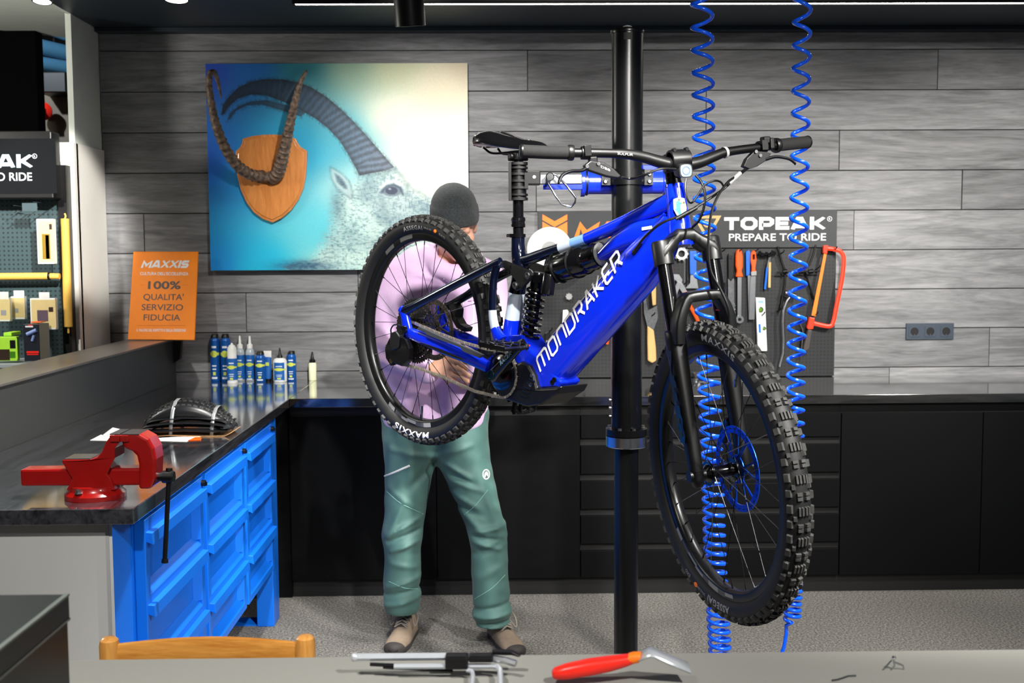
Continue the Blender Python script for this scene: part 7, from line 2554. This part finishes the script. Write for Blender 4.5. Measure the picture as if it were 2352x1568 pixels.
cable([(1428, 407), (1450, 410), (1480, 402), (1515, 388), (1552, 388)], [s1 - .044, s1 - .044, -.10, -.09, -.10], .0032)
cable([(1718, 386), (1690, 408), (1660, 435), (1620, 462), (1570, 492), (1520, 512), (1480, 545), (1455, 580)], [s2 - .044, -.11, -.10, -.09, -.09, -.11, -.15, -.19], .0034)
cable([(1716, 385), (1690, 405), (1668, 422), (1645, 458), (1632, 500), (1627, 560), (1632, 620), (1655, 665), (1672, 705), (1676, 740)], [s2 - .044, -.10, -.08, -.06, -.05, -.04, -.03, -.02, -.01, -.01], .0032)
cable([(1576, 410), (1574, 435), (1580, 460), (1590, 465), (1605, 445), (1618, 425), (1640, 415), (1655, 418), (1662, 428)], [-.10, -.09, -.07, -.05, -.05, -.05, -.05, -.06, -.08], .0026)
cable([(1598, 402), (1612, 420), (1619, 445), (1617, 475), (1606, 505), (1590, 522)], [-.11, -.10, -.09, -.09, -.10, -.13], .0034)
b = MB(); b.tube([fs_(1552, 503, -.051), fs_(1580, 488, -.046), fs_(1600, 477, -.046)], [.0045, .006, .0045], 10); bf(b, 'cable_joint', M['black_pl'])
b = MB(); b.tube([fs_(1674, 421, -.058), fs_(1700, 397, -.066)], .0055, 10); bf(b, 'cable_wrap', M['grey_print'])
# ================================================================== the person, modelled as smooth blended volumes
def surface_net(f, org, h):
    """naive surface nets of a scalar grid (negative inside) -> vertices, quads"""
    s = f < 0
    nx_, ny_, nz_ = f.shape
    acc = np.zeros((nx_ - 1, ny_ - 1, nz_ - 1, 3)); cnt = np.zeros((nx_ - 1, ny_ - 1, nz_ - 1))
    c = [(i, j, k) for i in (0, 1) for j in (0, 1) for k in (0, 1)]
    sl = lambda o: tuple(slice(o[d], f.shape[d] - 1 + o[d]) for d in range(3))
    for a in range(8):
        for b_ in range(a + 1, 8):
            o1, o2 = c[a], c[b_]
            if sum(abs(o1[d] - o2[d]) for d in range(3)) != 1:
                continue
            f1, f2 = f[sl(o1)], f[sl(o2)]
            m = (f1 < 0) != (f2 < 0)
            t_ = np.where(m, f1 / np.where(m, f1 - f2, 1), 0)
            for d in range(3):
                acc[..., d] += np.where(m, o1[d] + t_ * (o2[d] - o1[d]), 0)
            cnt += m
    act = cnt > 0
    idx = -np.ones(cnt.shape, int); idx[act] = np.arange(act.sum())
    ijk = np.argwhere(act)
    verts = org + h * (ijk + acc[act] / cnt[act][:, None])
    quads = []
    for d in range(3):
        e1, e2 = [(1, 2), (2, 0), (0, 1)][d]
        A = [slice(0, n_) for n_ in f.shape]; Bq = [slice(0, n_) for n_ in f.shape]
        A[d] = slice(0, f.shape[d] - 1); Bq[d] = slice(1, f.shape[d])
        sa, sb = s[tuple(A)], s[tuple(Bq)]
        pos = np.argwhere(sa != sb)
        ok = (pos[:, e1] > 0) & (pos[:, e2] > 0) & (pos[:, e1] < f.shape[e1] - 1) & (pos[:, e2] < f.shape[e2] - 1)
        pos = pos[ok]
        if not len(pos):
            continue
        fl = sa[tuple(pos.T)]
        q = []
        for o1, o2 in ((1, 1), (0, 1), (0, 0), (1, 0)):
            p = pos.copy(); p[:, e1] -= o1; p[:, e2] -= o2
            q.append(idx[tuple(p.T)])
        q = np.stack(q, 1)
        q[~fl] = q[~fl][:, ::-1]
        quads.append(q)
    return verts, np.concatenate(quads)


def smin(a, b, k):
    h_ = np.clip(.5 + .5 * (b - a) / k, 0, 1)
    return b * (1 - h_) + a * h_ - k * h_ * (1 - h_)


def rcone(P, a, b, r1, r2):
    a = np.array(a, float); b = np.array(b, float)
    ba = b - a
    t_ = np.clip(((P - a) @ ba) / max(1e-9, ba @ ba), 0, 1)
    return np.linalg.norm(P - a - t_[..., None] * ba, axis=-1) - (r1 + (r2 - r1) * t_)


def ell(P, c, r):
    q = (P - np.array(c, float)) / np.array(r, float)
    k0 = np.linalg.norm(q, axis=-1)
    k1 = np.linalg.norm(q / np.array(r, float), axis=-1) + 1e-9
    return k0 * (k0 - 1) / k1


def grid(lo, hi, h):
    ax_ = [np.arange(lo[d], hi[d] + h, h) for d in range(3)]
    return np.stack(np.meshgrid(*ax_, indexing='ij'), -1), np.array(lo, float)


def relax(v, q, it=1, lam=.5):
    n = len(v)
    for _ in range(it):
        s_ = np.zeros_like(v); c_ = np.zeros(n)
        for a, b_ in ((0, 1), (1, 2), (2, 3), (3, 0)):
            np.add.at(s_, q[:, a], v[q[:, b_]]); np.add.at(s_, q[:, b_], v[q[:, a]])
            np.add.at(c_, q[:, a], 1); np.add.at(c_, q[:, b_], 1)
        v = v + lam * (s_ / np.maximum(c_, 1)[:, None] - v)
    return v


def net_mesh(name, v, q):
    me = bpy.data.meshes.new(name)
    me.from_pydata(v.tolist(), [], q.tolist())
    return me


def n3(P, f, seed):
    """cheap smooth pseudo-noise: sum of rotated sines"""
    r = np.random.default_rng(seed); out = 0
    for i in range(5):
        k = r.normal(size=3); k /= np.linalg.norm(k)
        out = out + np.sin((P @ k) * f * r.uniform(.7, 1.5) + r.uniform(0, 6.28) + 1.3 * np.sin((P @ r.normal(size=3)) * f * .4))
    return out / 5


def crease(P, segs, width):
    """sum of narrow ridges along segments seen from the front (x, z)"""
    out = np.zeros(P.shape[:-1])
    for (x0, z0), (x1, z1), amp, w in segs:
        d = np.array([x1 - x0, z1 - z0]); L2 = d @ d
        t_ = ((P[..., 0] - x0) * d[0] + (P[..., 2] - z0) * d[1]) / L2
        tt = np.clip(t_, 0, 1)
        dist = np.hypot(P[..., 0] - x0 - tt * d[0], P[..., 2] - z0 - tt * d[1])
        out += amp * np.exp(-(dist / (w * width)) ** 2) * (1 - .5 * np.abs(2 * tt - 1))
    return out


def q_(x, y, Y):
    return np.array(at_y(x, y, Y))


M['skin'] = pm('skin', '#d6a48a', 0.5, noise=0.08, scale=40, sss=0.15)
M['lip'] = pm('lips', '#b0605a', 0.4)
M['brow'] = pm('dark_brow', '#2a1e18', 0.7)
M['hoodie'] = pm('lilac_cotton', '#d6b4da', 0.85, noise=0.04, scale=120, bump=0.15, bscale=700, sheen=0.2)
M['trouser'] = pm('sage_green_softshell', '#496f69', 0.62, noise=0.05, scale=30, bump=0.08, bscale=900, sheen=0.1)
M['beanie'] = pm('grey_melange_knit', '#393d3f', 0.95, noise=0.35, scale=160, bump=0.9, bscale=260, sheen=0.1)
M['suede'] = pm('beige_suede', '#8d7c6a', 0.8, noise=0.1, scale=60)
M['sole'] = pm('dark_sole', '#3a3634', 0.7, noise=0.1)
M['lace'] = pm('grey_lace', '#8b8278', 0.7)

FEETY = 4.40
person = thing('person', 'person in lilac hoodie, green trousers and grey beanie, hands together, head bent', 'person', (float(at_y(1010, 1400, FEETY).x), FEETY, 0))

# ---- trousers
hipL, hipR = q_(946, 1015, 4.44), q_(1054, 1015, 4.44)
kL, kR = q_(924, 1225, 4.40), q_(1121, 1225, 4.39)
aL, aR = q_(924, 1385, 4.40), q_(1130, 1415, 4.37)
wL, wR = q_(938, 955, 4.45), q_(1060, 955, 4.45)
h = .0068
P, org = grid((-.60, 4.20, .03), (.16, 4.64, 1.02), h)
d = smin(rcone(P, hipL, kL, .106, .075), rcone(P, kL, aL, .074, .073), .03)
dR = smin(rcone(P, hipR, kR, .106, .072), rcone(P, kR, aR, .070, .077), .03)
pel = smin(rcone(P, hipL, wL, .104, .112), rcone(P, hipR, wR, .104, .112), .05)
d = smin(smin(d, dR, .025), pel, .05)
cz = lambda x, y: (float(at_y(x, y, 4.36).x), float(at_y(x, y, 4.36).z))
CR = [((1000, 1050), (900, 1030), .007, 1), ((1005, 1045), (1085, 1020), .008, 1), ((1000, 1060), (940, 1120), -.010, 1.4), ((1015, 1060), (1080, 1095), .009, 1), ((1020, 1075), (1090, 1110), -.008, 1), ((1030, 1100), (1110, 1125), .007, .9), ((1035, 1130), (1095, 1160), .007, 1), ((1040, 1160), (1110, 1180), -.006, 1),
      ((895, 1120), (950, 1160), .006, 1), ((890, 1225), (960, 1190), .009, .9), ((895, 1240), (960, 1215), -.010, .8), ((900, 1262), (958, 1240), .010, .9), ((892, 1230), (930, 1150), .008, 1.2), ((900, 1290), (955, 1300), .006, .9), ((890, 1345), (960, 1325), .008, .9), ((885, 1365), (960, 1350), -.009, .8), ((885, 1390), (962, 1370), .009, .9),
      ((1090, 1240), (1150, 1255), .010, .9), ((1085, 1225), (1150, 1235), -.009, .8), ((1095, 1215), (1158, 1205), .009, .9), ((1090, 1270), (1160, 1240), -.006, .9), ((1060, 1170), (1120, 1230), .007, 1.3), ((1090, 1395), (1170, 1380), -.008, .8), ((1088, 1410), (1172, 1402), .010, .8), ((1090, 1428), (1172, 1420), -.009, .7), ((1092, 1440), (1172, 1436), .009, .7), ((1100, 1320), (1160, 1290), .005, 1.2), ((940, 1030), (950, 1140), .006, 1.6), ((1110, 1110), (1145, 1210), .006, 1.4)]
d = d - crease(P, [(cz(*a), cz(*b_), amp * 1.7, w) for a, b_, amp, w in CR], .0115)
d = d - .0035 * n3(P, 26, 5) - .0018 * n3(P, 60, 6)
d = np.maximum(d, P[..., 2] - .99)
d = np.maximum(d, float(at_y(925, 1412, 4.36).z) + .10 * 0 - P[..., 2] - np.where(P[..., 0] > -.25, .045, 0))
v, q = surface_net(d, org, h); v = relax(v, q, 1, .4)
tro = link_mesh('trousers', net_mesh('trousers', v, q), M['trouser'], person, smooth=180)
from mathutils.bvhtree import BVHTree
bvT = BVHTree.FromPolygons([Vector(p) for p in v], [tuple(int(i) for i in r) for r in q])


def cast(bv, px, py, off=.0015):
    dr_ = ray(px, py).normalized()
    loc, nr, _i, _d = bv.ray_cast(EYE, dr_)
    return (loc + nr * off) if loc is not None else None


def seam(bv, pts, r, mat, name, parent, off=.001, n=5):
    P3 = [cast(bv, p.x, p.y, off) for p in spline([Vector((x, y, 0)) for x, y in pts], n)]
    P3 = [p for p in P3 if p is not None]
    if len(P3) > 1:
        b = MB(); b.tube(P3, r, 6); return b.build(name, mat, parent)


z_ = seam(bvT, [(881, 1094), (900, 1087), (941, 1069)], .0042, M['white_pl'], 'pocket_zip', tro)
seam(bvT, [(880, 1094), (880, 1114)], .0045, M['orange_pl'], 'zip_puller', tro, .003, 3)
M['seam'] = pm('seam_thread', '#7fb5a4', 0.7)
for pts in ([(888, 1128), (920, 1155), (972, 1180)], [(1066, 1182), (1092, 1160), (1120, 1125)], [(893, 1335), (930, 1350), (966, 1352)], [(1090, 1375), (1130, 1350), (1160, 1320)]):
    seam(bvT, pts, .0012, M['seam'], 'stitched_seam', tro, .0004)
ctr_px = (1116, 1089)
vs = []
b = MB(); N_ = 28
ringo = [cast(bvT, ctr_px[0] + 8.5 * math.cos(2 * PI * i / N_), ctr_px[1] + 12 * math.sin(2 * PI * i / N_), .002) for i in range(N_)]
ringi = [cast(bvT, ctr_px[0] + 6.2 * math.cos(2 * PI * i / N_), ctr_px[1] + 9.3 * math.sin(2 * PI * i / N_), .002) for i in range(N_)]
if all(p is not None for p in ringo + ringi):
    b.add(ringo + ringi, [(i, (i + 1) % N_, N_ + (i + 1) % N_, N_ + i) for i in range(N_)])
    b.build('round_emblem', M['white_print'], tro, smooth=0)
    mam = [cast(bvT, ctr_px[0] + x, ctr_px[1] + y, .0022) for x, y in ((-4.5, 6), (-4, -1), (-1.5, -6), (2, -6.5), (4.5, -2), (4.5, 5), (2.5, 5), (2, 1.5), (-.5, 2), (-1.5, 6.5))]
    b = MB(); b.add(mam, [tuple(range(len(mam)))]); b.build('round_emblem', M['white_print'], tro, smooth=0)

# ---- hoodie
h = .0085
shL, shR = q_(905, 640, 4.47), q_(1118, 645, 4.47)
P, org = grid((-.66, 4.02, .78), (.16, 4.72, 1.66), h)
chL, chR = q_(955, 700, 4.45), q_(1065, 705, 4.45)
beL, beR = q_(945, 950, 4.43), q_(1052, 950, 4.43)
d = smin(rcone(P, chL, beL, .135, .118), rcone(P, chR, beR, .135, .118), .06)
yoke = rcone(P, q_(925, 650, 4.47), q_(1100, 655, 4.47), .085, .085)
d = smin(d, yoke, .06)
d = smin(d, rcone(P, q_(960, 605, 4.47), q_(1070, 612, 4.47), .070, .070), .07)
elL, elR = q_(884, 800, 4.40), q_(1138, 805, 4.40)
wrL, wrR = q_(982, 852, 4.19), q_(1096, 848, 4.22)
arm1 = smin(rcone(P, shL, elL, .078, .066), rcone(P, elL, wrL, .066, .050), .04)
arm2 = smin(rcone(P, shR, elR, .078, .066), rcone(P, elR, wrR, .066, .050), .04)
d = smin(smin(d, arm1, .035), arm2, .035)
# hood lying round the neck
hood = None
hp_ = [q_(985, 590, 4.42), q_(975, 580, 4.50), q_(1035, 575, 4.57), q_(1085, 590, 4.50), q_(1078, 612, 4.40), q_(1045, 632, 4.345), q_(1008, 615, 4.36), q_(985, 590, 4.42)]
for a, b_ in zip(hp_[:-1], hp_[1:]):
    r_ = rcone(P, a, b_, .034, .034)
    hood = r_ if hood is None else smin(hood, r_, .02)
d = smin(d, hood, .018)
d = smin(d, rcone(P, q_(1030, 610, 4.58), q_(1030, 690, 4.62), .075, .05), .03)
# rib hem
zh = float(at_y(1000, 985, 4.40).z)
cz = lambda x, y: (float(at_y(x, y, 4.34).x), float(at_y(x, y, 4.34).z))
CRh = [((880, 690), (925, 830), -.008, 1.3), ((905, 700), (945, 780), .007, 1.2), ((860, 780), (930, 800), .009, 1), ((858, 800), (930, 825), -.009, .9), ((860, 825), (940, 842), .009, 1), ((870, 850), (960, 862), -.007, 1), ((940, 620), (1010, 650), .007, 1), ((950, 640), (1020, 660), -.006, .8), ((1000, 690), (1010, 800), .005, 1.8), ((930, 900), (960, 985), .006, 1.3), ((1080, 900), (1060, 985), .006, 1.3), ((900, 880), (1000, 920), .006, 1.2), ((1010, 900), (1015, 990), -.004, .8)]
d = d - crease(P, [(cz(*a), cz(*b_), amp * 1.5, w) for a, b_, amp, w in CRh], .014)
d = d - .004 * n3(P, 18, 8) - .0012 * n3(P, 50, 9)
d = d + .006 * np.clip(1 - np.abs(P[..., 2] - zh) / .012, 0, 1)
d = np.maximum(d, float(at_y(1000, 1003, 4.34).z) - P[..., 2])
# neck opening and open sleeve ends
d = np.maximum(d, -rcone(P, q_(1035, 640, 4.44), q_(1042, 540, 4.38), .050, .064))
v, q = surface_net(d, org, h); v = relax(v, q, 1, .4)
hoo = link_mesh('hoodie', net_mesh('hoodie', v, q), M['hoodie'], person, smooth=180)
bvH = BVHTree.FromPolygons([Vector(p) for p in v], [tuple(int(i) for i in r) for r in q])
seam(bvH, [(1020, 640), (1022, 670), (1020, 700)], .0018, M['hoodie'], 'hood_seam', hoo)
seam(bvH, [(1084, 690), (1088, 720), (1086, 755)], .0028, M['white_pl'], 'drawstring', hoo)
seam(bvH, [(1062, 680), (1064, 700)], .0028, M['white_pl'], 'drawstring', hoo)
seam(bvH, [(925, 985), (1000, 990), (1080, 985)], .0014, M['hoodie'], 'hem_seam', hoo)
seam(bvH, [(1075, 692), (1100, 688)], .0022, pm('mauve_print', '#a070a0', .7), 'chest_print', hoo)

# ---- head and neck (local frame: x to the photo's right, y towards the camera, z up)
HC = Vector(at_y(1046, 560, 4.40))                                   # pivot near the jaw hinge
HR = Matrix.Rotation(math.radians(13), 3, 'Z') @ Matrix.Rotation(math.radians(20), 3, 'X') @ Matrix.Rotation(math.radians(-5), 3, 'Y')
# local y points to the camera, so world = HC + HR @ (x, -y, z)
HRn = np.array(HR); HCn = np.array(HC)
HB_ = .0036
PB, orgB = grid((-.44, 4.06, 1.03), (.02, 4.62, 1.80), HB_)
PB = PB.astype(np.float32)
dB = rcone(PB, q_(1036, 600, 4.46), q_(1010, 760, 4.47), .062, .10)
dB = smin(dB, rcone(PB, q_(925, 655, 4.47), q_(1100, 655, 4.47), .05, .05), .05)
for a, b_, r1, r2 in ((q_(910, 655, 4.47), elL, .048, .040), (elL, wrL, .040, .030), (q_(1112, 655, 4.47), elR, .048, .040), (elR, wrR, .040, .030)):
    dB = smin(dB, rcone(PB, a, b_, r1, r2), .02)


def block(lo, hi):
    """slices of the body grid that cover a box"""
    return tuple(slice(max(0, int((lo[d] - orgB[d]) / HB_)), min(dB.shape[d], int((hi[d] - orgB[d]) / HB_) + 2)) for d in range(3))


SLH = block(HCn + (-.15, -.20, -.20), HCn + (.15, .16, .24))
P = PB[SLH]
Lc = (P - HCn) @ HRn
Lc = Lc * np.array([1, -1, 1])
d = ell(Lc, (0, -.012, .085), (.077, .098, .108))
d = smin(d, ell(Lc, (0, .040, .012), (.056, .056, .052)), .03)
d = smin(d, ell(Lc, (0, .078, -.028), (.024, .020, .018)), .025)
d = smin(d, rcone(Lc, (0, .088, .082), (0, .110, .046), .009, .013), .014)
for sx_ in (-1, 1):
    d = smin(d, ell(Lc, (sx_ * .010, .103, .040), (.009, .010, .008)), .008)
    d = smin(d, ell(Lc, (sx_ * .040, .066, .045), (.024, .024, .022)), .02)
    d = smin(d, rcone(Lc, (sx_ * .012, .090, .098), (sx_ * .048, .074, .098), .008, .007), .012)
    d = np.maximum(d, -(ell(Lc, (sx_ * .031, .100, .080), (.017, .017, .011))))
    d = smin(d, ell(Lc, (sx_ * .031, .077, .080), (.015, .014, .013)), .004)
    d = smin(d, ell(Lc, (sx_ * .079, -.008, .066), (.010, .022, .032)), .006)
d = smin(d, ell(Lc, (0, .090, .0165), (.022, .010, .0055)), .005)
d = smin(d, ell(Lc, (0, .088, .0050), (.020, .011, .0065)), .005)
d = np.maximum(d, -(rcone(Lc, (-.022, .098, .0112), (.022, .098, .0112), .0016, .0016) - .0))
neck = rcone(P, HCn + HRn @ np.array([0, .02, .02]), q_(1036, 660, 4.47), .056, .062)
d = smin(d, neck, .03)
dB[SLH] = smin(dB[SLH], d, .02)
# ---- hands: palm and five fingers each, with the forearm running into the sleeve
def hand(wrist, palm_c, knuckles, chains, thumb, lo, hi, arm_from):
    sl = block(lo, hi)
    P = PB[sl]
    d = rcone(P, arm_from, wrist, .030, .027)
    k0, k3 = knuckles[0], knuckles[3]
    for kk_ in knuckles:
        d = smin(d, rcone(P, wrist + (palm_c - wrist) * .3, kk_, .019, .0125), .012)
    fing = None
    for kk_, ch in zip(knuckles, chains):
        pts = [kk_] + ch
        rs = [.0100, .0090, .0082, .0070]
        one = None
        for (a, b_), r1, r2 in zip(zip(pts[:-1], pts[1:]), rs[:-1], rs[1:]):
            c_ = rcone(P, a, b_, r1, r2)
            one = c_ if one is None else smin(one, c_, .003)
        d = smin(d, one, .0045)
    one = None
    for (a, b_), r1, r2 in zip(zip(thumb[:-1], thumb[1:]), (.015, .0115, .0095), (.0115, .0095, .0080)):
        c_ = rcone(P, a, b_, r1, r2)
        one = c_ if one is None else smin(one, c_, .004)
    d = smin(d, one, .008)
    dB[sl] = smin(dB[sl], d, .006)


def K(x, y, Y):
    return q_(x, y, Y)


# hand nearer the camera, reaching from the photo's left, back of the hand outwards
hand(K(992, 849, 4.165), K(1012, 846, 4.145),
              [K(1034, 829, 4.130), K(1038, 843, 4.124), K(1037, 857, 4.128), K(1032, 869, 4.136)],
              [[K(1056, 834, 4.120), K(1070, 846, 4.135), K(1066, 856, 4.155)], [K(1061, 851, 4.112), K(1077, 862, 4.126), K(1074, 871, 4.148)], [K(1060, 868, 4.116), K(1074, 876, 4.132), K(1070, 883, 4.152)], [K(1052, 880, 4.128), K(1064, 886, 4.144), K(1060, 890, 4.160)]],
              [K(1003, 834, 4.155), K(1022, 818, 4.150), K(1040, 815, 4.158), K(1053, 820, 4.168)],
              K(960, 905, 4.30) * 0 + np.array([K(955, 905, 4.165)[0], 4.08, K(955, 905, 4.165)[2]]), np.array([K(1095, 795, 4.165)[0], 4.26, K(1095, 795, 4.165)[2]]), K(965, 852, 4.22))
# the other hand behind, reaching from the right
hand(K(1090, 846, 4.225), K(1072, 842, 4.215),
              [K(1056, 826, 4.205), K(1051, 838, 4.200), K(1050, 850, 4.202), K(1053, 861, 4.208)],
              [[K(1040, 822, 4.190), K(1030, 828, 4.185), K(1024, 836, 4.19)], [K(1034, 838, 4.190), K(1022, 846, 4.188), K(1018, 855, 4.192)], [K(1034, 854, 4.192), K(1024, 862, 4.190), K(1020, 869, 4.196)], [K(1040, 868, 4.200), K(1032, 874, 4.200), K(1028, 880, 4.205)]],
              [K(1082, 832, 4.205), K(1072, 816, 4.185), K(1062, 808, 4.172), K(1050, 809, 4.166)],
              np.array([K(1005, 905, 4.2)[0], 4.13, K(1005, 905, 4.2)[2]]), np.array([K(1125, 790, 4.2)[0], 4.30, K(1125, 790, 4.2)[2]]), K(1112, 846, 4.26))
v, q = surface_net(dB, orgB, HB_); v = relax(v, q, 1, .35)
lv_ = ((v - HCn) @ HRn) * np.array([1, -1, 1])
lips = ((np.abs(ell(lv_, (0, .092, .0108), (.0235, .014, .0125))) < .0025) | (ell(lv_, (0, .092, .0108), (.0235, .016, .0125)) < 0)) & (lv_[:, 1] > .085)
brow = (ell(lv_, (-.031, .090, .101), (.022, .03, .0045)) < 0) | (ell(lv_, (.031, .090, .101), (.022, .03, .0045)) < 0)
me = net_mesh('body', v, q)
me.polygons.foreach_set('material_index', np.where(lips[q].all(1), 1, np.where(brow[q].all(1), 2, 0)).astype(np.int32))
body = link_mesh('body', me, [M['skin'], M['lip'], M['brow']], person, smooth=180)

# small white cloth held between the fingers
b = MB(); c = Vector(K(1058, 846, 4.168))
b.ball(c, (.030, .014, .016), 14, 8); o = b.build('cleaning_cloth', M['paper'], smooth=60)
for v_ in o.data.vertices:
    p = np.array(v_.co)[None, :]
    v_.co = Vector(np.array(v_.co) + .004 * float(n3(p, 160, 3)[0]))
tag(o, 'small crumpled white cloth held between both hands', 'cloth')

# ---- beanie
def hl_(x, y, z):
    return HC + HR @ Vector((x, -y, z))


rg = []
prof = [(.078, 1.045, 0), (.074, 1.10, 0), (.080, 1.135, 0), (.100, 1.15, 0), (.125, 1.14, 0), (.143, 1.12, 0), (.147, 1.075, 0), (.150, 1.06, 0), (.165, 1.03, 0), (.182, .95, 0), (.198, .83, 0), (.212, .66, 0), (.222, .44, 0), (.227, .2, 0), (.228, .02, 0)]
for z_, s_, _ in prof:
    ring = []
    for i in range(48):
        a = 2 * PI * i / 48
        tilt_ = -.16 * (math.sin(a) * .100)                            # cuff sits lower at the back
        wob = 1 + .012 * math.sin(5 * a + z_ * 60) + .008 * math.sin(9 * a)
        ring.append(hl_(math.cos(a) * .083 * s_ * wob, -.010 + math.sin(a) * .104 * s_ * wob, z_ + (tilt_ * -1) * (1 if z_ < .15 else max(0, (.228 - z_) / .078)) + .012))
    rg.append(ring)
b = MB(); b.loft(rg, caps=False); bn_ = b.build('beanie', M['beanie'], person, smooth=70)

# ---- shoes
def shoe(heel, toe, label=None):
    heel, toe = Vector(heel), Vector(toe)
    d = toe - heel; d.z = 0; L2 = d.length; d.normalize()
    sd = Vector((d.y, -d.x, 0))
    rg = []
    for u, w, zt, zc_ in ((0, .020, .06, .0), (.03, .032, .085, 0), (.12, .036, .100, 0), (.28, .038, .100, 0), (.42, .041, .088, 0), (.58, .046, .070, 0), (.74, .049, .054, 0), (.88, .044, .044, 0), (.96, .030, .036, 0), (1.0, .012, .026, 0)):
        c = heel + d * (u * L2)
        ring = []
        for k2 in range(22):
            a = 2 * PI * k2 / 22
            ca, sa_ = math.cos(a), math.sin(a)
            zz = .022 + (zt - .022) * max(0, sa_) ** .8 if sa_ > 0 else .022 + .012 * sa_
            wid = w * (1 - .28 * max(0, sa_) ** 1.5) * (abs(ca) ** .75) * (1 if ca > 0 else -1)
            ring.append(c + sd * wid + Vector((0, 0, zz)))
        rg.append(ring)
    b = MB(); b.loft(rg); sh_ = b.build('shoe', M['suede'], person, smooth=60)
    rg = []
    for zz, k2 in ((0.001, .93), (.004, 1.0), (.020, 1.03), (.024, .98)):
        ring = []
        for i in range(36):
            a = 2 * PI * i / 36
            u = .5 + .5 * math.cos(a)
            w = float(np.interp(u, [0, .03, .12, .4, .58, .74, .88, .96, 1], [.004, .028, .036, .040, .046, .050, .045, .031, .004]))
            ring.append(heel + d * ((u * 1.02 - .01) * L2) + sd * (w * k2 * (1 if math.sin(a) > 0 else -1)) + Vector((0, 0, zz)))
        rg.append(ring)
    b = MB(); b.loft(rg); b.build('sole', M['sole'], sh_, smooth=40)
    # toe rubber, tongue, laces
    b = MB()
    rg = []
    for u, w, zt in ((.90, .0425, .041), (.96, .0315, .0375), (1.0, .0150, .028), (1.012, .006, .022)):
        c = heel + d * (u * L2)
        rg.append([c + sd * (w * math.cos(a)) + Vector((0, 0, .015 + (zt - .013) * max(0, math.sin(a)) ** .7)) for a in [PI * i / 12 for i in range(13)]] + [c + sd * (-w * .5) + Vector((0, 0, .012)), c + sd * (w * .5) + Vector((0, 0, .012))])
    b.loft(rg); b.build('toe_cap', M['sole'], sh_, smooth=50)
    b = MB(); rg = []
    for u, w, zt in ((.16, .020, .118), (.24, .022, .110), (.40, .022, .094), (.56, .018, .074)):
        c = heel + d * (u * L2) + Vector((0, 0, zt))
        rg.append(superring(c, sd, Vector((0, 0, 1)), w, .006, 12, 3))
    b.loft(rg); b.build('tongue', M['sole'], sh_, smooth=50)
    for i in range(5):
        u = .30 + i * .062
        zt = float(np.interp(u, [.28, .42, .58, .74], [.106, .094, .076, .058])) + .006
        c = heel + d * (u * L2)
        for sg in (-1, 1):
            b = MB(); b.tube([c + sd * (.026 * sg) + Vector((0, 0, zt - .009)), c + d * .004 + Vector((0, 0, zt + .001)), c + d * .014 - sd * (.026 * sg) + Vector((0, 0, zt - .012))], .0026, 6); b.build('lace', M['lace'], sh_)
    top = heel + d * (.30 * L2) + Vector((0, 0, .112))
    for sg in (-1, 1):
        b = MB(); b.tube(spline([top, top + sd * (.030 * sg) + Vector((0, 0, .018)), top + sd * (.055 * sg) + d * .02 + Vector((0, 0, -.010)), top + sd * (.050 * sg) + d * .045 + Vector((0, 0, -.045)), top + sd * (.022 * sg) + d * .015 + Vector((0, 0, -.006)), top], 6), .0024, 6); b.build('lace_loop', M['lace'], sh_)
    return sh_


tL, tR = at_z(902, 1497, .012), at_z(1190, 1503, .012)
tL.z = tR.z = 0
shoe((tL.x + .055, tL.y + .275, 0), tL)
shoe((tR.x - .095, tR.y + .265, 0), tR)
